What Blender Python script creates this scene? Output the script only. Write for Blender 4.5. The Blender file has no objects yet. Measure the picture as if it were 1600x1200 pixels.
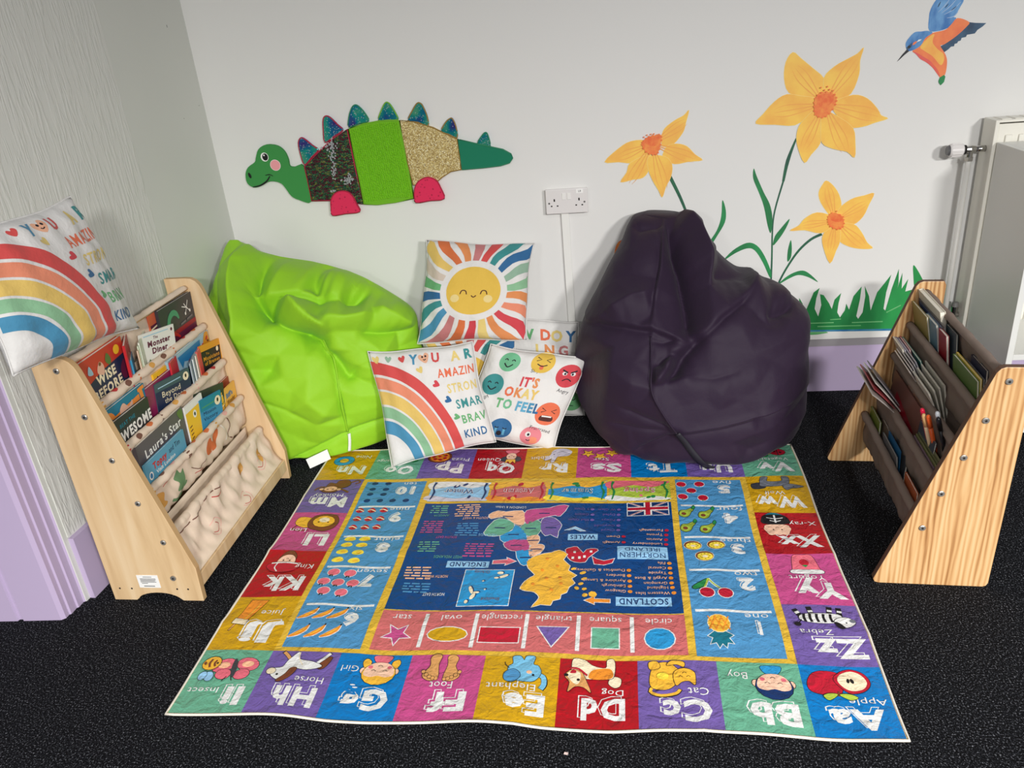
import bpy, math, random
import numpy as np
from mathutils import Vector, Matrix
from mathutils.geometry import tessellate_polygon, delaunay_2d_cdt
import mathutils.noise as mnoise

scene = bpy.context.scene
COL = scene.collection
RND = random.Random(7)

# ------------------------------------------------------------------ camera, world, lights, exposure
# metres; x to the right along the back wall, y towards the back wall, z up; camera at hand height
cam_d = bpy.data.cameras.new('camera')
cam_d.sensor_width = 36.0
cam_d.lens = 36.0 * 1236.0 / 1600.0
cam_d.clip_start = 0.05
cam = bpy.data.objects.new('camera', cam_d)
COL.objects.link(cam)
right = Vector((0.991222, 0.104637, -0.080806))
down = Vector((-0.029189, -0.422916, -0.905698))
fwd = Vector((-0.128943, 0.900107, -0.416150))
cam.matrix_world = Matrix(((right.x, -down.x, -fwd.x, 0.0), (right.y, -down.y, -fwd.y, 0.0),
                           (right.z, -down.z, -fwd.z, 1.37), (0, 0, 0, 1)))
scene.camera = cam

world = bpy.data.worlds.new('world')
scene.world = world
world.use_nodes = True
wb = world.node_tree.nodes['Background']
wb.inputs[0].default_value = (0.93, 0.95, 1.0, 1)
wb.inputs[1].default_value = 0.13


def area_light(name, loc, size, power, colour, size_y=None):
    d = bpy.data.lights.new(name, 'AREA')
    d.shape = 'RECTANGLE'
    d.size = size
    d.size_y = size_y or size
    d.energy = power
    d.color = colour
    o = bpy.data.objects.new(name, d)
    o.location = loc
    COL.objects.link(o)
    return o


# ceiling LED panels of the long room behind the photographer, all facing straight down
PANELS = [(2.6, -2.6, 470.0), (-1.7, -3.2, 90.0), (0.9, -3.2, 480.0), (0.2, 0.3, 10.0)]
for px_, py_, pw_ in PANELS:
    area_light('ceiling_panel_light', (px_, py_, 2.45), 0.6, pw_, (1.0, 0.988, 0.968))

vs = scene.view_settings
vs.view_transform = 'Standard'
vs.look = 'None'
vs.gamma = 1.0
vs.use_curve_mapping = False
vs.exposure = 0.02


# ------------------------------------------------------------------ small helpers
def lin(c):
    out = []
    for v in c[:3]:
        v = v / 255.0
        out.append(v / 12.92 if v <= 0.04045 else ((v + 0.055) / 1.055) ** 2.4)
    return (out[0], out[1], out[2], 1.0)


MATS = {}


def mat(name, rgb, rough=0.6, spec=0.4, metal=0.0, bump=None, vary=None, sheen=0.0, trans=0.0):
    """plain procedural material; bump=(scale, strength, distance) noise relief, vary=(scale, amount) colour mottling"""
    if name in MATS:
        return MATS[name]
    m = bpy.data.materials.new(name)
    m.use_nodes = True
    nt = m.node_tree
    b = nt.nodes['Principled BSDF']
    b.inputs['Base Color'].default_value = lin(rgb)
    b.inputs['Roughness'].default_value = rough
    b.inputs['Specular IOR Level'].default_value = spec
    b.inputs['Metallic'].default_value = metal
    if sheen:
        b.inputs['Sheen Weight'].default_value = sheen
    geo = None
    if bump or vary:
        geo = nt.nodes.new('ShaderNodeNewGeometry')
    if vary:
        n = nt.nodes.new('ShaderNodeTexNoise')
        n.inputs['Scale'].default_value = vary[0]
        n.inputs['Detail'].default_value = 4
        nt.links.new(geo.outputs['Position'], n.inputs['Vector'])
        mx = nt.nodes.new('ShaderNodeMix')
        mx.data_type = 'RGBA'
        c = lin(rgb)
        k = vary[1]
        mx.inputs[6].default_value = tuple(min(1, v * (1 - k)) for v in c[:3]) + (1,)
        mx.inputs[7].default_value = tuple(min(1, v * (1 + k)) for v in c[:3]) + (1,)
        nt.links.new(n.outputs['Fac'], mx.inputs[0])
        nt.links.new(mx.outputs[2], b.inputs['Base Color'])
    if bump:
        n = nt.nodes.new('ShaderNodeTexNoise')
        n.inputs['Scale'].default_value = bump[0]
        n.inputs['Detail'].default_value = 5
        nt.links.new(geo.outputs['Position'], n.inputs['Vector'])
        bp = nt.nodes.new('ShaderNodeBump')
        bp.inputs['Strength'].default_value = bump[1]
        bp.inputs['Distance'].default_value = bump[2]
        nt.links.new(n.outputs['Fac'], bp.inputs['Height'])
        nt.links.new(bp.outputs['Normal'], b.inputs['Normal'])
    MATS[name] = m
    return m


def ramp(nt, stops):
    r = nt.nodes.new('ShaderNodeValToRGB')
    e = r.color_ramp.elements
    e[0].position, e[0].color = stops[0][0], lin(stops[0][1])
    e[1].position, e[1].color = stops[-1][0], lin(stops[-1][1])
    for p, c in stops[1:-1]:
        x = e.new(p)
        x.color = lin(c)
    return r


def node_mat(name, rough=0.6, spec=0.4, metal=0.0):
    m = bpy.data.materials.new(name)
    m.use_nodes = True
    nt = m.node_tree
    b = nt.nodes['Principled BSDF']
    b.inputs['Roughness'].default_value = rough
    b.inputs['Specular IOR Level'].default_value = spec
    b.inputs['Metallic'].default_value = metal
    MATS[name] = m
    return m, nt, b


def tag(o, label=None, cat=None, group=None, kind=None):
    if label:
        o['label'] = label
    if cat:
        o['category'] = cat
    if group:
        o['group'] = group
    if kind:
        o['kind'] = kind
    return o


def empty(name, loc=(0, 0, 0), rot=(0, 0, 0), parent=None):
    o = bpy.data.objects.new(name, None)
    o.empty_display_size = 0.05
    o.location = loc
    o.rotation_euler = rot
    COL.objects.link(o)
    o.parent = parent
    return o


def mobj(name, verts, faces, mats, parent=None, fm=None, smooth=False, label=None):
    me = bpy.data.meshes.new(name)
    me.from_pydata([tuple(v) for v in verts], [], [tuple(f) for f in faces])
    if not isinstance(mats, (list, tuple)):
        mats = [mats]
    for m in mats:
        me.materials.append(m)
    if fm is not None:
        me.polygons.foreach_set('material_index', fm)
    if smooth:
        me.polygons.foreach_set('use_smooth', [True] * len(me.polygons))
    me.update()
    o = bpy.data.objects.new(name, me)
    COL.objects.link(o)
    o.parent = parent
    if label:
        o['label'] = label
    return o


class MB:
    """collects simple solids into one mesh"""

    def __init__(s):
        s.v, s.f = [], []

    def add(s, v, f):
        k = len(s.v)
        s.v += [tuple(p) for p in v]
        s.f += [tuple(i + k for i in q) for q in f]
        return s

    def box(s, x0, x1, y0, y1, z0, z1, mtx=None):
        v = [Vector((x, y, z)) for z in (z0, z1) for y in (y0, y1) for x in (x0, x1)]
        if mtx:
            v = [mtx @ p for p in v]
        return s.add(v, [(0, 2, 3, 1), (4, 5, 7, 6), (0, 1, 5, 4), (2, 6, 7, 3), (0, 4, 6, 2), (1, 3, 7, 5)])

    def prism(s, poly, h0, h1, fn):
        """extrude a 2D outline between h0 and h1; fn(a, b, h) -> point"""
        n = len(poly)
        v = [fn(a, b, h0) for a, b in poly] + [fn(a, b, h1) for a, b in poly]
        tri = tessellate_polygon([[Vector((a, b, 0)) for a, b in poly]])
        f = [tuple(t) for t in tri] + [tuple(i + n for i in t[::-1]) for t in tri]
        f += [(i, (i + 1) % n, (i + 1) % n + n, i + n) for i in range(n)]
        return s.add(v, f)

    def tube(s, path, r, n=10, caps=True):
        path = [Vector(p) for p in path]
        rs = r if isinstance(r, (list, tuple)) else [r] * len(path)
        v, f = [], []
        for i, p in enumerate(path):
            t = (path[min(i + 1, len(path) - 1)] - path[max(i - 1, 0)]).normalized()
            a = t.cross(Vector((0, 0, 1)))
            if a.length < 0.05:
                a = t.cross(Vector((0, 1, 0)))
            a.normalize()
            b = t.cross(a)
            for k in range(n):
                g = 2 * math.pi * k / n
                v.append(p + (a * math.cos(g) + b * math.sin(g)) * rs[i])
        for i in range(len(path) - 1):
            for k in range(n):
                f.append((i * n + k, i * n + (k + 1) % n, (i + 1) * n + (k + 1) % n, (i + 1) * n + k))
        if caps:
            f.append(tuple(range(n))[::-1])
            f.append(tuple((len(path) - 1) * n + k for k in range(n)))
        return s.add(v, f)

    def build(s, name, mats, parent=None, smooth=False, bevel=0.0, label=None, seg=2):
        o = mobj(name, s.v, s.f, mats, parent, smooth=smooth, label=label)
        if bevel:
            m = o.modifiers.new('bevel', 'BEVEL')
            m.width = bevel
            m.segments = seg
            m.limit_method = 'ANGLE'
            m.angle_limit = math.radians(40)
        return o


def fix_normals(o):
    import bmesh
    bm = bmesh.new()
    bm.from_mesh(o.data)
    bmesh.ops.recalc_face_normals(bm, faces=bm.faces)
    bm.to_mesh(o.data)
    bm.free()
    return o


# ------------------------------------------------------------------ flat print: polygons laid on a surface
GLYPH = {}


def make_glyphs(chars, bold):
    cu = bpy.data.curves.new('glyph', 'FONT')
    ob = bpy.data.objects.new('glyph', cu)
    COL.objects.link(ob)
    cu.resolution_u = 2
    cu.offset = bold
    cu.fill_mode = 'FRONT'

    def ev(body):
        cu.body = body
        bpy.context.view_layer.update()
        e = ob.evaluated_get(bpy.context.evaluated_depsgraph_get())
        me = e.to_mesh()
        vs_ = [(v.co.x, v.co.y) for v in me.vertices]
        fs_ = [tuple(p.vertices) for p in me.polygons]
        e.to_mesh_clear()
        return vs_, fs_

    def width(body):
        x = [p[0] for p in ev(body)[0]]
        return max(x) - min(x)
    w0 = width('||')
    for c in chars:
        adv = width('|' + c + '|') - w0
        if c == ' ':
            GLYPH[(c, bold)] = ([], [], adv)
        else:
            v, f = ev(c)
            GLYPH[(c, bold)] = (v, f, adv)
    bpy.data.objects.remove(ob)
    bpy.data.curves.remove(cu)


LETTERS = "ABCDEFGHIJKLMNOPQRSTUVWXYZabcdefghijklmnopqrstuvwxyz0123456789 &'-.!"
make_glyphs(LETTERS, 0.0)
make_glyphs(LETTERS, 0.02)
make_glyphs(LETTERS, 0.04)


def text_polys(s, bold=0.0):
    """triangles of a line of text, cap height about 0.73, starting at x = 0; returns (polys, width)"""
    x, out = 0.0, []
    for c in s:
        v, f, adv = GLYPH[(c, bold)]
        k = 0.88 if bold > 0 else 0.96          # keep heavy glyphs clear of their neighbours
        for q in f:
            out.append([((v[i][0] - adv / 2) * k + adv / 2 + x, v[i][1]) for i in q])
        x += adv
    return out, x


def smooth_loop(pts, n=5, closed=True):
    """Catmull-Rom curve through the points"""
    out, k = [], len(pts)
    rng = range(k) if closed else range(k - 1)
    for i in rng:
        if closed:
            a, b, c, d = pts[i - 1], pts[i], pts[(i + 1) % k], pts[(i + 2) % k]
        else:
            a, b, c, d = pts[max(i - 1, 0)], pts[i], pts[i + 1], pts[min(i + 2, k - 1)]
        for j in range(n):
            t = j / n
            out.append(tuple(0.5 * ((2 * b[m]) + (c[m] - a[m]) * t + (2 * a[m] - 5 * b[m] + 4 * c[m] - d[m]) * t * t
                                    + (3 * b[m] - a[m] - 3 * c[m] + d[m]) * t ** 3) for m in (0, 1)))
    if not closed:
        out.append(tuple(pts[-1]))
    return out


def area2(p):
    return sum(p[i - 1][0] * p[i][1] - p[i][0] * p[i - 1][1] for i in range(len(p)))


def grow(pts, d):
    if area2(pts) < 0:
        pts = pts[::-1]
    out, n = [], len(pts)
    for i in range(n):
        a, b, c = Vector(pts[i - 1]), Vector(pts[i]), Vector(pts[(i + 1) % n])
        e1, e2 = (b - a), (c - b)
        if e1.length < 1e-9 or e2.length < 1e-9:
            continue
        n1, n2 = Vector((e1.y, -e1.x)).normalized(), Vector((e2.y, -e2.x)).normalized()
        m = n1 + n2
        if m.length < 0.3:
            m = n1
        m = m.normalized() / max(0.5, m.normalized().dot(n1))
        out.append(tuple(b + m * d))
    return out


def ellipse(x, y, rx, ry, rot=0.0, n=20, a0=0.0, a1=360.0):
    out = []
    full = abs(a1 - a0) >= 360
    m = n if full else n + 1
    for i in range(m):
        t = math.radians(a0 + (a1 - a0) * i / n)
        a, b = rx * math.cos(t), ry * math.sin(t)
        c, s = math.cos(math.radians(rot)), math.sin(math.radians(rot))
        out.append((x + a * c - b * s, y + a * s + b * c))
    return out


def stroke_quads(path, w, closed=False):
    ws = w if isinstance(w, (list, tuple)) else [w] * len(path)
    L, R = [], []
    n = len(path)
    for i in range(n):
        p = Vector(path[i])
        if closed:
            t = Vector(path[(i + 1) % n]) - Vector(path[i - 1])
        else:
            t = Vector(path[min(i + 1, n - 1)]) - Vector(path[max(i - 1, 0)])
        t = t.normalized() if t.length > 1e-9 else Vector((1, 0))
        m = Vector((-t.y, t.x)) * ws[i] * 0.5
        L.append(tuple(p + m))
        R.append(tuple(p - m))
    rng = range(n) if closed else range(n - 1)
    return [[L[i], R[i], R[(i + 1) % n], L[(i + 1) % n]] for i in rng]


def split_axis(poly, ax, step, out):
    lo = min(p[ax] for p in poly)
    hi = max(p[ax] for p in poly)
    k = math.floor(lo / step + 1e-6) + 1
    cur = poly
    while k * step < hi - 1e-6:
        c = k * step
        a, b = [], []
        n = len(cur)
        for i in range(n):
            p, q = cur[i], cur[(i + 1) % n]
            (a if p[ax] <= c else b).append(p)
            if (p[ax] - c) * (q[ax] - c) < 0:
                t = (c - p[ax]) / (q[ax] - p[ax])
                r = (p[0] + (q[0] - p[0]) * t, p[1] + (q[1] - p[1]) * t)
                a.append(r)
                b.append(r)
            elif p[ax] == c:
                b.append(p)
        if len(a) >= 3:
            out.append(a)
        cur = b
        k += 1
        if len(cur) < 3:
            return
    out.append(cur)


class Sheet:
    """surface that print is laid on: fn(U, V, H) arrays -> xyz arrays in the owner's space"""

    def __init__(s, fn, step=None, lift=0.0006, gap=0.00025):
        s.fn, s.step, s.lift, s.gap = fn, step, lift, gap

    def part(s, name, parent=None, label=None):
        return Print(s, name, parent, label)


class Print:
    def __init__(s, sheet, name, parent, label):
        s.sheet, s.name, s.parent, s.label = sheet, name, parent, label
        s.polys, s.layer, s.T = [], 0, None

    # every call draws over what came before
    def raw(s, polys, m):
        s.layer += 1
        for p in polys:
            s.polys.append((p, m, s.layer))
        return s

    def tess(s, pts):
        tri = tessellate_polygon([[Vector((a, b, 0)) for a, b in pts]])
        return [[pts[i] for i in t] for t in tri]

    def poly(s, pts, m, edge=None, ew=0.0):
        if edge:
            s.raw(s.tess(grow(pts, ew)), edge)
        return s.raw(s.tess(pts), m)

    def blob(s, pts, m, edge=None, ew=0.0, n=4):
        return s.poly(smooth_loop(pts, n), m, edge, ew)

    def ell(s, x, y, rx, ry, m, rot=0, edge=None, ew=0.0, n=18):
        return s.poly(ellipse(x, y, rx, ry, rot, n), m, edge, ew)

    def line(s, path, w, m, closed=False):
        return s.raw(stroke_quads(path, w, closed), m)

    def curve(s, path, w, m, n=4):
        pp = smooth_loop(path, n, False)
        if isinstance(w, (list, tuple)):
            w = list(np.interp(np.linspace(0, 1, len(pp)), np.linspace(0, 1, len(w)), w))
        return s.raw(stroke_quads(pp, w), m)

    def text(s, body, x, y, h, m, width=None, rot=0.0, bold=0.0, align='c', dx=0.0, dy=0.0):
        """x, y: middle of the line; h: cap height; width: squeeze or stretch to this width"""
        polys, w = text_polys(body, bold)
        k = h / 0.73
        kx = width / w if width else k
        off = {'c': -w / 2, 'l': 0, 'r': -w}[align]
        c, sn = math.cos(math.radians(rot)), math.sin(math.radians(rot))
        out = []
        for p in polys:
            q = []
            for a, b in p:
                a, b = (a + off) * kx + dx, (b - 0.36) * k + dy
                q.append((x + a * c - b * sn, y + a * sn + b * c))
            out.append(q)
        return s.raw(out, m)

    def build(s, base=0):
        sh = s.sheet
        P, mats, idx = [], [], {}
        for p, m, lay in s.polys:
            if m.name not in idx:
                idx[m.name] = len(mats)
                mats.append(m)
            parts = [p]
            if sh.step:
                a = []
                split_axis(p, 0, sh.step, a)
                parts = []
                for q in a:
                    split_axis(q, 1, sh.step, parts)
            for q in parts:
                if abs(area2(q)) > 1e-12:
                    if area2(q) < 0:
                        q = q[::-1]
                    P.append((q, idx[m.name], lay))
        key, uv, faces, fm = {}, [], [], []
        for q, mi, lay in P:
            f = []
            for a, b in q:
                k = (round(a, 5), round(b, 5), lay)
                if k not in key:
                    key[k] = len(uv)
                    uv.append((a, b, sh.lift + sh.gap * (lay + base)))
                f.append(key[k])
            f2 = [f[i] for i in range(len(f)) if f[i] != f[i - 1]]
            if len(set(f2)) >= 3 and len(set(f2)) == len(f2):
                faces.append(f2)
                fm.append(mi)
        A = np.array(uv, float)
        X, Y, Z = sh.fn(A[:, 0], A[:, 1], A[:, 2])
        return mobj(s.name, np.stack([X, Y, Z], 1).tolist(), faces, mats, s.parent, fm, smooth=True, label=s.label)


def noise2(U, V, scale, seed=0.0, octaves=2):
    out = np.zeros(len(U))
    for i in range(len(U)):
        p = Vector((U[i] * scale + seed, V[i] * scale - seed, seed * 0.7))
        out[i] = mnoise.fractal(p, 1.0, 2.0, octaves)
    return out


def poly_dist(X, Z, path):
    """unsigned distance, signed side and run (0..1) of points against a polyline"""
    best = np.full(len(X), 1e9)
    side = np.zeros(len(X))
    run = np.zeros(len(X))
    L = [0.0]
    for i in range(len(path) - 1):
        L.append(L[-1] + math.dist(path[i], path[i + 1]))
    for i in range(len(path) - 1):
        ax, az = path[i]
        bx, bz = path[i + 1]
        dx, dz = bx - ax, bz - az
        ll = dx * dx + dz * dz
        t = np.clip(((X - ax) * dx + (Z - az) * dz) / ll, 0, 1)
        ex, ez = X - (ax + dx * t), Z - (az + dz * t)
        d = np.hypot(ex, ez)
        sg = np.sign(dx * ez - dz * ex)
        upd = d < best
        best = np.where(upd, d, best)
        side = np.where(upd, sg, side)
        run = np.where(upd, (L[i] + t * (L[i + 1] - L[i])) / L[-1], run)
    return best, side, run

# ------------------------------------------------------------------ room shell
WALL_Y = 2.80            # face of the boarded wall; the skirting below it sits a little deeper
LW_ANG = math.radians(3.6)


def wall_left_x(y):
    return -1.40 - (2.817 - y) * math.tan(LW_ANG)


paint_white = mat('wall_paint_white', (228, 227, 224), 0.55, 0.3, bump=(90, 0.08, 0.002), vary=(1.2, 0.015))
paint_grey = mat('wall_paint_pale_grey', (214, 215, 208), 0.55, 0.3, bump=(70, 0.10, 0.002), vary=(2.5, 0.03))
lilac = mat('lilac_gloss_paint', (190, 173, 204), 0.38, 0.5, bump=(25, 0.06, 0.003), vary=(4, 0.03))
white_gloss = mat('white_gloss_paint', (236, 235, 230), 0.35, 0.5)

# carpet: dark charcoal loop pile with lighter flecks
carpet, nt, b = node_mat('charcoal_carpet', 0.95, 0.1)
geo = nt.nodes.new('ShaderNodeNewGeometry')
n1 = nt.nodes.new('ShaderNodeTexNoise')
n1.inputs['Scale'].default_value = 260
n1.inputs['Detail'].default_value = 3
n1.inputs['Roughness'].default_value = 0.7
nt.links.new(geo.outputs['Position'], n1.inputs['Vector'])
r = ramp(nt, [(0.42, (7, 7, 9)), (0.53, (22, 23, 27)), (0.60, (54, 56, 62)), (0.68, (150, 152, 158))])
nt.links.new(n1.outputs['Fac'], r.inputs[0])
nt.links.new(r.outputs[0], b.inputs['Base Color'])
bp = nt.nodes.new('ShaderNodeBump')
bp.inputs['Strength'].default_value = 0.9
bp.inputs['Distance'].default_value = 0.006
nt.links.new(n1.outputs['Fac'], bp.inputs['Height'])
nt.links.new(bp.outputs['Normal'], b.inputs['Normal'])

fl = MB().box(-3.0, 3.2, -1.2, 3.0, -0.05, 0.0).build('floor', carpet)
tag(fl, 'dark charcoal carpet with pale flecks', None, None, 'structure')

wall_back = MB().box(-1.55, 3.2, WALL_Y, WALL_Y + 0.12, 0.222, 2.6).build('wall_back', paint_white)
tag(wall_back, 'white painted back wall with flower mural', None, None, 'structure')
MB().box(-1.55, 3.2, WALL_Y + 0.0005, WALL_Y + 0.03, 0.2195, 0.2225).build('wall_bottom_edge', white_gloss, wall_back)

sk = MB().box(-1.55, 3.2, WALL_Y + 0.017, WALL_Y + 0.12, 0.0, 0.2195).build('baseboard_back', lilac)
tag(sk, 'lilac skirting board under the back wall', None, None, 'structure')

gs = MB().box(-1.55, 3.2, WALL_Y + 0.012, WALL_Y + 0.03, 0.186, 0.2195).build('grey_strip', mat('strip_grey', (150, 146, 150), 0.5))  # added strip in one even grey, along the top of the skirting
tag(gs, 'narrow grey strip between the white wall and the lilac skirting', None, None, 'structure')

# left wall: local t runs from the corner towards the photographer
lw_m = Matrix.Translation((-1.40, 2.817, 0)) @ Matrix.Rotation(-LW_ANG, 4, 'Z')


def lw_box(t0, t1, d0, d1, z0, z1):
    """d > 0 stands proud of the wall into the room"""
    return MB().box(d0, d1, -t1, -t0, z0, z1, lw_m)


wall_left = lw_box(-0.05, 1.215, -0.12, 0.0, 0.0, 2.6).build('wall_left', paint_grey)
tag(wall_left, 'pale grey left wall with ridged wallpaper', None, None, 'structure')

wp, nt, b = node_mat('ridged_wallpaper', 0.5, 0.35)
b.inputs['Base Color'].default_value = lin((218, 218, 212))
geo = nt.nodes.new('ShaderNodeNewGeometry')
mp = nt.nodes.new('ShaderNodeMapping')
mp.inputs['Scale'].default_value = (95, 95, 11)
nt.links.new(geo.outputs['Position'], mp.inputs['Vector'])
nz = nt.nodes.new('ShaderNodeTexNoise')
nz.inputs['Scale'].default_value = 1.0
nz.inputs['Detail'].default_value = 2
nz.inputs['Distortion'].default_value = 0.6
nt.links.new(mp.outputs[0], nz.inputs['Vector'])
rr_ = nt.nodes.new('ShaderNodeValToRGB')
rr_.color_ramp.elements[0].position = 0.46
rr_.color_ramp.elements[1].position = 0.60
nt.links.new(nz.outputs['Fac'], rr_.inputs[0])
bp = nt.nodes.new('ShaderNodeBump')
bp.inputs['Strength'].default_value = 0.3
bp.inputs['Distance'].default_value = 0.004
nt.links.new(rr_.outputs[0], bp.inputs['Height'])
nt.links.new(bp.outputs['Normal'], b.inputs['Normal'])
lw_box(0.47, 1.2, 0.0, 0.002, 0.205, 2.6).build('wallpaper', wp, wall_left, label='white wallpaper with raised vertical ridges')
sk = lw_box(0.0, 1.2, 0.0, 0.016, 0.0, 0.2).build('baseboard_left', lilac)
tag(sk, 'lilac skirting board along the left wall', None, None, 'structure')

post = MB()
prof = [(-1.478, 1.628), (-1.478, 1.606), (-1.484, 1.601), (-1.484, 1.580), (-1.4885, 1.577), (-1.4885, 1.553),
        (-1.493, 1.550), (-1.493, 1.536), (-1.503, 1.528), (-1.610, 1.523), (-1.613, 1.529), (-1.625, 1.529), (-1.628, 1.522),
        (-2.05, 1.505), (-2.05, 1.66), (-1.55, 1.66), (-1.5, 1.628)]
post.prism(prof, 0.0, 2.4, lambda a, b_, h: (a, b_, h))
po = fix_normals(post.build('trim_1', lilac))
tag(po, 'lilac moulded door frame at the left edge', None, None, 'structure')

# small grey marks and a white joint on the bare strip of the left wall
lw_box(0.001, 0.006, 0.0, 0.0015, 0.2, 2.6).build('corner_joint', white_gloss, wall_left)
scuff = mat('wall_scuff', (120, 118, 112), 0.8)
for t_, z_, a_, b2_ in ((0.13, 1.44, 0.002, 0.008), (0.16, 1.16, 0.0025, 0.002), (0.045, 1.19, 0.009, 0.001)):
    lw_box(t_, t_ + a_, 0.0, 0.0006, z_, z_ + b2_).build('scuff_mark', scuff, wall_left)

# ------------------------------------------------------------------ painted mural (paint on the back wall)
def wall_fn(U, V, H):
    return U, WALL_Y - H, V


WALL = Sheet(wall_fn, None, 0.0005, 0.00012)


def paint(name, base, alt, scale=14, stretch=(1, 1, 1)):
    """brushed acrylic: two tones streaked by stretched noise"""
    m, nt, b = node_mat(name, 0.5, 0.35)
    g = nt.nodes.new('ShaderNodeNewGeometry')
    mp = nt.nodes.new('ShaderNodeMapping')
    mp.inputs['Scale'].default_value = stretch
    nt.links.new(g.outputs['Position'], mp.inputs['Vector'])
    n = nt.nodes.new('ShaderNodeTexNoise')
    n.inputs['Scale'].default_value = scale
    n.inputs['Detail'].default_value = 5
    nt.links.new(mp.outputs[0], n.inputs['Vector'])
    r = ramp(nt, [(0.36, base), (0.66, alt)])
    nt.links.new(n.outputs['Fac'], r.inputs[0])
    nt.links.new(r.outputs[0], b.inputs['Base Color'])
    return m


petal_m = paint('paint_daffodil_yellow', (252, 204, 92), (246, 182, 84), 16)
petal_edge = paint('paint_daffodil_pale_edge', (250, 222, 140), (248, 212, 116), 16)
trump_m = paint('paint_daffodil_orange', (246, 152, 74), (240, 118, 66), 60)
trump_d = paint('paint_daffodil_deep_orange', (236, 108, 58), (244, 140, 72), 70)
vein_m = paint('paint_petal_vein', (242, 168, 84), (244, 176, 86), 30)
leaf_m = paint('paint_leaf_green', (44, 146, 84), (40, 118, 70), 22, (1, 1, 0.4))
stem_m = paint('paint_stem_dark_green', (44, 104, 74), (40, 88, 70), 22)
grass_m = paint('paint_grass_green', (42, 150, 76), (30, 124, 64), 12, (1, 1, 0.5))
grass_l = paint('paint_grass_light', (122, 190, 128), (86, 170, 100), 20, (0.4, 1, 2))
blue_line = paint('paint_blue_line', (40, 112, 160), (70, 140, 170), 20)


def daffodil(petals, trumpet, label, dots=()):
    d = WALL.part('painted_daffodil', wall_back, label)
    for p in petals:
        q = smooth_loop(p, 3)
        d.poly(grow(q, 0.0012), petal_edge)
        d.poly(q, petal_m)
        c = [sum(a[0] for a in p) / len(p), sum(a[1] for a in p) / len(p)]
        t = [sum(a[0] for a in trumpet) / len(trumpet), sum(a[1] for a in trumpet) / len(trumpet)]
        for k in (-1, 0, 1):
            ex, ey = c[0] + (c[0] - t[0]) * 0.45, c[1] + (c[1] - t[1]) * 0.45
            nx, ny = -(c[1] - t[1]) * 0.16 * k, (c[0] - t[0]) * 0.16 * k
            d.curve([tuple(t), (c[0] + nx, c[1] + ny), (ex + nx * 0.6, ey + ny * 0.6)], [0.004, 0.0025, 0.0004], vein_m)
    o = d.build()
    c = WALL.part('flower_centre', o)
    c.blob(trumpet, trump_m)
    top = sorted(trumpet, key=lambda a: -a[1])
    n = len(trumpet)
    cx, cy = sum(a[0] for a in trumpet) / n, sum(a[1] for a in trumpet) / n
    c.blob([((a - cx) * 0.8 + cx, (b_ - cy) * 0.55 + cy + 0.012) for a, b_ in trumpet], trump_d)
    for a, b_ in smooth_loop(trumpet, 2):
        c.ell(a, b_, 0.0035, 0.003, trump_d, n=8)
    for a, b_ in dots:
        c.ell(a, b_, 0.0026, 0.0026, trump_d, n=8)
    c.build(40)
    return o


big = daffodil([
    [(0.6895,1.0362),(0.6343,1.0648),(0.586,1.0867),(0.569,1.1305),(0.571,1.1782),(0.5908,1.2063),(0.6166,1.1866),(0.6557,1.154),(0.692,1.1213),(0.7017,1.0783)],
    [(0.692,1.1213),(0.7229,1.1549),(0.7636,1.1754),(0.7896,1.188),(0.805,1.2026),(0.7977,1.1669),(0.7987,1.1254),(0.7795,1.0696),(0.738,1.0512),(0.7063,1.0596)],
    [(0.6688,1.0623),(0.6244,1.0729),(0.5801,1.081),(0.5435,1.0621),(0.5075,1.0241),(0.4864,0.9972),(0.5475,0.9899),(0.6115,0.9836),(0.6538,1.0108),(0.6837,1.0305)],
    [(0.726,1.046),(0.7862,1.0643),(0.8305,1.0507),(0.8646,1.0177),(0.8793,0.9951),(0.9009,0.9843),(0.863,0.9745),(0.8267,0.9644),(0.7828,0.9674),(0.7349,1.0145)],
    [(0.6716,1.0251),(0.6477,1.0081),(0.6245,0.9783),(0.6194,0.9404),(0.6297,0.9011),(0.6505,0.8607),(0.6693,0.8856),(0.6955,0.9194),(0.6981,0.9669),(0.6977,1.0108)],
    [(0.6967,1.0233),(0.6944,0.9735),(0.7016,0.9222),(0.7383,0.9005),(0.7838,0.8878),(0.8091,0.8681),(0.8065,0.9152),(0.7959,0.9603),(0.7554,0.9944)]],
    [(0.6688,1.0623),(0.6675,1.0378),(0.6725,1.0126),(0.6953,1.0017),(0.7163,1.0126),(0.7328,1.0393),(0.7341,1.0607),(0.7172,1.0772),(0.6861,1.0794)],
    'large yellow daffodil painted high on the wall',
    [(0.6836,1.0948),(0.7033,1.0964),(0.7102,1.0868),(0.7217,1.0829),(0.6948,1.0861)])
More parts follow.
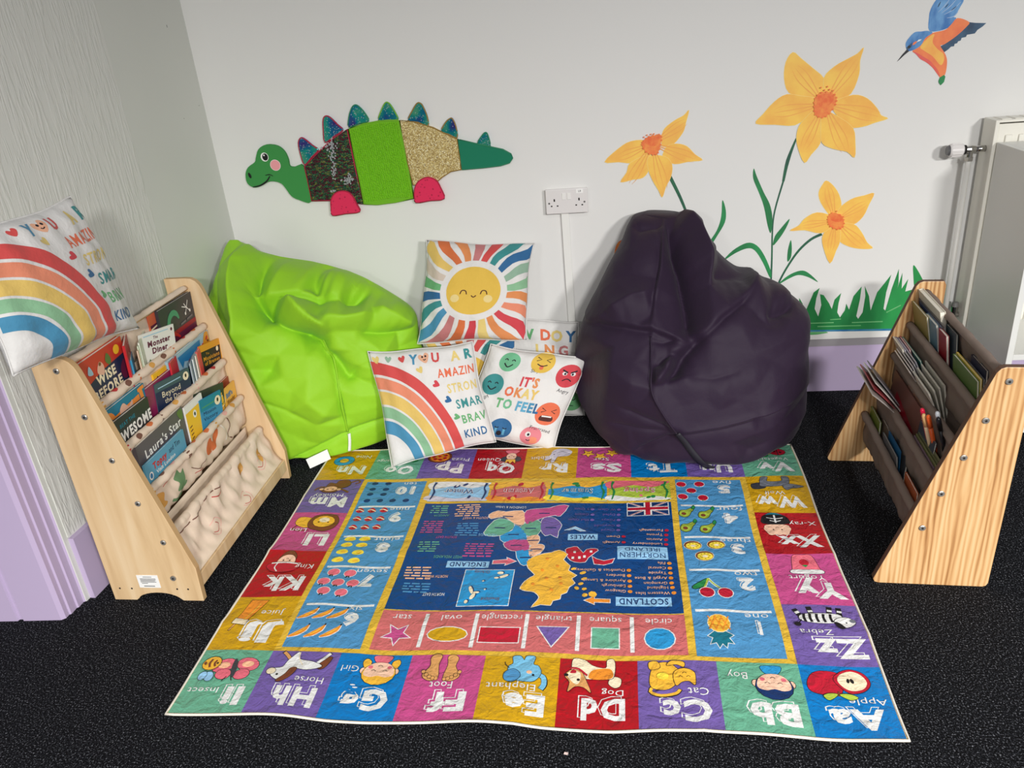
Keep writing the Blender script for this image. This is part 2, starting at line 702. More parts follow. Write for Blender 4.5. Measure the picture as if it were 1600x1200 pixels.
left_fl = daffodil([
    [(0.1807,0.9763),(0.1906,1.0015),(0.2234,1.0249),(0.2527,1.0387),(0.2688,1.0534),(0.2594,1.016),(0.2499,0.9846),(0.2171,0.9478),(0.1839,0.9434)],
    [(0.1972,0.9426),(0.2304,0.9489),(0.2636,0.9382),(0.2904,0.9102),(0.3152,0.8901),(0.2708,0.8883),(0.2241,0.8833),(0.1839,0.9038)],
    [(0.1274,0.9636),(0.0773,0.9669),(0.0365,0.9466),(-0.0121,0.9051),(0.0355,0.902),(0.0828,0.8957),(0.137,0.9135)],
    [(0.1437,0.9197),(0.0761,0.8974),(0.0618,0.8647),(0.0407,0.834),(0.0818,0.8397),(0.116,0.8443),(0.1366,0.8701)],
    [(0.137,0.9135),(0.1346,0.8736),(0.1499,0.8321),(0.1701,0.7966),(0.1816,0.7739),(0.1939,0.8089),(0.2108,0.8418),(0.214,0.8819),(0.1906,0.91)]],
    [(0.114,0.9546),(0.1208,0.9673),(0.1376,0.9792),(0.1641,0.9826),(0.1787,0.9764),(0.176,0.9505),(0.1672,0.9248),(0.1504,0.9193),(0.1271,0.9307)],
    'yellow daffodil painted above the purple bean bag',
    [(0.1209,0.979),(0.131,0.9848),(0.1443,0.9865),(0.1542,0.9872),(0.1708,0.9847)])
small_fl = daffodil([
    [(0.7509,0.6731),(0.714,0.7232),(0.7048,0.7577),(0.7157,0.7839),(0.7265,0.7952),(0.7486,0.7785),(0.7707,0.747),(0.7821,0.7056),(0.7707,0.672)],
    [(0.7722,0.6925),(0.8113,0.7277),(0.8555,0.7386),(0.884,0.7436),(0.8716,0.7072),(0.8562,0.6671),(0.826,0.6412),(0.7794,0.6473)],
    [(0.7731,0.6441),(0.8258,0.6426),(0.8547,0.6152),(0.8785,0.5753),(0.8984,0.5544),(0.854,0.5554),(0.8129,0.5682),(0.7843,0.591)],
    [(0.7532,0.6453),(0.7297,0.608),(0.7342,0.5688),(0.7612,0.5084),(0.7777,0.5522),(0.788,0.5872),(0.7816,0.6367)],
    [(0.7542,0.6729),(0.7035,0.6896),(0.6652,0.6711),(0.6468,0.6477),(0.6191,0.6317),(0.668,0.6311),(0.7223,0.6176),(0.7568,0.6416)]],
    [(0.741,0.6737),(0.7531,0.6854),(0.7767,0.6785),(0.7927,0.6604),(0.7922,0.6361),(0.7744,0.6287),(0.7503,0.6398),(0.7424,0.6563)],
    'small yellow daffodil painted low beside the grass',
    [(0.767,0.6915),(0.78,0.6783),(0.7905,0.6709)])


def stem(path, w, parent, name='painted_stem'):
    s = WALL.part(name, parent)
    s.curve(path, w, stem_m)
    return s.build(2)


def leaf(pts, parent):
    s = WALL.part('painted_leaf', parent)
    s.blob(pts, leaf_m)
    return s.build(3)


stem([(0.6188,0.9405),(0.5963,0.8707),(0.5855,0.8019)], [0.005, 0.012, 0.008], big)
stem([(0.5855,0.8019),(0.5634,0.7046),(0.5591,0.635),(0.5626,0.5345),(0.5647,0.431),(0.5669,0.3627)], [0.006, 0.005, 0.006, 0.006], big)
stem([(0.2074,0.8421),(0.2382,0.7788),(0.259,0.7291),(0.2731,0.6897),(0.3017,0.6205),(0.3381,0.5312)], [0.012, 0.008, 0.006], left_fl)
stem([(0.726,0.6132),(0.6906,0.596),(0.6528,0.5587),(0.6221,0.5096),(0.5977,0.4593),(0.589,0.4298),(0.5824,0.362)], [0.010, 0.007, 0.006], small_fl)
leaf([(0.4866,0.8514),(0.4861,0.8181),(0.5068,0.7696),(0.5259,0.7205),(0.5429,0.65),(0.5542,0.6268),(0.5568,0.6772),(0.5455,0.7263),(0.5234,0.7686),(0.4977,0.824)], big)
leaf([(0.6139,0.6726),(0.5871,0.6405),(0.5684,0.6132),(0.5648,0.5813),(0.5887,0.6121),(0.6068,0.6464)], big)
leaf([(0.3951,0.5342),(0.4271,0.5705),(0.4742,0.5954),(0.5088,0.5843),(0.5382,0.543),(0.5633,0.4831),(0.5594,0.4648),(0.5324,0.5214),(0.5028,0.5666),(0.475,0.5752),(0.4344,0.5593)], big)
leaf([(0.386,0.7508),(0.3986,0.7141),(0.3965,0.6722),(0.3705,0.6239),(0.3507,0.589),(0.3174,0.5175),(0.3368,0.5898),(0.3699,0.6454),(0.3836,0.694)], left_fl)
leaf([(0.6233,0.5975),(0.6155,0.5607),(0.6166,0.5208),(0.6273,0.5348),(0.6286,0.5672)], small_fl)
leaf([(0.586,0.4345),(0.6219,0.4685),(0.6619,0.4849),(0.6898,0.4762),(0.7267,0.4397),(0.691,0.4599),(0.6562,0.469),(0.6227,0.4558)], small_fl)
pt = WALL.part('painted_petal', wall_back, 'orange petal tip showing left of the purple bean bag')
pt.blob([(0.0116,0.5701),(0.0176,0.6066),(0.0323,0.6263),(0.0535,0.6266),(0.0706,0.5965),(0.0558,0.5678),(0.027,0.5544)], trump_m)
pt.build()

gr = WALL.part('painted_grass', wall_back, 'tufts of green grass painted along the wall foot')
gr.poly([(0.6739,0.2644),(0.6659,0.3833),(0.6787,0.3621),(0.6899,0.327),(0.6993,0.3543),(0.7147,0.4016),(0.734,0.4177),(0.7256,0.3806),(0.7225,0.3395),(0.7373,0.3096),(0.7447,0.3523),(0.7371,0.3938),(0.7499,0.3898),(0.7711,0.358),(0.7824,0.3355),(0.7888,0.3709),(0.8096,0.3952),(0.8037,0.3566),(0.8023,0.3221),(0.8134,0.3022),(0.8279,0.3293),(0.8307,0.354),(0.8421,0.3308),(0.8529,0.3816),(0.8773,0.4163),(0.8759,0.367),(0.8695,0.3054),(0.8768,0.2939),(0.89,0.3183),(0.8932,0.3798),(0.8876,0.4172),(0.9055,0.3792),(0.9167,0.3241),(0.9319,0.3916),(0.9724,0.455),(0.9626,0.3901),(0.9601,0.3291),(0.967,0.3219),(0.9795,0.4028),(0.9954,0.475),(1.0004,0.4219),(0.998,0.4006),(1.009,0.4612),(1.0131,0.4012),(1.0312,0.437),(1.0265,0.3905),(1.0588,0.3991),(1.0771,0.2514),(0.9779,0.2513),(0.7031,0.2576)], grass_m)
gr.blob([(1.042,0.4857),(1.0595,0.4652),(1.0827,0.4246),(1.0891,0.3977),(1.0588,0.3991),(1.0469,0.4461)], grass_m)
gr.poly([(1.1116,0.4099),(1.1224,0.4326),(1.1253,0.406)], grass_m)
gr.poly([(1.0883,0.4044),(1.1293,0.4124),(1.1511,0.2505),(1.071,0.251),(1.0527,0.3994)], grass_m)
for a in ([(0.7108,0.2841),(0.7931,0.2835)], [(0.7372,0.2703),(0.8887,0.2683)], [(0.8562,0.2809),(0.9623,0.2806)], [(0.7795,0.2953),(0.8171,0.2965)], [(0.9709,0.3148),(1.0172,0.3402)]):
    gr.line(a, 0.004, grass_l)
gr.poly([(0.6743,0.2587),(1.1514,0.2484),(1.1521,0.2428),(0.9787,0.2443),(0.7036,0.2512),(0.6748,0.2516)], blue_line)
gr.poly([(0.6748,0.2516),(0.7706,0.2492),(0.7773,0.2446),(0.7396,0.239),(0.6757,0.2387)], grass_l)
gr.build()

bird = WALL.part('painted_kingfisher', wall_back, 'blue and orange kingfisher painted in flight at top right')
bl_m = paint('paint_bird_blue', (58, 116, 182), (118, 172, 220), 30, (1, 1, 0.5))
bl_l = mat('paint_bird_light_blue', (170, 196, 226), 0.5)
or_m = paint('paint_bird_orange', (248, 140, 84), (238, 120, 78), 30)
am_m = paint('paint_bird_amber', (250, 196, 92), (246, 170, 84), 30)
cr_m = paint('paint_bird_crimson', (226, 92, 96), (234, 104, 82), 40)
slate = paint('paint_bird_slate', (46, 70, 96), (64, 96, 124), 30)
ink = mat('paint_ink', (28, 28, 34), 0.5)
bird.blob([(0.9898,1.2771),(0.9904,1.2917),(0.9958,1.3084),(1.0041,1.3223),(1.0149,1.3359),(1.0408,1.3481),(1.077,1.3403),(1.0844,1.3156),(1.078,1.2992),(1.0703,1.2828),(1.0618,1.2712),(1.0702,1.2656),(1.0554,1.2446),(1.0261,1.2345),(0.9948,1.2383)], bl_m)
bird.poly([(1.109,1.2522),(1.1285,1.2486),(1.1593,1.2457),(1.1505,1.237),(1.1367,1.2282),(1.1305,1.2188),(1.1079,1.2168),(1.1062,1.2107),(1.0937,1.2092),(1.0922,1.2018),(1.0848,1.1999),(1.083,1.195),(1.0755,1.1931),(1.0751,1.1868),(1.0662,1.1862),(1.0595,1.1792),(1.0477,1.1712),(1.0373,1.1809),(1.0348,1.1899),(1.0469,1.1953),(1.0774,1.2155),(1.1021,1.2384)], slate)
bird.blob([(0.9528,1.1823),(0.9696,1.1937),(0.9872,1.2176),(1.0062,1.2299),(1.0413,1.2358),(1.0573,1.2494),(1.0739,1.2666),(1.1089,1.2527),(1.1021,1.2384),(1.0774,1.2155),(1.0469,1.1953),(1.0346,1.1912),(1.0475,1.1725),(1.0558,1.1591),(1.0606,1.1434),(1.0616,1.1176),(1.0575,1.0997),(1.0475,1.0966),(1.0336,1.1119),(1.0197,1.1285),(0.9991,1.1455),(0.9794,1.1573),(0.9672,1.171)], or_m)
bird.blob([(0.9748,1.1933),(0.9973,1.2193),(1.0119,1.2257),(1.0098,1.2032),(1.0282,1.1816),(1.0456,1.1675),(1.0507,1.1493),(1.0423,1.1345),(1.0152,1.1622),(0.9895,1.1795)], am_m)
bird.blob([(0.9541,1.1817),(0.9721,1.1732),(0.9863,1.1644),(1.012,1.1471),(1.0365,1.1195),(1.0443,1.1007),(1.0197,1.1285),(0.9991,1.1455),(0.9794,1.1573),(0.9674,1.1697)], cr_m)
bird.blob([(0.9302,1.2069),(0.9399,1.2238),(0.9539,1.2365),(0.9719,1.2368),(0.9898,1.2374),(1.0061,1.2306),(0.9872,1.2176),(0.9768,1.1982),(0.9625,1.1879),(0.9449,1.1829),(0.935,1.1888)], bl_m)
bird.poly([(1.0447,1.0981),(1.0421,1.0878),(1.0443,1.0811),(1.0506,1.0741),(1.0557,1.079),(1.0597,1.0839),(1.0615,1.0994),(1.0568,1.105)], leaf_m)
bird.poly([(0.9363,1.1887),(0.9237,1.1744),(0.9102,1.1548),(0.9151,1.1583),(0.9304,1.1726),(0.9435,1.183)], ink)
bird.poly([(0.9336,1.194),(0.9496,1.2079),(0.9486,1.1954),(0.9416,1.1883),(0.9354,1.1857)], slate)
bird.ell(*[(0.9413,1.1954)][0], 0.0045, 0.0038, ink)
bird.poly([(0.9507,1.199),(0.9524,1.2065),(0.9609,1.2108),(0.9632,1.2069),(0.957,1.201)], or_m)
bird.poly([(0.9614,1.207),(0.967,1.2141),(0.976,1.2147),(0.9714,1.21)], white_gloss)
for a in ([(1.0139,1.2874),(1.0317,1.3054),(1.0443,1.3238)], [(1.0245,1.2841),(1.0474,1.3017),(1.0646,1.3221)], [(1.0327,1.2797),(1.0564,1.2912),(1.0762,1.3115)], [(1.0418,1.2692),(1.0616,1.2725),(1.0725,1.285)]):
    bird.curve(a, [0.001, 0.0028, 0.0012], bl_l)
for a in ([(1.0327,1.298),(1.0412,1.3095)], [(1.0517,1.2892),(1.0653,1.3002)], [(1.0119,1.3022),(1.0176,1.3163)]):
    bird.curve(a, [0.001, 0.003, 0.001], slate)
bird.build()

# ------------------------------------------------------------------ soft sensory dinosaur hung on the wall
dino = empty('sensory_dinosaur', (-0.75, WALL_Y, 0.86))
tag(dino, 'padded sensory dinosaur panel with shiny spikes hanging on the back wall', 'wall decoration')
felt_g = mat('green_felt_head', (64, 142, 74), 0.85, 0.2, bump=(900, 0.3, 0.001))
felt_d = mat('green_felt_tail', (32, 122, 92), 0.85, 0.2, bump=(900, 0.3, 0.001))
pink_dot, nt, b = node_mat('crimson_dimple_plush', 0.75, 0.3)
g = nt.nodes.new('ShaderNodeNewGeometry')
v = nt.nodes.new('ShaderNodeTexVoronoi')
v.inputs['Scale'].default_value = 75
nt.links.new(g.outputs['Position'], v.inputs['Vector'])
r = ramp(nt, [(0.12, (168, 28, 64)), (0.3, (222, 44, 88))])
nt.links.new(v.outputs['Distance'], r.inputs[0])
nt.links.new(r.outputs[0], b.inputs['Base Color'])

seq, nt, b = node_mat('reversible_sequins', 0.25, 0.6, 0.5)
g = nt.nodes.new('ShaderNodeNewGeometry')
mp = nt.nodes.new('ShaderNodeMapping')
mp.inputs['Scale'].default_value = (55, 1, 150)
nt.links.new(g.outputs['Position'], mp.inputs['Vector'])
n = nt.nodes.new('ShaderNodeTexNoise')
n.inputs['Scale'].default_value = 1.0
n.inputs['Detail'].default_value = 3
n.inputs['Roughness'].default_value = 0.8
nt.links.new(mp.outputs[0], n.inputs['Vector'])
r = ramp(nt, [(0.30, (16, 22, 28)), (0.40, (104, 22, 44)), (0.46, (26, 30, 36)), (0.52, (24, 124, 82)), (0.56, (22, 34, 34)),
              (0.60, (168, 140, 48)), (0.64, (32, 84, 62)), (0.72, (120, 36, 54))])
r.color_ramp.interpolation = 'CONSTANT'
nt.links.new(n.outputs['Fac'], r.inputs[0])
nt.links.new(r.outputs[0], b.inputs['Base Color'])
bp = nt.nodes.new('ShaderNodeBump')
bp.inputs['Strength'].default_value = 0.7
bp.inputs['Distance'].default_value = 0.004
nt.links.new(n.outputs['Fac'], bp.inputs['Height'])
nt.links.new(bp.outputs['Normal'], b.inputs['Normal'])

glit, nt, b = node_mat('gold_glitter', 0.4, 0.6, 0.2)
g = nt.nodes.new('ShaderNodeNewGeometry')
n = nt.nodes.new('ShaderNodeTexWhiteNoise')
v = nt.nodes.new('ShaderNodeTexVoronoi')
v.inputs['Scale'].default_value = 420
nt.links.new(g.outputs['Position'], v.inputs['Vector'])
r = ramp(nt, [(0.0, (132, 104, 54)), (0.45, (196, 170, 106)), (0.8, (226, 206, 140)), (1.0, (252, 246, 214))])
sp = nt.nodes.new('ShaderNodeSeparateColor')
nt.links.new(v.outputs['Color'], sp.inputs[0])
nt.links.new(sp.outputs[0], r.inputs[0])
nt.links.new(r.outputs[0], b.inputs['Base Color'])

holo, nt, b = node_mat('holographic_scales', 0.22, 0.7, 0.7)
g = nt.nodes.new('ShaderNodeNewGeometry')
n = nt.nodes.new('ShaderNodeTexNoise')
n.inputs['Scale'].default_value = 16
nt.links.new(g.outputs['Position'], n.inputs['Vector'])
r = ramp(nt, [(0.34, (70, 62, 150)), (0.44, (24, 120, 170)), (0.54, (30, 170, 160)), (0.66, (96, 190, 150))])
nt.links.new(n.outputs['Fac'], r.inputs[0])
v = nt.nodes.new('ShaderNodeTexVoronoi')
v.inputs['Scale'].default_value = 150
nt.links.new(g.outputs['Position'], v.inputs['Vector'])
mx = nt.nodes.new('ShaderNodeMix')
mx.data_type = 'RGBA'
mx.inputs[7].default_value = lin((214, 232, 232))
rv = nt.nodes.new('ShaderNodeValToRGB')
rv.color_ramp.elements[0].position = 0.18
rv.color_ramp.elements[0].color = (0.8, 0.8, 0.8, 1)
rv.color_ramp.elements[1].position = 0.32
rv.color_ramp.elements[1].color = (0, 0, 0, 1)
nt.links.new(v.outputs['Distance'], rv.inputs[0])
nt.links.new(rv.outputs[0], mx.inputs[0])
nt.links.new(r.outputs[0], mx.inputs[6])
nt.links.new(mx.outputs[2], b.inputs['Base Color'])

chen = mat('lime_chenille', (138, 208, 40), 0.9, 0.15, vary=(60, 0.15))
pip_r = mat('crimson_piping', (176, 28, 62), 0.7)
pip_g = mat('green_piping', (40, 128, 92), 0.7)
pip_l = mat('lime_piping', (118, 178, 40), 0.7)
pip_o = mat('bronze_piping', (150, 118, 56), 0.7)


def dfn(a, b_, h):
    return Vector((a + 0.75, -h, b_ - 0.86))


def padded(name, pts, m, depth=0.014, pip=None, smooth_n=3, parent=None, label=None, h0=0.001):
    q = smooth_loop(pts, smooth_n) if smooth_n > 1 else list(pts)
    o = fix_normals(MB().prism(q, h0, depth, dfn).build(name, m, parent or dino, bevel=0.003, label=label))
    if pip:
        p = [dfn(a, b_, depth - 0.001) for a, b_ in grow(q, -0.001)]
        MB().tube(p + [p[0]], 0.0022, 6).build('piping', pip, o, smooth=True)
    return o


padded('head', [(-1.2008,1.0424),(-1.2313,1.0286),(-1.2472,1.0009),(-1.2549,0.9854),(-1.2829,0.9697),(-1.2988,0.946),(-1.2995,0.9133),(-1.2786,0.8968),(-1.2498,0.9003),(-1.2188,0.9136),(-1.1945,0.9134),(-1.1721,0.9042),(-1.1588,0.8849),(-1.1435,0.8575),(-1.1186,0.8428),(-1.0705,0.8359),(-1.0755,0.9579),(-1.1122,0.9596),(-1.1284,0.9644),(-1.1292,0.9869),(-1.1381,1.0161),(-1.1611,1.0366)], felt_g, 0.013, label='smiling green felt head and neck')
padded('sequin_body', [(-1.0746,0.9591),(-1.0186,1.002),(-0.9567,1.045),(-0.8946,1.076),(-0.8879,0.9396),(-0.8805,0.8128),(-0.975,0.8316),(-1.0705,0.8359)], seq, 0.015, pip_r, 1, label='dark body section covered in sequins')
padded('plush_body', [(-0.8927,1.0759),(-0.8363,1.0891),(-0.783,1.0946),(-0.7087,1.0913),(-0.7038,1.0342),(-0.6973,0.9403),(-0.6915,0.8215),(-0.7591,0.8123),(-0.8279,0.8078),(-0.8791,0.8127)], mat('lime_backing', (112, 178, 32), 0.9), 0.014, pip_l, 1, label='lime green chenille body section')
padded('glitter_body', [(-0.7066,1.0917),(-0.6548,1.0827),(-0.5931,1.0603),(-0.5509,1.0362),(-0.5132,1.0166),(-0.5111,0.9597),(-0.5099,0.912),(-0.5464,0.9079),(-0.5779,0.8915),(-0.6032,0.8739),(-0.6436,0.8699),(-0.689,0.8695),(-0.6988,0.953)], glit, 0.015, pip_o, 1, label='gold glitter body section')
padded('tail', [(-0.5121,1.0153),(-0.4585,0.9995),(-0.396,0.9818),(-0.3586,0.9714),(-0.3313,0.9542),(-0.3262,0.9384),(-0.3383,0.9237),(-0.3698,0.9163),(-0.4283,0.9131),(-0.5086,0.9113),(-0.5105,0.9596)], felt_d, 0.013, pip_g, 1, label='dark green felt tail')
for pts_, pp in (([(-1.0738,0.9629),(-1.0828,1.003),(-1.082,1.0408),(-1.0699,1.0575),(-1.0559,1.0528),(-1.0332,1.0313),(-1.0134,1.0112),(-1.0417,0.9877)], pip_r),
                 ([(-0.9855,1.0344),(-0.984,1.0778),(-0.9772,1.1141),(-0.9634,1.1241),(-0.9472,1.1151),(-0.9282,1.0924),(-0.912,1.0716),(-0.9488,1.0519)], pip_r),
                 ([(-0.8906,1.08),(-0.8848,1.1138),(-0.8699,1.1429),(-0.8552,1.1527),(-0.8404,1.1438),(-0.8244,1.1217),(-0.8156,1.0956),(-0.8494,1.0894)], pip_g),
                 ([(-0.7816,1.0957),(-0.7683,1.1267),(-0.7518,1.1495),(-0.7416,1.1529),(-0.7303,1.142),(-0.7155,1.111),(-0.713,1.0928),(-0.7474,1.0933)], pip_l),
                 ([(-0.6787,1.0874),(-0.6595,1.1191),(-0.6404,1.1416),(-0.6288,1.1425),(-0.6194,1.1312),(-0.6081,1.0945),(-0.6107,1.0646),(-0.6456,1.0791)], pip_o),
                 ([(-0.5673,1.0446),(-0.5499,1.0725),(-0.5324,1.0851),(-0.5229,1.0838),(-0.5131,1.0579),(-0.513,1.019),(-0.5418,1.0319)], pip_o),
                 ([(-0.446,0.9962),(-0.4274,1.0218),(-0.4137,1.0318),(-0.4052,1.0203),(-0.4009,0.9846),(-0.4241,0.9898)], pip_g)):
    padded('spike', pts_, holo, 0.010, pp, 3)
for pts_ in ([(-1.0002,0.7803),(-1.0012,0.8092),(-0.9964,0.8355),(-0.9806,0.8577),(-0.9548,0.8673),(-0.9283,0.8625),(-0.911,0.8437),(-0.9018,0.8167),(-0.8956,0.7877),(-0.9488,0.7841)],
             [(-0.6852,0.8086),(-0.6881,0.837),(-0.6808,0.8657),(-0.6613,0.8871),(-0.6303,0.896),(-0.602,0.8834),(-0.5887,0.8569),(-0.5802,0.8162),(-0.6308,0.8127)]):
    padded('foot', pts_, pink_dot, 0.022, pip_r, 3, h0=0.012)
DS = Sheet(lambda U, V, H: (U + 0.75, -0.0132 - H, V - 0.86), None, 0.0005, 0.0002)
fc = DS.part('face', dino)
wh = mat('felt_white', (240, 240, 236), 0.8)
bk = mat('felt_black', (20, 20, 22), 0.8)
pk = mat('felt_pink', (236, 158, 164), 0.8)
x_, z_ = [(-1.2135,1.0007)][0]
fc.ell(x_, z_, 0.0145, 0.0155, wh)
fc.ell(x_ + 0.002, z_, 0.0105, 0.0125, bk)
fc.ell(x_ - 0.001, z_ + 0.006, 0.0028, 0.0028, wh)
x_, z_ = [(-1.1795,0.9703)][0]
fc.ell(x_, z_, 0.0195, 0.0195, wh)
fc.ell(x_, z_, 0.0182, 0.0182, pk)
x_, z_ = [(-1.2827,0.9404)][0]
fc.ell(x_, z_, 0.005, 0.0105, bk, rot=15)
fc.curve([(-1.2803,0.8989),(-1.249,0.9036),(-1.223,0.9171),(-1.2081,0.9338)], [0.003, 0.006, 0.0035], bk)
fc.curve([(-1.224,0.9374),(-1.2084,0.9391),(-1.1958,0.9331)], [0.002, 0.0035, 0.0015], bk)
fc.build()
# rows of chenille loops on the lime section, as real tufts
quad = [(-0.8888,1.0713),(-0.7139,1.0868),(-0.6961,0.8276),(-0.8741,0.8184)]
tv, tf = [], []
rows_, cols_ = 46, 24
for i in range(rows_):
    for j in range(cols_):
        s_, t_ = (j + 0.5 + RND.uniform(-.25, .25)) / cols_, (i + 0.5 + RND.uniform(-.2, .2)) / rows_
        top = [quad[0][k] + (quad[1][k] - quad[0][k]) * s_ for k in (0, 1)]
        bot = [quad[3][k] + (quad[2][k] - quad[3][k]) * s_ for k in (0, 1)]
        x_, z_ = top[0] + (bot[0] - top[0]) * t_, top[1] + (bot[1] - top[1]) * t_ + 0.006 * math.sin(s_ * math.pi)
        a_ = RND.uniform(-0.35, 0.35)
        L_, w_ = 0.0042, 0.0026
        k = len(tv)
        for dx, dz, h in ((-w_, 0, 0.014), (0, -L_, 0.014), (w_, 0, 0.014), (0, L_, 0.014), (0, -0.0015, 0.0185 + RND.uniform(0, .003))):
            tv.append(dfn(x_ + dx * math.cos(a_) - dz * math.sin(a_), z_ + dx * math.sin(a_) + dz * math.cos(a_), h))
        tf += [(k, k + 1, k + 4), (k + 1, k + 2, k + 4), (k + 2, k + 3, k + 4), (k + 3, k, k + 4)]
tu = mobj('chenille_tufts', tv, tf, chen, dino, smooth=False)
tu['kind'] = 'stuff'
# flipped silver sequins
sil = mat('sequin_silver', (196, 198, 206), 0.3, 0.6, 0.6)
sv, sf = [], []
for cx_, cz_, n_, sx_, sz_ in ((552, 300, 26, 22, 26), (556, 350, 22, 14, 36), (565, 430, 26, 12, 50), (648, 490, 40, 34, 26), (560, 550, 10, 18, 8), (520, 330, 8, 20, 14)):
    for _ in range(n_):
        u_, w_ = cx_ + RND.gauss(0, sx_ * .55), cz_ + RND.gauss(0, sz_ * .55)
        x_ = -1.074575 + (u_ - 400) * 0.0006705326 + (w_ - 418) * -0.000128667
        z_ = 0.9591012 + (u_ - 400) * -4.248873e-05 + (w_ - 418) * -0.0006475158
        k = len(sv)
        a_ = RND.uniform(0, 3)
        for q in range(6):
            g_ = a_ + q * math.pi / 3
            sv.append(dfn(x_ + 0.0032 * math.cos(g_), z_ + 0.0032 * math.sin(g_), 0.0158 + 0.001 * math.cos(g_)))
        sf.append(tuple(range(k, k + 6)))
ss = mobj('silver_sequins', sv, sf, sil, dino)
ss['kind'] = 'stuff'

# ------------------------------------------------------------------ printed alphabet rug (read from the far side)
RUG_W, RUG_H = 160.0, 120.0
rug = empty('alphabet_rug', (0.5783, 2.4016, 0.0), (0, 0, math.radians(179.274)))
tag(rug, 'colourful printed alphabet and map play rug lying on the dark carpet', 'rug')
_g = np.linspace(0, 1, 97)


def rug_z(u, v):
    z = 0.0045 + 0.0018 * np.sin(u * 0.11 + 1.3 * np.sin(v * 0.07)) * np.sin(v * 0.09 + 0.6)
    z = z + 0.0014 * np.sin(u * 0.23 + v * 0.05 + 2.0) * np.cos(v * 0.16)
    for c, a, w in ((30, 0.0035, 2.6), (60, 0.0065, 2.6), (90, 0.0045, 2.4), (76, 0.002, 2.0), (108, 0.0012, 2)):
        z = z + a * np.exp(-np.abs(v - c - 0.6 * np.sin(u * 0.06)) / w) * (0.75 + 0.25 * np.sin(u * 0.19 + c))
    for c, a, w in ((40, 0.0035, 2.4), (80, 0.003, 2.4), (120, 0.003, 2.4), (20, 0.0015, 2)):
        z = z + a * np.exp(-np.abs(u - c - 0.5 * np.sin(v * 0.08)) / w) * (0.6 + 0.4 * np.cos(v * 0.13 + c))
    # front hem lifts a little in waves
    z = z + 0.006 * np.exp(-(RUG_H - v) / 5.0) * (0.5 + 0.5 * np.sin(u * 0.15 + 0.8)) ** 2
    return np.maximum(z, 0.003)


_RU, _RV = np.meshgrid(np.linspace(0, 160, 81), np.linspace(0, 120, 61))
_RZ = rug_z(_RU, _RV)


def rug_h(u, v):
    """height of the cloth between the nodes of its 2 cm weave grid"""
    a, b_ = np.clip(u / 2.0, 0, 79.9999), np.clip(v / 2.0, 0, 59.9999)
    i, j = a.astype(int), b_.astype(int)
    s, t = a - i, b_ - j
    return (_RZ[j, i] * (1 - s) + _RZ[j, i + 1] * s) * (1 - t) + (_RZ[j + 1, i] * (1 - s) + _RZ[j + 1, i + 1] * s) * t


def rug_fn(U, V, H):
    ex = np.where(V > 60, (V - 60) / 60, 0)
    vv = V + 0.45 * ex * np.sin(U * 0.12 + 0.5)
    uu = U + 0.3 * np.sin(V * 0.09) * ((U - 80) / 80)
    return uu * 0.01, vv * 0.01, rug_h(U, V) + H


RUG = Sheet(rug_fn, 2.0, 0.0004, 0.00018)


def fab(name, rgb):
    """shiny crumpled polyester print"""
    key = 'rug_' + name
    if key in MATS:
        return MATS[key]
    m, nt, b = node_mat(key, 0.42, 0.35)
    g = nt.nodes.new('ShaderNodeNewGeometry')
    n = nt.nodes.new('ShaderNodeTexNoise')
    n.inputs['Scale'].default_value = 26
    n.inputs['Detail'].default_value = 4
    n.inputs['Distortion'].default_value = 0.8
    nt.links.new(g.outputs['Position'], n.inputs['Vector'])
    n2 = nt.nodes.new('ShaderNodeTexNoise')
    n2.inputs['Scale'].default_value = 170
    n2.inputs['Detail'].default_value = 3
    nt.links.new(g.outputs['Position'], n2.inputs['Vector'])
    c = lin(rgb)
    mx = nt.nodes.new('ShaderNodeMix')
    mx.data_type = 'RGBA'
    mx.inputs[6].default_value = tuple(v * 0.90 for v in c[:3]) + (1,)
    mx.inputs[7].default_value = tuple(min(1, v * 1.08) for v in c[:3]) + (1,)
    nt.links.new(n2.outputs['Fac'], mx.inputs[0])
    nt.links.new(mx.outputs[2], b.inputs['Base Color'])
    ad = nt.nodes.new('ShaderNodeMath')
    ad.operation = 'MULTIPLY_ADD'
    ad.inputs[1].default_value = 0.12
    nt.links.new(n2.outputs['Fac'], ad.inputs[0])
    nt.links.new(n.outputs['Fac'], ad.inputs[2])
    bp = nt.nodes.new('ShaderNodeBump')
    bp.inputs['Strength'].default_value = 0.6
    bp.inputs['Distance'].default_value = 0.014
    nt.links.new(ad.outputs[0], bp.inputs['Height'])
    nt.links.new(bp.outputs['Normal'], b.inputs['Normal'])
    return m


K = {'blue': (0, 118, 190), 'green': (104, 172, 142), 'purple': (114, 92, 164), 'red': (176, 14, 28), 'yellow': (208, 160, 16),
     'pink': (196, 76, 136), 'sky': (78, 146, 196), 'salmon': (208, 108, 108), 'navy': (2, 66, 128), 'white': (232, 232, 230),
     'black': (24, 22, 26), 'cream': (246, 230, 196), 'skin': (246, 200, 172), 'orange': (240, 146, 44), 'brown': (124, 66, 40),
     'tan': (220, 160, 96), 'grey': (112, 116, 126), 'dgrey': (60, 62, 70), 'lblue': (120, 190, 226), 'teal': (20, 112, 132),
     'crimson': (190, 24, 50), 'rose': (232, 110, 128), 'lemon': (250, 222, 70), 'gold': (244, 186, 60), 'leaf': (36, 136, 70),
     'lime': (176, 200, 70), 'dnavy': (16, 50, 104), 'peach': (250, 190, 150), 'mauve': (206, 200, 214), 'avo': (150, 170, 60),
     'mblue': (40, 150, 210), 'panel': (150, 200, 236), 'border': (224, 182, 60)}
C = {k: fab(k, v_) for k, v_ in K.items()}

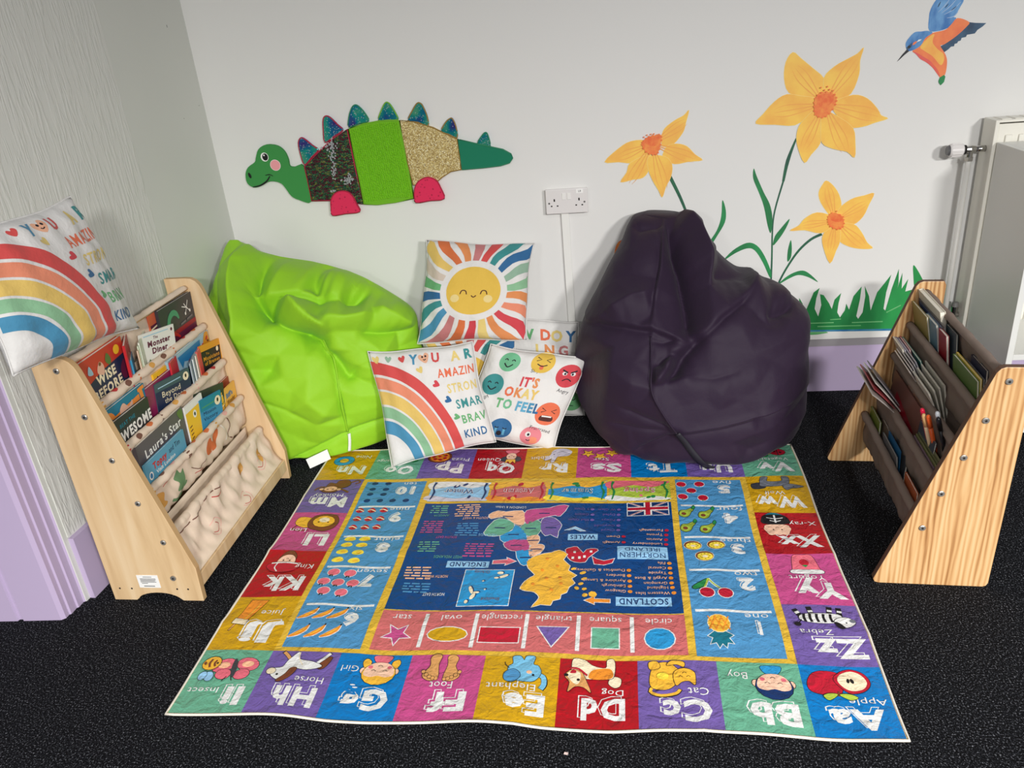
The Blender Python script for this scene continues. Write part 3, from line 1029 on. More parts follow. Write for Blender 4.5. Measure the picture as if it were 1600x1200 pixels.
# cloth body and hem
nu, nv = 80, 60
U, V = np.meshgrid(np.linspace(0, 160, nu + 1), np.linspace(0, 120, nv + 1))
X, Y, Z_ = rug_fn(U.ravel(), V.ravel(), np.zeros(U.size))
top = np.stack([X, Y, Z_], 1)
bot = np.stack([X, Y, np.maximum(Z_ - 0.004, 0.0006)], 1)
W_ = nu + 1
ff = []
for j in range(nv):
    for i in range(nu):
        a = j * W_ + i
        ff.append((a, a + 1, a + W_ + 1, a + W_))
n0 = len(top)
ff += [tuple(k + n0 for k in q[::-1]) for q in ff]
rim = [i for i in range(W_)] + [j * W_ + nu for j in range(1, nv + 1)] + [nv * W_ + i for i in range(nu - 1, -1, -1)] + [j * W_ for j in range(nv - 1, 0, -1)]
for i in range(len(rim)):
    a, b_ = rim[i], rim[(i + 1) % len(rim)]
    ff.append((a, a + n0, b_ + n0, b_))
mobj('rug_cloth', np.concatenate([top, bot]).tolist(), ff, C['border'], rug, smooth=True)
hem_m = mat('cream_hem', (226, 218, 204), 0.7, bump=(300, 0.3, 0.002))
hp = [(float(top[i][0]), float(top[i][1]), max(float(top[i][2]) - 0.001, 0.0032)) for i in rim]
MB().tube(hp + [hp[0]], 0.0032, 6).build('hem', hem_m, rug, smooth=True)

CELL_W, CELL_H = RUG_W / 9, 20.0
CELLS = {
    'A': ('blue', 'Apple', (8.2, 15.0, 12.1, 6.0), (5.3, 10.3, 7.9, 2.0), (10.0, 5.5, 13.3, 9.0)),
    'B': ('green', 'Boy', (6.8, 14.9, 12.2, 6.5), (13.5, 4.3, 4.6, 2.6), (6.1, 6.1, 9.0, 10.2)),
    'C': ('purple', 'Cat', (7.2, 14.9, 12.2, 6.6), (4.6, 9.5, 4.7, 2.3), (10.1, 5.5, 10.7, 10.6)),
    'D': ('red', 'Dog', (7.5, 14.5, 11.8, 6.5), (5.5, 9.8, 5.1, 2.0), (10.1, 5.0, 12.9, 10.6)),
    'E': ('yellow', 'Elephant', (6.9, 14.7, 10.9, 6.4), (10.6, 9.7, 11.6, 2.4), (7.9, 5.0, 10.0, 10.6)),
    'F': ('pink', 'Foot', (6.1, 14.5, 9.4, 6.2), (9.0, 9.6, 5.6, 2.3), (9.6, 4.2, 9.7, 8.4)),
    'G': ('blue', 'Girl', (7.9, 14.0, 12.6, 6.6), (14.2, 4.9, 4.7, 2.0), (6.9, 5.1, 9.3, 9.5)),
    'H': ('purple', 'Horse', (7.2, 14.5, 12.4, 6.4), (5.3, 9.3, 7.5, 2.2), (9.2, 5.3, 15.0, 10.4)),
    'I': ('green', 'Insect', (4.2, 14.9, 6.5, 6.0), (12.2, 13.1, 7.8, 1.9), (8.9, 5.9, 13.8, 10.1)),
    'J': ('yellow', 'Juice', (6.7, 14.6, 10.2, 6.4), (5.7, 6.5, 6.3, 2.1), (12.3, 7.4, 8.3, 13.0)),
    'K': ('red', 'King', (6.8, 14.8, 12.4, 6.6), (4.2, 7.1, 5.7, 2.5), (10.6, 5.0, 10.5, 9.4)),
    'L': ('pink', 'Lion', (5.3, 14.3, 8.9, 6.3), (12.9, 9.6, 5.7, 2.0), (8.2, 5.2, 13.8, 9.6)),
    'M': ('purple', 'Monkey', (8.3, 14.4, 14.4, 6.0), (9.2, 10.4, 10.4, 2.2), (8.4, 4.7, 15.2, 8.8)),
    'N': ('yellow', 'Nine', (6.5, 14.2, 12.0, 5.9), (4.8, 5.1, 6.1, 2.4), (11.2, 7.4, 7.7, 6.6)),
    'O': ('green', 'Orange', (7.1, 14.5, 11.9, 5.6), (13.0, 8.2, 8.0, 2.2), (6.0, 5.3, 8.6, 8.6)),
    'P': ('purple', 'Pizza', (7.3, 14.1, 11.1, 6.4), (4.7, 8.0, 6.6, 2.4), (12.4, 6.0, 8.6, 8.2)),
    'Q': ('red', 'Queen', (7.6, 14.1, 11.2, 6.4), (12.4, 8.1, 8.4, 2.4), (5.0, 6.2, 7.8, 9.2)),
    'R': ('yellow', 'Rabbit', (7.0, 14.0, 10.5, 6.0), (12.0, 7.4, 8.0, 2.3), (6.4, 5.6, 9.4, 9.2)),
    'S': ('pink', 'Star', (7.8, 14.5, 11.3, 6.0), (9.7, 8.9, 5.4, 2.4), (10.1, 5.7, 13.1, 8.6)),
    'T': ('blue', None, (7.4, 14.6, 10.3, 6.0), None, None),
    'U': ('purple', None, (8.0, 14.7, 11.5, 5.9), None, None),
    'V': ('green', 'Vegetable', (7.4, 14.8, 11.5, 6.2), (8.4, 9.8, 11.0, 2.2), (6.8, 5.0, 9.3, 7.0)),
    'W': ('yellow', 'Wolf', (9.0, 14.7, 15.0, 6.2), (10.4, 9.9, 6.0, 2.0), (9.0, 4.9, 15.4, 8.8)),
    'X': ('red', 'X-ray', (7.2, 14.3, 11.8, 5.9), (5.2, 5.6, 7.4, 2.3), (12.5, 5.6, 7.7, 10.6)),
    'Y': ('pink', 'Yogurt', (7.0, 14.8, 12.2, 6.8), (9.2, 9.7, 9.1, 2.3), (8.6, 4.2, 8.2, 7.6)),
    'Z': ('purple', 'Zebra', (6.8, 14.9, 12.3, 6.5), (11.6, 9.8, 7.6, 2.0), (8.9, 4.9, 14.0, 9.0)),
}


class Pic:
    """drawing in a box: x, y in -1..1"""

    def __init__(s, pr, x, y, w, h):
        s.p, s.x, s.y, s.a, s.b = pr, x, y, w / 2, h / 2

    def m(s, pts):
        return [(s.x + a * s.a, s.y + b_ * s.b) for a, b_ in pts]

    def b_(s, pts, c, o=0.13):
        s.p.blob(s.m(pts), C[c], C['black'] if o else None, o)
        return s

    def q(s, pts, c, o=0.0, oc='black'):
        s.p.poly(s.m(pts), C[c], C[oc] if o else None, o)
        return s

    def e(s, x, y, rx, ry, c, rot=0, o=0.13, oc='black'):
        s.p.ell(s.x + x * s.a, s.y + y * s.b, rx * s.a, ry * s.b, C[c], rot, C[oc] if o else None, o, n=14)
        return s

    def l(s, pts, w, c='black'):
        s.p.curve(s.m(pts), w, C[c], n=3)
        return s


def face(P, x, y, d, c='black'):
    P.e(x - d, y, 0.05, 0.05, c, o=0).e(x + d, y, 0.05, 0.05, c, o=0).l([(x - d * .4, y - .14), (x, y - .2), (x + d * .4, y - .14)], 0.12, c)


def d_A(P):
    P.b_([(.0, .5), (.5, .65), (.95, .45), (1, -.1), (.75, -.7), (.3, -.85), (-.1, -.6)], 'crimson')
    P.b_([(-.1, .35), (-.35, .55), (-.75, .35), (-.98, -.15), (-.85, -.75), (-.45, -1), (-.05, -.75), (.15, -.3)], 'crimson')
    P.b_([(-.12, .2), (-.38, .38), (-.72, .22), (-.88, -.2), (-.75, -.68), (-.45, -.88), (-.1, -.65), (.03, -.25)], 'cream', 0)
    P.e(-.42, -.25, .06, .16, 'black', 10, 0).e(-.3, -.25, .05, .15, 'black', -10, 0)
    P.l([(.1, .45), (.12, .75)], .35, 'brown').b_([(.1, .65), (-.2, .95), (-.45, .8), (-.2, .6)], 'lime').b_([(.15, .65), (.45, 1), (.6, .75), (.4, .6)], 'lime')


def kid(P, hair, body, girl=False):
    P.b_([(-.42, -1), (.42, -1), (.45, -.75), (.2, -.5), (-.2, -.5), (-.45, -.75)], body)
    if girl:
        P.b_([(-.55, -.55), (-.85, -.75), (-.98, -.45), (-.7, .0)], 'gold').b_([(.55, -.55), (.85, -.75), (.98, -.45), (.7, .0)], 'gold')
    P.e(-.85, .05, .16, .2, 'skin').e(.85, .05, .16, .2, 'skin')
    P.e(0, .22, .88, .72, hair).b_([(-.78, .3), (-.4, .45), (0, .36), (.4, .45), (.78, .3), (.72, -.15), (.4, -.45), (0, -.52), (-.4, -.45), (-.72, -.15)], 'skin', 0)
    P.l([(-.42, .05), (-.3, -.02), (-.18, .05)], .14).l([(.18, .05), (.3, -.02), (.42, .05)], .14).l([(-.12, -.25), (0, -.32), (.12, -.25)], .14)
    P.e(-.5, -.18, .12, .1, 'rose', o=0).e(.5, -.18, .12, .1, 'rose', o=0)


def d_B(P):
    kid(P, 'dnavy', 'mblue')


def d_G(P):
    kid(P, 'gold', 'rose', True)


def d_C(P):
    P.l([(.7, .3), (.95, .7), (.5, .95), (-.1, .85), (-.3, .6)], 1.0).l([(.7, .3), (.93, .7), (.5, .92), (-.1, .82), (-.28, .62)], .72, 'gold')
    P.b_([(.95, .1), (.8, .55), (.2, .6), (-.2, .2), (-.3, -.4), (.2, -.9), (.75, -.7)], 'gold')
    P.b_([(.9, -.5), (.95, -.9), (.6, -.95), (.5, -.6)], 'gold')
    P.b_([(-.95, .05), (-.9, .4), (-.68, .18), (-.38, .22), (-.15, .42), (-.05, .05), (-.1, -.35), (-.5, -.55), (-.9, -.35)], 'gold')
    P.l([(-.75, -.05), (-.67, -.12), (-.58, -.05)], .13).l([(-.42, -.05), (-.34, -.12), (-.26, -.05)], .13).l([(-.6, -.25), (-.5, -.32), (-.42, -.25)], .13)
    P.b_([(-.5, -.6), (-.2, -.75), (.2, -.7), (0, -.95), (-.5, -.9)], 'gold').e(.4, -.1, .25, .2, 'lemon', o=0)


def d_D(P):
    P.b_([(-.95, .5), (-.98, .1), (-.7, .0), (-.55, .35), (-.75, .6)], 'cream')
    P.b_([(.7, .1), (-.5, .15), (-.75, -.1), (-.75, -.95), (-.5, -.95), (-.45, -.5), (.0, -.6), (.3, -.9), (.7, -.95), (.75, -.4)], 'cream')
    P.b_([(.1, .15), (-.5, .15), (-.72, -.05), (-.6, -.45), (-.1, -.4), (.1, -.2)], 'orange', 0)
    P.b_([(.2, .35), (.05, .9), (.3, .65), (.6, .62), (.85, .9), (.8, .4), (.98, .05), (.75, -.3), (.4, -.2)], 'tan')
    P.b_([(.45, .35), (.6, .5), (.9, .05), (.75, -.25), (.45, -.15)], 'cream', 0).e(.5, .25, .06, .07, 'black', o=0).e(.93, .02, .08, .08, 'black', o=0)
    P.b_([(.6, -.12), (.8, -.1), (.72, -.28), (.6, -.25)], 'crimson', 0).l([(.2, .0), (.5, -.35), (.8, -.38)], .5, 'crimson')


def d_E(P):
    P.l([(-.5, .1), (-.85, .2), (-.95, .6), (-.8, .9)], 1.5).l([(-.5, .1), (-.85, .2), (-.93, .6), (-.8, .88)], 1.2, 'lblue')
    P.b_([(.75, .1), (.4, .5), (-.1, .55), (-.5, .45), (-.75, .0), (-.6, -.4), (-.35, -.5), (-.4, -.95), (0, -.95), (.1, -.7), (.3, -.95), (.65, -.9), (.6, -.5), (.8, -.3)], 'lblue')
    P.b_([(.2, .3), (.5, .6), (.9, .5), (.95, .1), (.6, -.15), (.3, .0)], 'sky').e(-.4, .15, .06, .06, 'black', o=0).e(-.2, .0, .13, .1, 'peach', o=0)
    P.l([(.75, -.2), (.95, -.4), (.98, -.55)], .2)


def d_F(P):
    for s in (-1, 1):
        P.b_([(s * .12, .7), (s * .35, .98), (s * .7, .9), (s * .9, .55), (s * .62, -.1), (s * .68, -.7), (s * .45, -.98), (s * .15, -.85), (s * .22, -.2)], 'tan')
        for k in range(5):
            P.e(s * (.2 + .17 * k), .85 - .06 * k * k * .5, .09, .12, 'tan', o=.1)


def d_H(P):
    P.b_([(-.9, -.2), (-.98, -.7), (-.7, -.6), (-.5, -.3), (-.55, -.05), (-.75, .05)], 'brown')
    P.l([(-.5, -.2), (-.7, -.55), (-.9, -.95)], 1.0).l([(-.5, -.2), (-.7, -.55), (-.88, -.92)], .8, 'white').l([(.3, -.3), (.55, -.7), (.75, -.95)], 1.0).l([(.3, -.3), (.55, -.7), (.72, -.92)], .8, 'tan')
    P.b_([(-.75, -.1), (-.3, .15), (.2, .1), (.35, .55), (.5, .85), (.8, .6), (.9, .2), (.55, .05), (.45, -.4), (.2, -.95), (.1, -.5), (-.4, -.35)], 'white')
    P.b_([(.05, .1), (.15, .6), (.4, .95), (.55, .9), (.35, .5), (.25, .1)], 'brown').e(.85, .35, .15, .2, 'cream', o=.1).e(.6, .55, .04, .06, 'black', o=0)
    P.l([(-.1, -.1), (.1, -.5), (.15, -.9)], .2, 'cream')


def d_I(P):
    for s, x in ((-1, -.65), (1, .25)):
        P.e(-.22 + s * .42, -.15 + .05 * s, .42, .42, 'rose', 20 * s).e(-.25 + s * .33, .45, .28, .32, 'rose', -10 * s).e(-.22 + s * .42, -.15 + .05 * s, .22, .2, 'peach', 0, 0)
    P.e(-.22, .08, .1, .62, 'dgrey', 12, 0).l([(-.1, .6), (.0, .9)], .2).l([(-.25, .6), (-.35, .88)], .2)
    P.e(.55, .6, .16, .3, 'panel', 20, .1).e(.78, .58, .14, .26, 'panel', -10, .1).e(.68, -.2, .33, .42, 'gold', 15)
    for k in (-.12, .06, .24):
        P.l([(.68 + k - .05, .12 - abs(k)), (.7 + k, -.2), (.66 + k, -.52 + abs(k))], .55, 'brown')
    P.e(.47, -.2, .04, .06, 'black', o=0)


def d_J(P):
    P.l([(.3, .35), (.6, .9)], .6).l([(.3, .35), (.58, .88)], .4, 'tan')
    P.q([(-.9, -.9), (.25, -.95), (.5, .35), (-.15, .45)], 'orange', .13).q([(-.35, .3), (.55, .2), (.62, .5), (-.25, .58)], 'cream', .13)
    P.l([(-.5, -.7), (-.05, .3)], .4, 'gold')


def d_K(P):
    P.b_([(-.4, -.3), (.4, -.3), (.42, -.6), (.15, -.98), (-.15, -.98), (-.42, -.6)], 'brown')
    P.b_([(-.42, .15), (.42, .15), (.45, -.3), (.2, -.62), (-.2, -.62), (-.45, -.3)], 'skin')
    P.b_([(-.95, .3), (-.7, .8), (-.1, .98), (.5, .9), (.95, .45), (.7, .1), (0, .0), (-.7, .1)], 'crimson')
    P.l([(-.75, .16), (0, .06), (.75, .16)], .5, 'white').l([(.2, .9), (.45, .55), (.4, .1)], .35, 'white')
    face(P, 0, -.12, .18)


def d_L(P):
    P.b_([(.2, -.3), (.9, -.5), (.98, .2), (.5, .6), (.1, .4)], 'gold').l([(.85, .4), (.98, .8), (.6, .95), (.2, .85)], .5, 'brown')
    P.b_([(-.1, .85), (-.55, .95), (-.9, .55), (-.98, -.1), (-.75, -.75), (-.2, -.85), (.25, -.55), (.4, .1), (.25, .65)], 'brown')
    P.e(-.3, -.05, .5, .6, 'gold', 0, .1).e(-.3, -.2, .24, .26, 'cream', o=0)
    face(P, -.3, .05, .22)


def d_M(P):
    P.l([(-.2, -.1), (-.6, -.6), (-.85, -.9), (-.98, -.6), (-.8, -.4)], .7, 'brown').b_([(-.3, .2), (-.6, -.3), (-.4, -.95), (.0, -.9), (.1, -.5), (.4, -.6), (.4, .1)], 'brown')
    P.l([(.3, .2), (.7, .0), (.9, .5)], .8, 'brown').l([(-.2, .3), (-.5, .6), (-.7, .9)], .8, 'brown')
    P.e(.2, .4, .42, .5, 'brown').e(.2, .32, .3, .36, 'peach', o=0).e(-.2, .45, .1, .16, 'peach').e(.6, .4, .1, .16, 'peach')
    face(P, .2, .4, .12)


def d_N(P):
    P.e(0, 0, .95, .95, 'mblue').e(0, 0, .42, .42, 'gold')


def d_O(P):
    P.e(.1, -.1, .85, .85, 'orange').e(.3, .1, .2, .15, 'gold', 20, 0).b_([(-.1, .6), (-.6, .95), (-.95, .7), (-.5, .5)], 'leaf')


def d_P(P):
    P.e(0, 0, .98, .98, 'brown').e(0, 0, .8, .8, 'orange', o=0)
    for k in range(7):
        P.e(.5 * math.cos(k * .9), .5 * math.sin(k * .9), .16, .16, 'crimson', o=0)
    P.e(0, 0, .14, .14, 'crimson', o=0).e(.25, .1, .08, .06, 'leaf', o=0).e(-.3, -.2, .08, .06, 'leaf', o=0)


def d_Q(P):
    P.b_([(-.9, .4), (-.5, .6), (0, .3), (.5, .6), (.9, .4), (.6, -.1), (-.6, -.1)], 'dgrey').b_([(-.6, -1), (.6, -1), (.3, -.5), (-.3, -.5)], 'rose')
    P.e(0, -.1, .45, .5, 'skin').q([(-.4, .35), (-.45, .95), (-.2, .6), (0, .98), (.2, .6), (.45, .95), (.4, .35)], 'gold', .1)
    face(P, 0, -.05, .2)


def d_R(P):
    P.b_([(.1, .3), (.3, .95), (.55, .9), (.4, .3), (.6, .6), (.95, .75), (.98, .45), (.6, .0), (.5, -.5), (.1, -.9), (-.5, -.9), (-.95, -.5), (-.7, .1), (-.2, .2)], 'mauve')
    P.e(.35, -.05, .06, .06, 'black', o=0).l([(-.6, -.3), (-.2, -.5), (.1, -.3)], .14)


def star(n=5, r0=1.0, r1=.45, rot=90, x=0, y=0):
    return [(x + (r0 if k % 2 == 0 else r1) * math.cos(math.radians(rot + k * 180 / n)), y + (r0 if k % 2 == 0 else r1) * math.sin(math.radians(rot + k * 180 / n))) for k in range(2 * n)]


def d_S(P):
    for x, y in ((-.6, -.3), (.0, .25), (.62, -.2)):
        P.q([(x + a * .36, y + b_ * .6) for a, b_ in star()], 'gold', .16).e(x - .05, y, .03, .04, 'black', o=0).e(x + .05, y, .03, .04, 'black', o=0)


def d_V(P):
    P.e(-.3, .0, .55, .6, 'crimson').l([(-.3, .6), (-.3, -.6)], .3).e(-.5, .1, .1, .12, 'black', o=0).e(-.1, -.1, .1, .12, 'black', o=0)
    P.b_([(.3, .5), (.95, .3), (.8, -.3), (.4, -.1)], 'gold').l([(.4, .6), (.6, .95), (.9, .9)], .4, 'leaf')


def d_W(P):
    P.b_([(.95, .55), (.98, -.1), (.6, -.25), (.45, .1), (.55, .5)], 'dgrey')
    P.b_([(.6, .25), (-.2, .2), (-.45, -.05), (-.5, -.9), (-.25, -.95), (-.2, -.4), (.35, -.4), (.3, -.95), (.55, -.95), (.65, -.2)], 'grey')
    P.b_([(-.2, .2), (-.3, .75), (-.5, .55), (-.75, .5), (-.98, .3), (-.7, .1), (-.45, .0)], 'grey').e(-.6, .35, .03, .05, 'black', o=0)


def d_X(P):
    P.b_([(-.75, .1), (.75, .1), (.85, .6), (.6, 1), (0, .9), (-.6, 1), (-.85, .6)], 'skin').b_([(-.85, .3), (.85, .3), (.8, .75), (.4, .95), (-.4, .95), (-.8, .75)], 'skin', 0)
    P.b_([(-.9, .0), (.9, .0), (.95, -.55), (.6, -.85), (0, -.95), (-.6, -.85), (-.95, -.55)], 'black', 0)
    P.l([(0, -.1), (0, -.8)], .5, 'white').l([(-.4, -.3), (0, -.2), (.4, -.3)], .3, 'white').l([(-.6, -.55), (0, -.45), (.6, -.55)], .3, 'white').b_([(-.6, -.8), (-.2, -.98), (.3, -.98), (.6, -.8), (.1, -.85)], 'teal', 0)
    face(P, 0, .55, .3)


def d_Y(P):
    P.b_([(-.95, .8), (.95, .8), (.85, .5), (.6, -.9), (0, -1), (-.6, -.9), (-.85, .5)], 'rose').b_([(-.95, .95), (0, 1), (.95, .95), (.9, .6), (0, .55), (-.9, .6)], 'white', .13)
    P.e(0, -.2, .3, .34, 'crimson', o=0).q([(-.2, .1), (0, .3), (.2, .1), (0, .05)], 'leaf')


def d_Z(P):
    P.l([(-.55, -.1), (-.6, -.85)], 1.3).l([(-.2, -.1), (-.3, -.9)], 1.3).l([(.35, -.1), (.4, -.9)], 1.3).l([(.7, .0), (.9, -.7)], 1.3)
    for x0, y0, x1, y1 in ((-.58, -.45, -.6, -.6), (-.26, -.5, -.28, -.65), (.37, -.45, .38, -.6), (.8, -.35, .85, -.5)):
        P.l([(x0, y0), (x1, y1)], 1.1, 'white')
    P.b_([(.75, .2), (.2, .4), (-.4, .35), (-.6, .1), (-.5, -.3), (.3, -.35), (.75, -.2)], 'white')
    for x in (-.25, -.02, .2, .42, .62):
        P.l([(x, .33), (x + .03, .0), (x, -.3)], .62)
    P.b_([(-.3, .3), (-.45, .75), (-.75, .7), (-.98, .35), (-.8, .0), (-.5, .0)], 'white').b_([(-.3, .35), (-.4, .85), (-.6, .8), (-.45, .4)], 'black', 0)
    P.e(-.9, .25, .1, .14, 'grey', o=0).e(-.68, .4, .03, .05, 'black', o=0).e(.92, .55, .12, .16, 'black', o=0).l([(.75, .2), (.9, .5)], .3)


order = 'ABCDEFGHIJKLMNOPQRSTUVWXYZ'
for i, k in enumerate(order):
    cx, cy = (i, 5) if i < 9 else (8, 13 - i) if i < 13 else (21 - i, 0) if i < 22 else (0, i - 21)
    x0, y0 = cx * CELL_W, cy * CELL_H
    col, word, lb, wbx, pb = CELLS[k]
    in_l, in_r = (0.35 if cx == 0 else 0), (0.35 if cx == 8 else 0)
    in_b, in_t = (0.35 if cy == 0 else 0), (0.35 if cy == 5 else 0)
    sq = RUG.part('letter_square', rug, '%s square with %s%s' % (col, k + k.lower(), ' for ' + word if word else ' letters'))
    sq.poly([(x0 + in_l, y0 + in_b), (x0 + CELL_W - in_r, y0 + in_b), (x0 + CELL_W - in_r, y0 + CELL_H - in_t), (x0 + in_l, y0 + CELL_H - in_t)], C[col])
    so = sq.build()
    lt = RUG.part('printed_letters', so)
    pair = k + k.lower()
    lx, ly, lw_, lh_ = x0 + lb[0], y0 + lb[1], lb[2] - 1.2, lb[3] - 0.7
    lt.text(pair, lx + 0.75, ly - 0.75, lh_, C['white'], width=lw_, bold=0.04)
    lt.text(pair, lx + 0.70, ly - 0.70, lh_ * 1.0, C[col], width=lw_ * 0.985, bold=0.02)
    lt.text(pair, lx, ly, lh_, C['white'], width=lw_, bold=0.04)
    lt.build(2)
    if word:
        wt = RUG.part('printed_word', so)
        wt.text(word, x0 + wbx[0], y0 + wbx[1], wbx[3] * (0.95 if not set(word) & set('gpyqj') else 0.85), C['white'], width=wbx[2], bold=0.0)
        wt.build(8)
    if pb:
        pc = RUG.part('printed_picture', so)
        globals()['d_' + k](Pic(pc, x0 + pb[0], y0 + pb[1], pb[2], pb[3]))
        pc.build(2)


# counting strips
def panel(name, u0, u1, v0, v1, col, label, waves=0.25):
    p = RUG.part(name, rug, label)
    p.poly([(u0, v0), (u1, v0), (u1, v1), (u0, v1)], C[col])
    return p.build()


nl = panel('number_panel', 19.7, 39.7, 21.8, 98.6, 'sky', 'light blue counting strip from one to five')
nr = panel('number_panel', 120.2, 140.6, 21.8, 98.6, 'sky', 'light blue counting strip from six to ten')
for par, u0, u1 in ((nl, 20.6, 38.8), (nr, 121.0, 139.6)):
    for v_ in (84.4 - 1.4, 67.6 - .6, 52.3, 36.6):
        w = RUG.part('divider', par)
        w.curve([(u0, v_), (u0 * .7 + u1 * .3, v_ + .25), (u0 * .3 + u1 * .7, v_ - .2), (u1, v_ + .1)], .85, C['white'])
        w.build(2)


def number(par, d, word, du, dv, wu, wv, ww, dw=4.2):
    n = RUG.part('printed_number', par)
    n.text(d, du + .45, dv - .45, 4.6, C['white'], width=dw, bold=0.04)
    n.text(d, du + .42, dv - .42, 4.6, C['sky'], width=dw, bold=0.0)
    n.text(d, du, dv, 4.6, C['white'], width=dw, bold=0.04)
    n.text(word, wu, wv, 2.0, C['white'], width=ww)
    n.build(2)


number(nl, '1', 'one', 24.2, 89.1, 24.4, 84.9, 5.9, 2.4)
number(nl, '2', 'two', 24.7, 73.0, 24.4, 68.7, 6.1)
number(nl, '3', 'three', 24.7, 58.3, 24.9, 54.0, 8.7)
number(nl, '4', 'four', 24.8, 43.2, 24.7, 38.4, 7.6)
number(nl, '5', 'five', 25.0, 27.8, 25.4, 23.4, 6.0)
number(nr, '6', 'six', 125.5, 88.8, 125.6, 84.5, 3.9)
number(nr, '7', 'seven', 126.0, 73.2, 125.9, 68.9, 9.2)
number(nr, '8', 'eight', 125.7, 58.3, 125.7, 53.8, 8.2)
number(nr, '9', 'nine', 125.9, 42.6, 125.7, 38.2, 6.6)
number(nr, '10', 'ten', 125.6, 27.6, 125.6, 23.2, 4.6, 7.6)


def fruit(par, fn, spots, w, h, name):
    for u, v_ in spots:
        p = RUG.part(name, par)
        fn(Pic(p, u, v_, w, h))
        p.build(2)


def f_apple(P):
    P.e(0, .05, .9, .85, 'crimson', o=.18, oc='white').l([(0, .6), (.1, 1)], .3, 'leaf')


def f_pome(P):
    P.e(0, -.1, .95, .8, 'rose', o=.18, oc='white').l([(0, .5), (-.1, .95)], .3, 'black').b_([(0, .6), (.5, .95), (.4, .55)], 'black', 0)


def f_lemon(P):
    P.b_([(-1, .3), (-.5, .7), (.3, .8), (.9, .5), (1, .0), (.6, -.6), (-.2, -.8), (-.8, -.4)], 'lemon', 0).e(-.2, .1, .5, .3, 'gold', 10, 0)


def f_melon(P):
    P.b_([(-.9, .5), (.2, .95), (.95, .2), (.3, -.8), (-.5, -.5)], 'crimson', 0).l([(-.95, .5), (.2, -.2), (.95, .1)], .4, 'cream').e(.0, .35, .12, .12, 'black', o=0)


def f_berry(P):
    P.e(0, 0, .9, .8, 'dnavy', 15, 0).e(.1, .2, .2, .15, 'navy', 0, 0)


def f_banana(P):
    P.p.curve(P.m([(-.95, -.7), (-.6, -.1), (.1, .45), (.95, .85)]), [.3, 1.7, 1.8, .5], C['white'])
    P.p.curve(P.m([(-.9, -.7), (-.55, -.1), (.1, .42), (.9, .82)]), [.2, 1.35, 1.45, .4], C['orange'])
    P.p.curve(P.m([(-.7, -.5), (-.4, .0), (.1, .35), (.6, .6)]), [.1, .4, .4, .1], C['gold'])
    P.e(-.9, -.72, .09, .12, 'black', o=0)


def f_avo(P):
    P.b_([(.95, .3), (.9, .75), (.4, .95), (-.1, .7), (-.4, .1), (-.7, -.3), (-.5, -.55), (.1, -.2), (.7, -.1)], 'avo', .18).b_([(.85, .35), (.75, .65), (.4, .8), (.05, .6), (-.15, .2), (.3, .0), (.7, .1)], 'lime', 0)
    P.e(.45, .45, .28, .22, 'brown', o=0).b_([(-.6, -.3), (-.9, -.6), (-.75, -.95), (-.5, -.6)], 'leaf', .1)


def f_kiwi(P):
    P.e(0, 0, .98, .92, 'brown', o=.14, oc='cream').e(-.05, .12, .85, .72, 'lemon', 0, 0).e(-.05, .12, .3, .22, 'cream', o=0)
    for k in range(8):
        P.e(-.05 + .5 * math.cos(k * .785), .12 + .42 * math.sin(k * .785), .06, .06, 'brown', o=0)


def f_cherry(P):
    P.l([(-.45, .15), (-.1, -.35), (.15, -.9)], .8, 'white').l([(.5, .25), (.3, -.3), (.15, -.9)], .8, 'white').b_([(.15, -.85), (.5, -.6), (.98, -.05), (.9, .2), (.4, -.15)], 'leaf', .2)
    P.l([(-.45, .15), (-.1, -.35), (.15, -.88)], .4, 'lime').l([(.5, .25), (.3, -.3), (.15, -.88)], .4, 'lime')
    P.e(-.6, .5, .36, .44, 'crimson', o=.22, oc='white').e(.32, .5, .36, .44, 'crimson', o=.22, oc='white')


def f_pine(P):
    P.q([(-.2, .0), (-.95, .3), (-.6, .45), (-.9, .75), (-.45, .7), (-.35, .98), (-.05, .75), (.2, 1), (.4, .7), (.85, .8), (.6, .45), (.98, .35), (.3, .0)], 'teal', .18, 'white')
    P.e(0, -.42, .85, .55, 'gold', o=.18, oc='cream')
    for k in (-.5, 0, .5):
        P.l([(k - .3, -.85), (k + .3, .0)], .3, 'orange').l([(k + .3, -.85), (k - .3, .0)], .3, 'orange')


fruit(nl, f_pine, [(33.6, 89.9)], 6.1, 11.4, 'printed_pineapple')
fruit(nl, f_cherry, [(33.6, 74.3)], 10.0, 8.4, 'printed_cherries')
fruit(nl, f_kiwi, [(36.8, 56.1), (30.4, 55.8), (34.1, 61.0)], 4.9, 4.4, 'printed_kiwi')
fruit(nl, f_avo, [(37.0, 39.6), (31.4, 40.0), (37.0, 46.7), (31.5, 47.1)], 5.2, 6.6, 'printed_avocado')
fruit(nl, f_apple, [(38.0, 24.6), (32.4, 24.4), (35.1, 28.2), (37.9, 31.8), (31.9, 32.2)], 3.3, 3.4, 'printed_apple')
fruit(nr, f_banana, [(138.0, 86.2), (133.9, 86.1), (130.0, 86.1), (138.2, 92.8), (133.9, 92.8), (129.7, 92.8)], 5.0, 5.4, 'printed_banana')
fruit(nr, f_pome, [(136.8, 69.6), (131.9, 70.0), (138.3, 73.7), (134.1, 74.0), (129.8, 74.2), (136.9, 77.7), (131.8, 78.2)], 3.6, 3.7, 'printed_peach')
fruit(nr, f_lemon, [(137.1, 53.6), (132.6, 53.5), (137.2, 56.6), (132.6, 56.7), (137.4, 60.2), (132.5, 60.6), (137.6, 63.8), (132.6, 64.2)], 3.5, 2.9, 'printed_lemon')
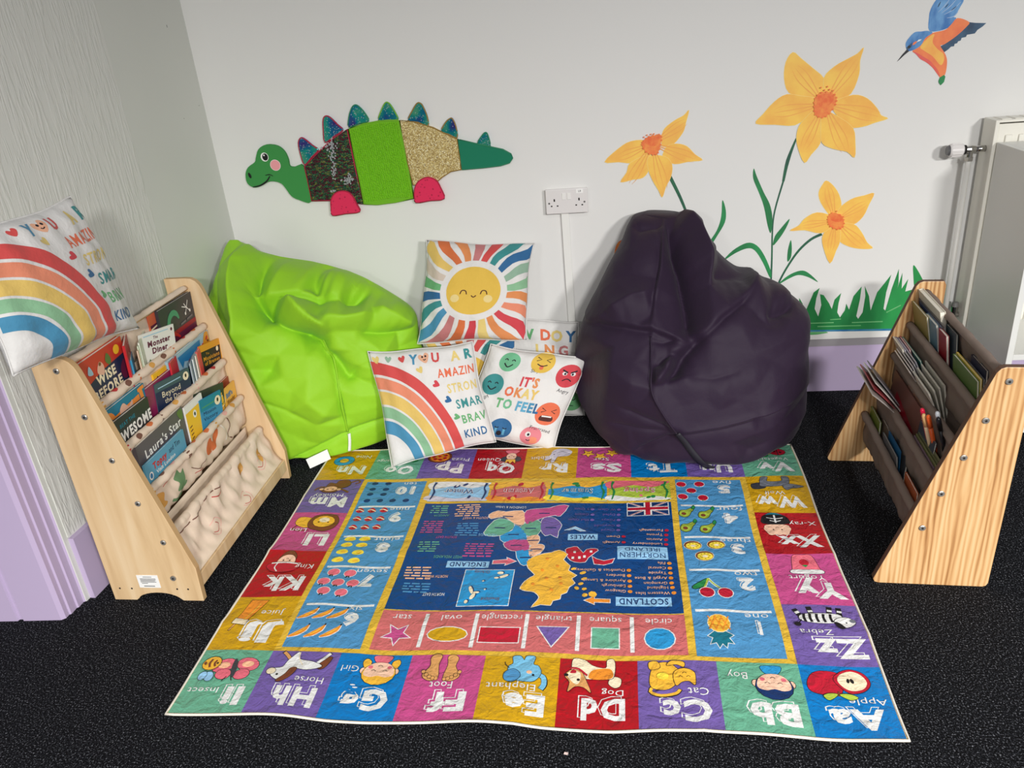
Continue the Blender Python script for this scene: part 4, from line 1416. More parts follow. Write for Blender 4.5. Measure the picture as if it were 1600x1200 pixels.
fruit(nr, f_melon, [(138.5, 38.4), (134.6, 38.4), (130.7, 38.3), (138.2, 42.9), (134.5, 42.9), (130.7, 42.8), (138.2, 47.4), (134.4, 47.3), (130.7, 47.2)], 2.9, 3.0, 'printed_watermelon')
fruit(nr, f_berry, [(137.7, 22.8), (133.2, 22.7), (137.6, 26.4), (133.1, 26.4), (137.6, 29.6), (133.1, 29.6), (137.7, 33.2), (133.4, 33.2), (129.2, 33.2), (124.8, 33.2)], 2.4, 2.3, 'printed_blueberry')

# shapes strip
sh_o = panel('shape_panel', 41.6, 118.0, 87.0 - 2.6, 98.4, 'salmon', 'salmon pink strip of six named shapes')
for nme, u, w_, fn in (('circle', 47.9, 6.7, lambda P: P.e(0, 0, 1, 1, 'mblue', o=.28, oc='white')),
                       ('square', 60.8, 8.1, lambda P: P.q([(-1, -1), (1, -1), (1, 1), (-1, 1)], 'green', .28, 'white')),
                       ('triangle', 73.6, 9.3, lambda P: P.q([(-1, -.9), (1, -.9), (0, 1)], 'purple', .28, 'white')),
                       ('rectangle', 86.7, 10.6, lambda P: P.q([(-1, -.9), (1, -.9), (1, .9), (-1, .9)], 'crimson', .28, 'white')),
                       ('oval', 99.6, 5.6, lambda P: P.e(0, 0, 1, .95, 'yellow', o=.28, oc='white')),
                       ('star', 112.4, 5.0, lambda P: P.q([(a, b_ * 1.05) for a, b_ in star(r1=.42)], 'pink', .28, 'white'))):
    p = RUG.part('printed_' + nme, sh_o)
    dims = {'circle': (7.0, 7.0), 'square': (6.4, 6.2), 'triangle': (7.4, 6.6), 'rectangle': (9.8, 5.4), 'oval': (9.8, 5.0), 'star': (7.4, 6.8)}[nme]
    fn(Pic(p, u, 93.0, *dims))
    p.text(nme, u, 87.0, 2.3, C['white'], width=w_)
    p.build(2)
for u in (54.4, 67.4, 80.3, 93.1, 106.0):
    p = RUG.part('divider', sh_o)
    p.line([(u, 85.4), (u, 97.4)], 1.0, C['white'])
    p.build(2)

# seasons strip
for nme, u0, u1, bg, deco in (('Spring', 41.5, 60.2, 'lime', ('leaf', 'rose', 'white')), ('Summer', 61.0, 79.4, 'mblue', ('leaf', 'gold', 'lemon')),
                              ('Autumn', 80.2, 97.8, 'salmon', ('crimson', 'gold', 'orange')), ('Winter', 98.6, 117.8, 'panel', ('dnavy', 'white', 'mauve'))):
    p = RUG.part('season_picture', rug, 'small %s scene with the word %s' % (nme.lower(), nme))
    p.poly([(u0, 22.4), (u1, 22.4), (u1, 33.6), (u0, 33.6)], C[bg])
    so = p.build()
    q = RUG.part('printed_scene', so)
    rs = random.Random(nme)
    w_ = u1 - u0
    q.blob([(u0 + .2, 22.6), (u0 + w_ * .3, 26.0), (u0 + w_ * .6, 24.8), (u1 - .2, 27.0), (u1 - .2, 22.6)], C[deco[1]])
    q.blob([(u0 + .2, 33.4), (u0 + w_ * .25, 31.4), (u0 + w_ * .55, 32.2), (u1 - .2, 30.6), (u1 - .2, 33.4)], C[deco[2]])
    for k in range(5):
        u_, v_ = rs.uniform(u0 + 1.5, u1 - 1.5), rs.choice([rs.uniform(23.4, 25), rs.uniform(31, 32.6)])
        q.ell(u_, v_, rs.uniform(.5, 1.3), rs.uniform(.4, .9), C[deco[k % 2]], rs.uniform(0, 90))
    for s_ in (u0 + 1.2, u1 - 1.2):
        q.curve([(s_, 23), (s_ + .5, 26), (s_ - .3, 29), (s_ + .4, 33)], [.9, .4, .7, .3], C[deco[0]])
    q.text(nme, (u0 + u1) / 2, 28.4, 2.9, C['white'], width=9.8, bold=0.04)
    q.text(nme, (u0 + u1) / 2, 28.4, 2.9, C[{'Spring': 'rose', 'Summer': 'teal', 'Autumn': 'crimson', 'Winter': 'navy'}[nme]], width=9.5, bold=0.0)
    q.build(2)

# map of the United Kingdom
mp_o = panel('map_panel', 41.6, 118.0, 34.8, 84.6 - .6, 'navy', 'dark blue map panel of the United Kingdom')
MAPS = [('scot', 'gold', [(79.6, 82.8), (78.6, 80.6), (78.0, 78.8), (79.4, 77.0), (81.6, 76.6), (83.3, 75.8), (82.9, 74.0), (82.3, 72.6), (81.0, 71.0), (79.9, 69.9), (81.9, 67.2), (82.6, 64.4), (81.4, 62.6), (79.5, 61.6), (77.9, 60.8), (76, 60.2), (74.0, 58.9), (71.6, 60.7), (72.6, 63), (70.6, 65.6), (71, 67.6), (68.7, 69.6), (70, 71), (69.0, 72.9), (70.4, 74.6), (71.0, 76.8), (72.4, 77.6), (72.6, 79.3), (74.4, 80), (74.9, 81.8), (77.4, 81.6)]),
        ('neng', 'mblue', [(86.2, 59.8), (84.3, 65.2), (82.5, 65.5), (81.4, 62.6), (81.6, 59.4)]),
        ('nw', 'peach', [(82.6, 59.4), (81.9, 62.3), (79.3, 60.8), (78.3, 57.9), (79.1, 56.4), (81.9, 56.8)]),
        ('york', 'pink', [(90.3, 55.8), (88.6, 58.8), (86.2, 59.8), (82.6, 59.0), (83.7, 53.8), (87.7, 53.5)]),
        ('emid', 'mblue', [(91.9, 52.0), (90.4, 55.0), (87.7, 53.9), (83.7, 53.8), (85.4, 48.7), (88.0, 46.4), (88.6, 49.2)]),
        ('wmid', 'green', [(86.4, 47.6), (85.3, 49.5), (83.7, 51.9), (80.9, 51.4), (80.0, 47.1), (81.4, 43.8), (84.7, 45.1)]),
        ('lanc', 'peach', [(83.8, 52.7), (83.3, 56.4), (80.9, 56.8), (80.0, 54.1), (80.9, 51.4)]),
        ('angl', 'green', [(96.9, 50.5), (95.0, 52.0), (91.7, 51.6), (88.7, 48.8), (88.5, 45.6), (91.7, 43.5), (94.5, 44.4)]),
        ('se', 'peach', [(96.6, 41.5), (95.6, 43.6), (91.8, 42.3), (88.5, 45.6), (85.6, 46.3), (85.5, 42.2), (86.7, 38.8), (91.6, 39.7), (94.2, 39.3)]),
        ('sw', 'pink', [(85.7, 42.2), (84.6, 45.9), (81.9, 43.8), (79.1, 42.2), (76.3, 41.3), (74.8, 41.7), (72.6, 36.4), (75.6, 36.2), (78.4, 37.5), (82.4, 37.9), (85.3, 38.8)]),
        ('wales', 'purple', [(80.2, 43.8), (80.1, 48.7), (78.5, 51.8), (77.1, 51.0), (75.0, 52.5), (74.9, 49.4), (74.1, 46.2), (76.2, 43.0), (78.6, 42.2)]),
        ('ni', 'crimson', [(72.2, 58.5), (71.3, 62.1), (69.5, 63.8), (66.6, 63.8), (65.8, 62.0), (63.1, 59.1), (64.1, 58.0), (66.3, 58.4), (67.2, 60.2), (69.0, 57.0), (70.8, 57.4)])]
for nme, c_, pts_ in MAPS:
    p = RUG.part('map_region', mp_o)
    q = smooth_loop(pts_, 2)
    if nme == 'scot':
        p.poly(grow(q, .35), C['dnavy'])
    p.poly(grow(q, .18), C['white'])
    p.poly(q, C[c_])
    if nme == 'scot':
        for u, v_, rx, ry in ((67, 68.5, 1.0, .6), (66.6, 71, .9, .5), (67.4, 73.2, .8, .6), (66.4, 75.4, .7, .6), (64.2, 77.4, 1.1, 1.2), (66.2, 77.8, .8, .7), (69.6, 67, .8, .5), (68.4, 75.2, .6, .8)):
            p.ell(u, v_, rx, ry, C['gold'], 30, n=7)
        for u, v_ in ((77, 63), (74, 66), (78, 68), (73, 71), (80, 74), (75, 76), (72.6, 73.4), (76.6, 71.4)):
            p.ell(u, v_, .45, .45, C['orange'], n=8)
    elif nme == 'ni':
        for u, v_ in ((69.6, 59.6), (68.2, 62), (66.8, 61.6), (70, 62.2), (65, 59.6)):
            p.line([(u, v_ - .5), (u, v_ + .5)], .7, C['white'])
    else:
        cu, cv = sum(a[0] for a in pts_) / len(pts_), sum(a[1] for a in pts_) / len(pts_)
        p.line([(cu - 1.6, cv), (cu + 1.6, cv)], .5, C['dnavy'])
    p.build(2)


def caption(txt, u, v_, w_, h_, bw, bh, tc, bc='panel', lines=None):
    p = RUG.part('printed_caption', mp_o, 'caption ' + txt)
    p.poly([(u - bw / 2, v_ - bh / 2), (u + bw / 2, v_ - bh / 2), (u + bw / 2, v_ + bh / 2), (u - bw / 2, v_ + bh / 2)], C[bc])
    if lines:
        p.text(lines[0], u, v_ + h_ * .66, h_, C[tc], width=w_)
        p.text(lines[1], u, v_ - h_ * .66, h_, C[tc], width=w_ * .78)
    else:
        p.text(txt, u, v_, h_, C[tc], width=w_, bold=.02)
    p.build(2)


caption('SCOTLAND', 51.3, 79.6, 12.6, 2.3, 14.0, 3.4, 'dnavy')
caption('WALES', 67.6, 52.2, 7.4, 2.0, 8.6, 3.0, 'dnavy')
caption('ENGLAND', 99.2, 65.4, 10.6, 1.9, 12.0, 2.8, 'dnavy')
caption('NORTHERN IRELAND', 50.8, 60.0, 12.8, 1.9, 13.8, 5.6, 'dnavy', 'panel', ('NORTHERN', 'IRELAND'))
p = RUG.part('map_inset', mp_o, 'light blue inset map with small islands')
p.poly([(85.6, 67.6), (99.4, 67.6), (99.4, 82.6), (85.6, 82.6)], C['white'])
p.poly([(85.8, 67.8), (99.2, 67.8), (99.2, 82.4), (85.8, 82.4)], C['mblue'])
for u, v_, rx, ry, rt in ((88.4, 70.6, 1.5, .6, 30), (89.4, 69.2, .9, .7, 0), (90.2, 71.4, .7, .4, 0), (96.4, 76.4, .5, 1.7, 20), (95.6, 79, .6, 1.3, -20), (97.0, 81, .5, .7, 0), (94.8, 77.6, .9, .4, 0), (93.6, 73, .3, .3, 0), (92.6, 76.6, .25, .3, 0)):
    p.ell(u - .3, v_ - .2, rx, ry, C['dnavy'], rt, n=8)
    p.ell(u, v_, rx, ry, C['cream'], rt, n=8)
p.text('Orkney', 94.4, 69.2, 1.2, C['brown'], width=4.4)
p.text('Shetland', 90.6, 80.4, 1.2, C['brown'], width=5.0)
p.build(2)
fl_ = RUG.part('printed_flag', mp_o, 'small union flag')
a, b2, c2, d2 = 42.6, 34.9, 54.6, 41.6
fl_.poly([(a - .25, b2 - .2), (c2 + .25, b2 - .2), (c2 + .25, d2 + .2), (a - .25, d2 + .2)], C['white'])
fl_.poly([(a, b2), (c2, b2), (c2, d2), (a, d2)], C['dnavy'])
mu, mv = (a + c2) / 2, (b2 + d2) / 2
for s_ in (1, -1):
    fl_.poly([(a, mv - s_ * 3.35 - 0), (a + 1.1, mv - s_ * 3.35), (c2, mv + s_ * 3.35), (c2 - 1.1, mv + s_ * 3.35)], C['white'])
for s_ in (1, -1):
    fl_.poly([(a + .3, mv - s_ * 3.35), (a + .75, mv - s_ * 3.35), (c2 - .3, mv + s_ * 3.35), (c2 - .75, mv + s_ * 3.35)], C['crimson'])
fl_.line([(a, mv), (c2, mv)], 2.2, C['white']).line([(mu, b2), (mu, d2)], 2.4, C['white'])
fl_.line([(a, mv), (c2, mv)], 1.3, C['crimson']).line([(mu, b2), (mu, d2)], 1.4, C['crimson'])
fl_.build(2)
for c_, pts_ in (('orange', [(59.8, 79.0), (63.8, 79.0), (63.8, 78.2), (66.2, 79.6), (63.8, 81.0), (63.8, 80.2), (59.8, 80.2)]),
                 ('crimson', [(58.6, 62.6), (61.4, 63.4), (63.4, 62.6), (64.6, 61.6), (64.0, 64.6), (61.4, 65.0), (59.2, 64.2)]),
                 ('rose', [(92.2, 63.6), (88.2, 63.2), (88.4, 62.4), (85.8, 64.0), (88.6, 65.6), (88.4, 64.8), (92.2, 65.0)]),
                 ('panel', [(67.0, 49.2), (70.0, 47.2), (73.2, 49.0), (71.6, 48.6), (70.2, 48.0), (68.4, 49.2)])):
    p = RUG.part('printed_arrow', mp_o)
    p.poly(grow(pts_, .2), C['white'])
    p.poly(pts_, C[c_])
    p.build(2)


def names(rows, tc, dot):
    p = RUG.part('printed_list', mp_o)
    for (u, v_), t in rows:
        if dot:
            p.ell(u, v_, .62, .62, C[dot], n=10)
        p.text(t, u + .95, v_, 1.15, C[tc], align='l', width=None)
    p.build(2)['kind'] = 'stuff'


names(list(zip([(43.5,76.4),(43.7,74.3),(43.8,72.5),(43.8,70.5),(43.8,68.5),(43.8,66.5),(43.8,64.5)], ('Western Isles', 'Highland', 'Grampian', 'Argyll & Bute', 'Tayside', 'Central', 'Fife'))), 'peach', 'orange')
names(list(zip([(54.6,75.7),(54.6,73.6),(54.6,71.6),(54.7,69.5),(54.7,67.4)], ('Glasgow', 'Edinburgh', 'Ayrshire & Lanark', 'Borders', 'Dumfries & Galloway'))), 'peach', 'orange')
names(list(zip([(44.1,55.8),(44,53.7),(43.8,51.5),(43.6,49.4),(55.9,55.4),(55.9,52.6)], ('Londonderry', 'Antrim', 'Tyrone', 'Fermanagh', 'Armagh', 'Down'))), 'peach', 'crimson')
names(list(zip([(57.4,49),(57.4,46.7),(57.3,43.8),(57.3,41.1),(57.2,38.4),(65.1,43.9),(65.1,41.2),(65.2,38.4)], ('Clwyd', 'Gwynedd', 'Powys', 'Dyfed', 'W Glam', 'Mid Glam', 'Gwent', 'S Glam'))), 'purple', 'purple')
p = RUG.part('printed_list', mp_o)
p.text('LONDON & Urban', 90.4, 37.2, 1.2, C['white'], width=9.6)
p.text('SOUTH & WEST', 100.6, 43.2, 1.2, C['peach'], width=8.0)
p.text('ANGLIA', 111.6, 41.4, 1.2, C['green'], width=5.0)
p.text('SOUTH EAST', 107.8, 53.0, 1.2, C['pink'], width=6.4)
p.text('MIDLANDS', 95.6, 51.6, 1.2, C['panel'], width=5.6)
p.text('WEST MIDLANDS', 105.4, 62.4, 1.2, C['green'], width=8.4)
p.text('NORTH WEST', 107.0, 70.6, 1.2, C['peach'], width=6.4)
p.text('NORTH EAST', 106.2, 78.0, 1.2, C['white'], width=6.0)
p.build(2)['kind'] = 'stuff'
p = RUG.part('printed_list', mp_o)
for c_, u0, u1, v0, n_ in (('green', 109.6, 115.6, 36.2, 4), ('peach', 99.4, 107.6, 36.0, 6), ('pink', 109.6, 116.4, 44.6, 6), ('sky', 98.4, 105.6, 46.0, 6),
                           ('green', 108.8, 115.4, 55.4, 5), ('pink', 92.6, 101.4, 56.0, 6), ('peach', 108.6, 116.4, 66.8, 5), ('sky', 107.8, 115.4, 73.6, 4)):
    rs = random.Random(u0)
    for k in range(n_):
        x = u0 + rs.uniform(0, 1.2)
        while x < u1 - .6:
            e_ = min(u1, x + rs.uniform(1.2, 2.8))
            p.line([(x, v0 + k * 1.15), (e_, v0 + k * 1.15)], .55, C[c_])
            x = e_ + .5
p.layer = 1
p.polys = [(a_, m_, 1) for a_, m_, _ in p.polys]
p.build(2)['kind'] = 'stuff'

# cushion corners: top left, top right, bottom right, bottom left
CUSH = [
    [(-1.285,1.393,1.075), (-1.28,1.785,1.072), (-1.25,1.85,0.712), (-1.24,1.381,0.783)],
    [(-0.83,2.42,0.389), (-0.479,2.48,0.387), (-0.411,2.37,0.057), (-0.775,2.3,-0.002)],
    [(-0.648,2.72,0.689), (-0.268,2.72,0.655), (-0.301,2.58,0.344), (-0.699,2.58,0.345)],
    [(-0.682,2.62,0.393), (-0.345,2.62,0.359), (-0.364,2.56,0.044), (-0.703,2.56,0.066)],
    [(-0.43,2.55,0.347), (-0.083,2.54,0.29), (-0.224,2.41,-0.011), (-0.572,2.46,0.042)],
    [(-0.518,2.745,0.399), (-0.128,2.735,0.349), (-0.113,2.66,-0.007), (-0.519,2.68,0.005)],
]


# ------------------------------------------------------------------ bean bags
def press(P, q):
    """soft bag gives way behind a cushion: q = (TL, TR, BR, BL, half thickness) in the bag's space"""
    TL, TR, BR, BL = [np.array(c) for c in q[:4]]
    cen = (TL + TR + BR + BL) / 4
    ex, ey = (TR + BR - TL - BL) / 4, (TL + TR - BL - BR) / 4
    nn = np.cross(ex, ey)
    nn /= np.linalg.norm(nn)
    r = P - cen
    u, v, h = r @ ex / (ex @ ex), r @ ey / (ey @ ey), r @ nn
    pf = np.maximum((1 - np.clip(u, -1, 1) ** 2) * (1 - np.clip(v, -1, 1) ** 2), 0) ** 0.42
    fade = np.clip((1.7 - np.maximum(np.abs(u), np.abs(v))) / 0.7, 0, 1)
    fade = fade * fade * (3 - 2 * fade)
    lim = -(q[4] * pf + 0.014)
    mv = np.maximum(h - lim, 0) * fade
    return P - nn[None, :] * mv[:, None]


def facet_field(X, Z, folds, seed, spread, amp_r, gap=0.05):
    """height over the front of a bag as flat cloth facets meeting in creases: fold lines are triangle edges"""
    rs = random.Random(seed)
    pts, hs, edges = [], [], []
    for path, kind, amp, wid in folds:
        L = [0.0]
        for i in range(len(path) - 1):
            L.append(L[-1] + math.dist(path[i], path[i + 1]))
        n = max(2, int(L[-1] / 0.035) + 1)
        prev = None
        for i in range(n + 1):
            t = L[-1] * i / n
            k = min(max(int(np.searchsorted(L, t)) - 1, 0), len(path) - 2)
            u = (t - L[k]) / max(L[k + 1] - L[k], 1e-6)
            q = (path[k][0] + (path[k + 1][0] - path[k][0]) * u, path[k][1] + (path[k + 1][1] - path[k][1]) * u)
            r = i / n
            e = min(1.0, min(r, 1 - r) * 4 + 0.15)
            hgt = amp * e * (-1 if kind == 'v' else 1 if kind == 'r' else -0.7)
            near = [j for j in range(len(pts)) if math.dist(pts[j], q) < 0.012]
            if near:
                j = near[0]
                hs[j] = (hs[j] + hgt) / 2
            else:
                j = len(pts)
                pts.append(q)
                hs.append(hgt)
            if prev is not None and prev != j:
                edges.append((prev, j))
            prev = j
    x0, x1, z0, z1 = X.min() - .1, X.max() + .1, Z.min() - .1, Z.max() + .1
    for _ in range(2500):
        q = (rs.uniform(x0, x1), rs.uniform(z0, z1))
        if all((q[0] - p_[0]) ** 2 + (q[1] - p_[1]) ** 2 > gap * gap for p_ in pts):
            pts.append(q)
            hs.append(rs.gauss(0, amp_r))
    for q in ((x0 - .2, z0 - .2), (x1 + .2, z0 - .2), (x1 + .2, z1 + .2), (x0 - .2, z1 + .2)):
        pts.append(q)
        hs.append(0.0)
    vc, _e, fc, ov, _oe, _of = delaunay_2d_cdt([Vector(q) for q in pts], edges, [], 0, 1e-5)
    hv = [float(np.mean([hs[i] for i in o])) if o else 0.0 for o in ov]
    D = np.zeros(len(X))
    for f in fc:
        a, b_, c = (vc[i] for i in f[:3])
        ha, hb, hc = (hv[i] for i in f[:3])
        m = (X >= min(a.x, b_.x, c.x)) & (X <= max(a.x, b_.x, c.x)) & (Z >= min(a.y, b_.y, c.y)) & (Z <= max(a.y, b_.y, c.y))
        if not m.any():
            continue
        den = (b_.y - c.y) * (a.x - c.x) + (c.x - b_.x) * (a.y - c.y)
        if abs(den) < 1e-12:
            continue
        xs, zs = X[m], Z[m]
        l1 = ((b_.y - c.y) * (xs - c.x) + (c.x - b_.x) * (zs - c.y)) / den
        l2 = ((c.y - a.y) * (xs - c.x) + (a.x - c.x) * (zs - c.y)) / den
        l3 = 1 - l1 - l2
        ins = (l1 >= -1e-6) & (l2 >= -1e-6) & (l3 >= -1e-6)
        idx = np.nonzero(m)[0][ins]
        D[idx] = (l1 * ha + l2 * hb + l3 * hc)[ins]
    return D


def bag_mesh(name, rows, folds, m, parent, n=380, m_rows=240, clamp=None, power=2.35, noise_amp=0.0015, seed=1.0, dents=None, fold_k=1.9, facet_r=0.006, facet_k=1.35):
    """loft through rows (left point, right point, depth half-extent front, back), then press fabric folds into the front"""
    rows = [(Vector(a), Vector(b_), f_, k_) for a, b_, f_, k_ in rows]
    # chord-length parameter of the rows
    t = [0.0]
    for i in range(1, len(rows)):
        c0, c1 = (rows[i - 1][0] + rows[i - 1][1]) / 2, (rows[i][0] + rows[i][1]) / 2
        t.append(t[-1] + max((c1 - c0).length, abs(rows[i][2] - rows[i - 1][2]), ((rows[i][1] - rows[i][0]).length - (rows[i - 1][1] - rows[i - 1][0]).length) * -0.5, 0.01))
    arr = np.array([[*a, *b_, f_, k_] for a, b_, f_, k_ in rows])
    tt = np.linspace(0, t[-1], m_rows)

    def cr(col):
        # monotone-ish cubic through the rows
        x, y = np.array(t), arr[:, col]
        d = np.gradient(y, x)
        out = np.zeros(m_rows)
        for i, s in enumerate(tt):
            k = min(max(np.searchsorted(x, s) - 1, 0), len(x) - 2)
            h = x[k + 1] - x[k]
            u = (s - x[k]) / h
            out[i] = (2 * u ** 3 - 3 * u ** 2 + 1) * y[k] + (u ** 3 - 2 * u ** 2 + u) * h * d[k] + (-2 * u ** 3 + 3 * u ** 2) * y[k + 1] + (u ** 3 - u ** 2) * h * d[k + 1]
        return out
    R = np.stack([cr(c) for c in range(8)], 1)
    ang = np.linspace(0, 2 * math.pi, n, endpoint=False)
    P = np.zeros((m_rows, n, 3))
    e = 2.0 / power
    ca = np.sign(np.cos(ang)) * np.abs(np.cos(ang)) ** e
    sa = np.sign(np.sin(ang)) * np.abs(np.sin(ang)) ** e
    for i in range(m_rows):
        L, Rr, f_, k_ = R[i, 0:3], R[i, 3:6], R[i, 6], R[i, 7]
        c, A = (L + Rr) / 2, (Rr - L) / 2
        perp = np.array([A[1], -A[0], 0.0])
        perp = perp / (np.linalg.norm(perp) + 1e-9)        # horizontal, towards the viewer
        for_ = np.where(sa < 0, f_, k_)
        P[i] = c + A[None, :] * ca[:, None] - perp[None, :] * (sa * for_)[:, None]
    P = P.reshape(-1, 3)
    # outward direction
    Pg = P.reshape(m_rows, n, 3)
    du = np.roll(Pg, -1, 1) - np.roll(Pg, 1, 1)
    dv = np.gradient(Pg, axis=0)
    N = np.cross(du, dv).reshape(-1, 3)
    N /= np.linalg.norm(N, axis=1)[:, None] + 1e-9
    cen = R[:, 0:3] * 0.5 + R[:, 3:6] * 0.5
    out = P - np.repeat(cen, n, 0)
    sg = np.sign((N * out).sum(1))
    N *= np.where(sg == 0, 1, sg)[:, None]
    X, Z = P[:, 0], P[:, 2]
    wf = np.clip((-N[:, 1] + 0.35) / 0.7, 0, 1)
    wf = wf * wf * (3 - 2 * wf)
    D = np.zeros(len(P))
    for path, kind, amp, wid in folds:
        amp, wid = amp * fold_k, wid * 0.7
        d, side, run = poly_dist(X, Z, path)
        dr = np.sqrt(d * d + 0.003 ** 2) - 0.003
        endf = np.minimum(1, np.minimum(run, 1 - run) * 5 + 0.12) ** 0.8
        if kind == 'v':                       # crease pressed in
            D -= amp * np.exp(-dr / wid) * endf
        elif kind == 'r':                     # ridge
            D += amp * np.exp(-dr / wid) * endf
        else:                                 # overlapping fold: raised on one side, tucked on the other
            s = d * side * (1 if kind == 'l' else -1)
            k_ = 0.5 + 0.5 * np.tanh(s / 0.005)
            D += amp * endf * (k_ * np.exp(-np.maximum(s, 0) / wid) - (1 - k_) * 0.8 * np.exp(np.minimum(s, 0) / (wid * 0.6)))
    D *= 0.6
    Dg = facet_field(X, Z, folds, seed, 0, facet_r).reshape(m_rows, n)
    for _ in range(2):
        Dg = (Dg * 2 + np.roll(Dg, 1, 1) + np.roll(Dg, -1, 1) + np.vstack([Dg[:1], Dg[:-1]]) + np.vstack([Dg[1:], Dg[-1:]])) / 6
    D = (D + facet_k * Dg.ravel()) * wf
    nz = np.array([mnoise.fractal(Vector((p[0] * 9 + seed, p[1] * 9, p[2] * 6)), 1.0, 2.0, 3) for p in P])
    nz2 = np.array([mnoise.ridged_multi_fractal(Vector((p[0] * 7 - seed, p[1] * 7, p[2] * 4 + p[0] * 3)), 1.0, 2.0, 2, 1.0, 2.0) for p in P])
    P = P + N * (D + noise_amp * nz + noise_amp * 1.1 * (nz2 - 1.0) * wf)[:, None]
    P[:, 2] = np.maximum(P[:, 2], 0.017)
    for q in dents or ():
        P = press(P, q)
        P[:, 2] = np.maximum(P[:, 2], 0.017)
    if clamp:
        P = clamp(P)
    v = P.tolist()
    f = []
    for i in range(m_rows - 1):
        for j in range(n):
            k = (j + 1) % n
            f.append((i * n + j, i * n + k, (i + 1) * n + k, (i + 1) * n + j))
    f.append(tuple(range(n))[::-1])
    f.append(tuple((m_rows - 1) * n + j for j in range(n)))
    o = mobj(name, v, f, m, parent, smooth=True)
    fix_normals(o)
    return o, P


def strip_on(P, path, width, lift, name, m, parent, seg=14):
    """ribbon (zip, tape) laid on the front of a bag: path in x, z"""
    pp = smooth_loop(path, max(2, seg // (len(path) - 1)), False)
    ws = width if isinstance(width, (list, tuple)) else (width, width)
    fr = P[P[:, 1] < np.median(P[:, 1])]

    def surf(x, z):
        d = (fr[:, 0] - x) ** 2 + (fr[:, 2] - z) ** 2
        i = np.argsort(d)[:24]
        k = i[np.argmin(fr[i, 1])]
        return (x, fr[k, 1] - lift, z)
    verts, faces = [], []
    n = len(pp)
    for i in range(n):
        a, b_ = Vector(pp[max(i - 1, 0)]), Vector(pp[min(i + 1, n - 1)])
        t = (b_ - a).normalized()
        q = Vector((-t.y, t.x)) * (ws[0] + (ws[1] - ws[0]) * i / (n - 1)) / 2
        for s in (-1, 0, 1):
            verts.append(surf(pp[i][0] + q.x * s, pp[i][1] + q.y * s))
    y = np.array([v_[1] for v_ in verts])
    for i in range(1, n - 1):
        for s in range(3):
            verts[i * 3 + s] = (verts[i * 3 + s][0], float(np.mean(y[max(i - 1, 0) * 3 + s:(i + 1) * 3 + s + 1:3])), verts[i * 3 + s][2])
    for i in range(n - 1):
        for s in (0, 1):
            faces.append((i * 3 + s, i * 3 + s + 1, i * 3 + s + 4, i * 3 + s + 3))
    o = mobj(name, verts, faces, m, parent, smooth=True)
    md = o.modifiers.new('thick', 'SOLIDIFY')
    md.thickness = 0.0016
    return o


def nylon(name, rgb, rough):
    m, nt, b = node_mat(name, rough, 0.28)
    b.inputs['Base Color'].default_value = lin(rgb)
    b.inputs['Sheen Weight'].default_value = 0.05
    g = nt.nodes.new('ShaderNodeNewGeometry')
    n = nt.nodes.new('ShaderNodeTexNoise')
    n.inputs['Scale'].default_value = 800
    nt.links.new(g.outputs['Position'], n.inputs['Vector'])
    n2 = nt.nodes.new('ShaderNodeTexNoise')
    n2.inputs['Scale'].default_value = 22
    n2.inputs['Detail'].default_value = 3
    nt.links.new(g.outputs['Position'], n2.inputs['Vector'])
    ad = nt.nodes.new('ShaderNodeMath')
    ad.operation = 'MULTIPLY_ADD'
    ad.inputs[1].default_value = 0.04
    nt.links.new(n.outputs['Fac'], ad.inputs[0])
    nt.links.new(n2.outputs['Fac'], ad.inputs[2])
    bp = nt.nodes.new('ShaderNodeBump')
    bp.inputs['Strength'].default_value = 0.25
    bp.inputs['Distance'].default_value = 0.008
    nt.links.new(ad.outputs[0], bp.inputs['Height'])
    nt.links.new(bp.outputs['Normal'], b.inputs['Normal'])
    return m


lime_ny = nylon('lime_nylon', (150, 206, 40), 0.6)
plum_ny = nylon('plum_nylon', (40, 25, 46), 0.66)
zip_m = mat('dark_zip', (34, 32, 40), 0.6)
label_w = mat('white_label', (240, 240, 236), 0.7)

purple = empty('bean_bag', (0.25, 2.5, 0))
tag(purple, 'large dark purple bean bag slumped against the mural wall', 'bean bag', 'bean bags')


def off(o):
    l = o.location
    return lambda p: (p[0] - l.x, p[1] - l.y, p[2] - l.z)


def clamp_p(P):
    P[:, 1] = np.minimum(P[:, 1], WALL_Y - 0.006)
    return P


rows_p = [((0.06, 2.50, 0.010), (0.48, 2.50, 0.010), 0.19, 0.19),
          ((-0.01, 2.50, 0.014), (0.55, 2.50, 0.014), 0.235, 0.24),
          ((-0.065, 2.51, 0.045), (0.61, 2.51, 0.045), 0.265, 0.27),
          ((-0.105, 2.52, 0.10), (0.632, 2.52, 0.10), 0.285, 0.27),
          ((-0.128, 2.52, 0.18), (0.640, 2.52, 0.18), 0.288, 0.27),
          ((-0.135, 2.52, 0.26), (0.638, 2.52, 0.26), 0.28, 0.27),
          ((-0.130, 2.525, 0.33), (0.632, 2.525, 0.33), 0.265, 0.265),
          ((-0.116,2.53,0.385), (0.64,2.53,0.366), 0.235, 0.25),
          ((-0.084,2.545,0.467), (0.628,2.55,0.434), 0.205, 0.235),
          ((-0.039,2.57,0.54), (0.557,2.58,0.493), 0.175, 0.21),
          ((0.002,2.6,0.611), (0.432,2.61,0.551), 0.150, 0.18),
          ((0.036,2.63,0.667), (0.346,2.64,0.626), 0.125, 0.15),
          ((0.059,2.66,0.713), (0.305,2.67,0.675), 0.095, 0.115),
          ((0.079,2.685,0.738), (0.27,2.69,0.713), 0.065, 0.085),
          ((0.112,2.7,0.746), (0.241,2.7,0.734), 0.030, 0.05)]
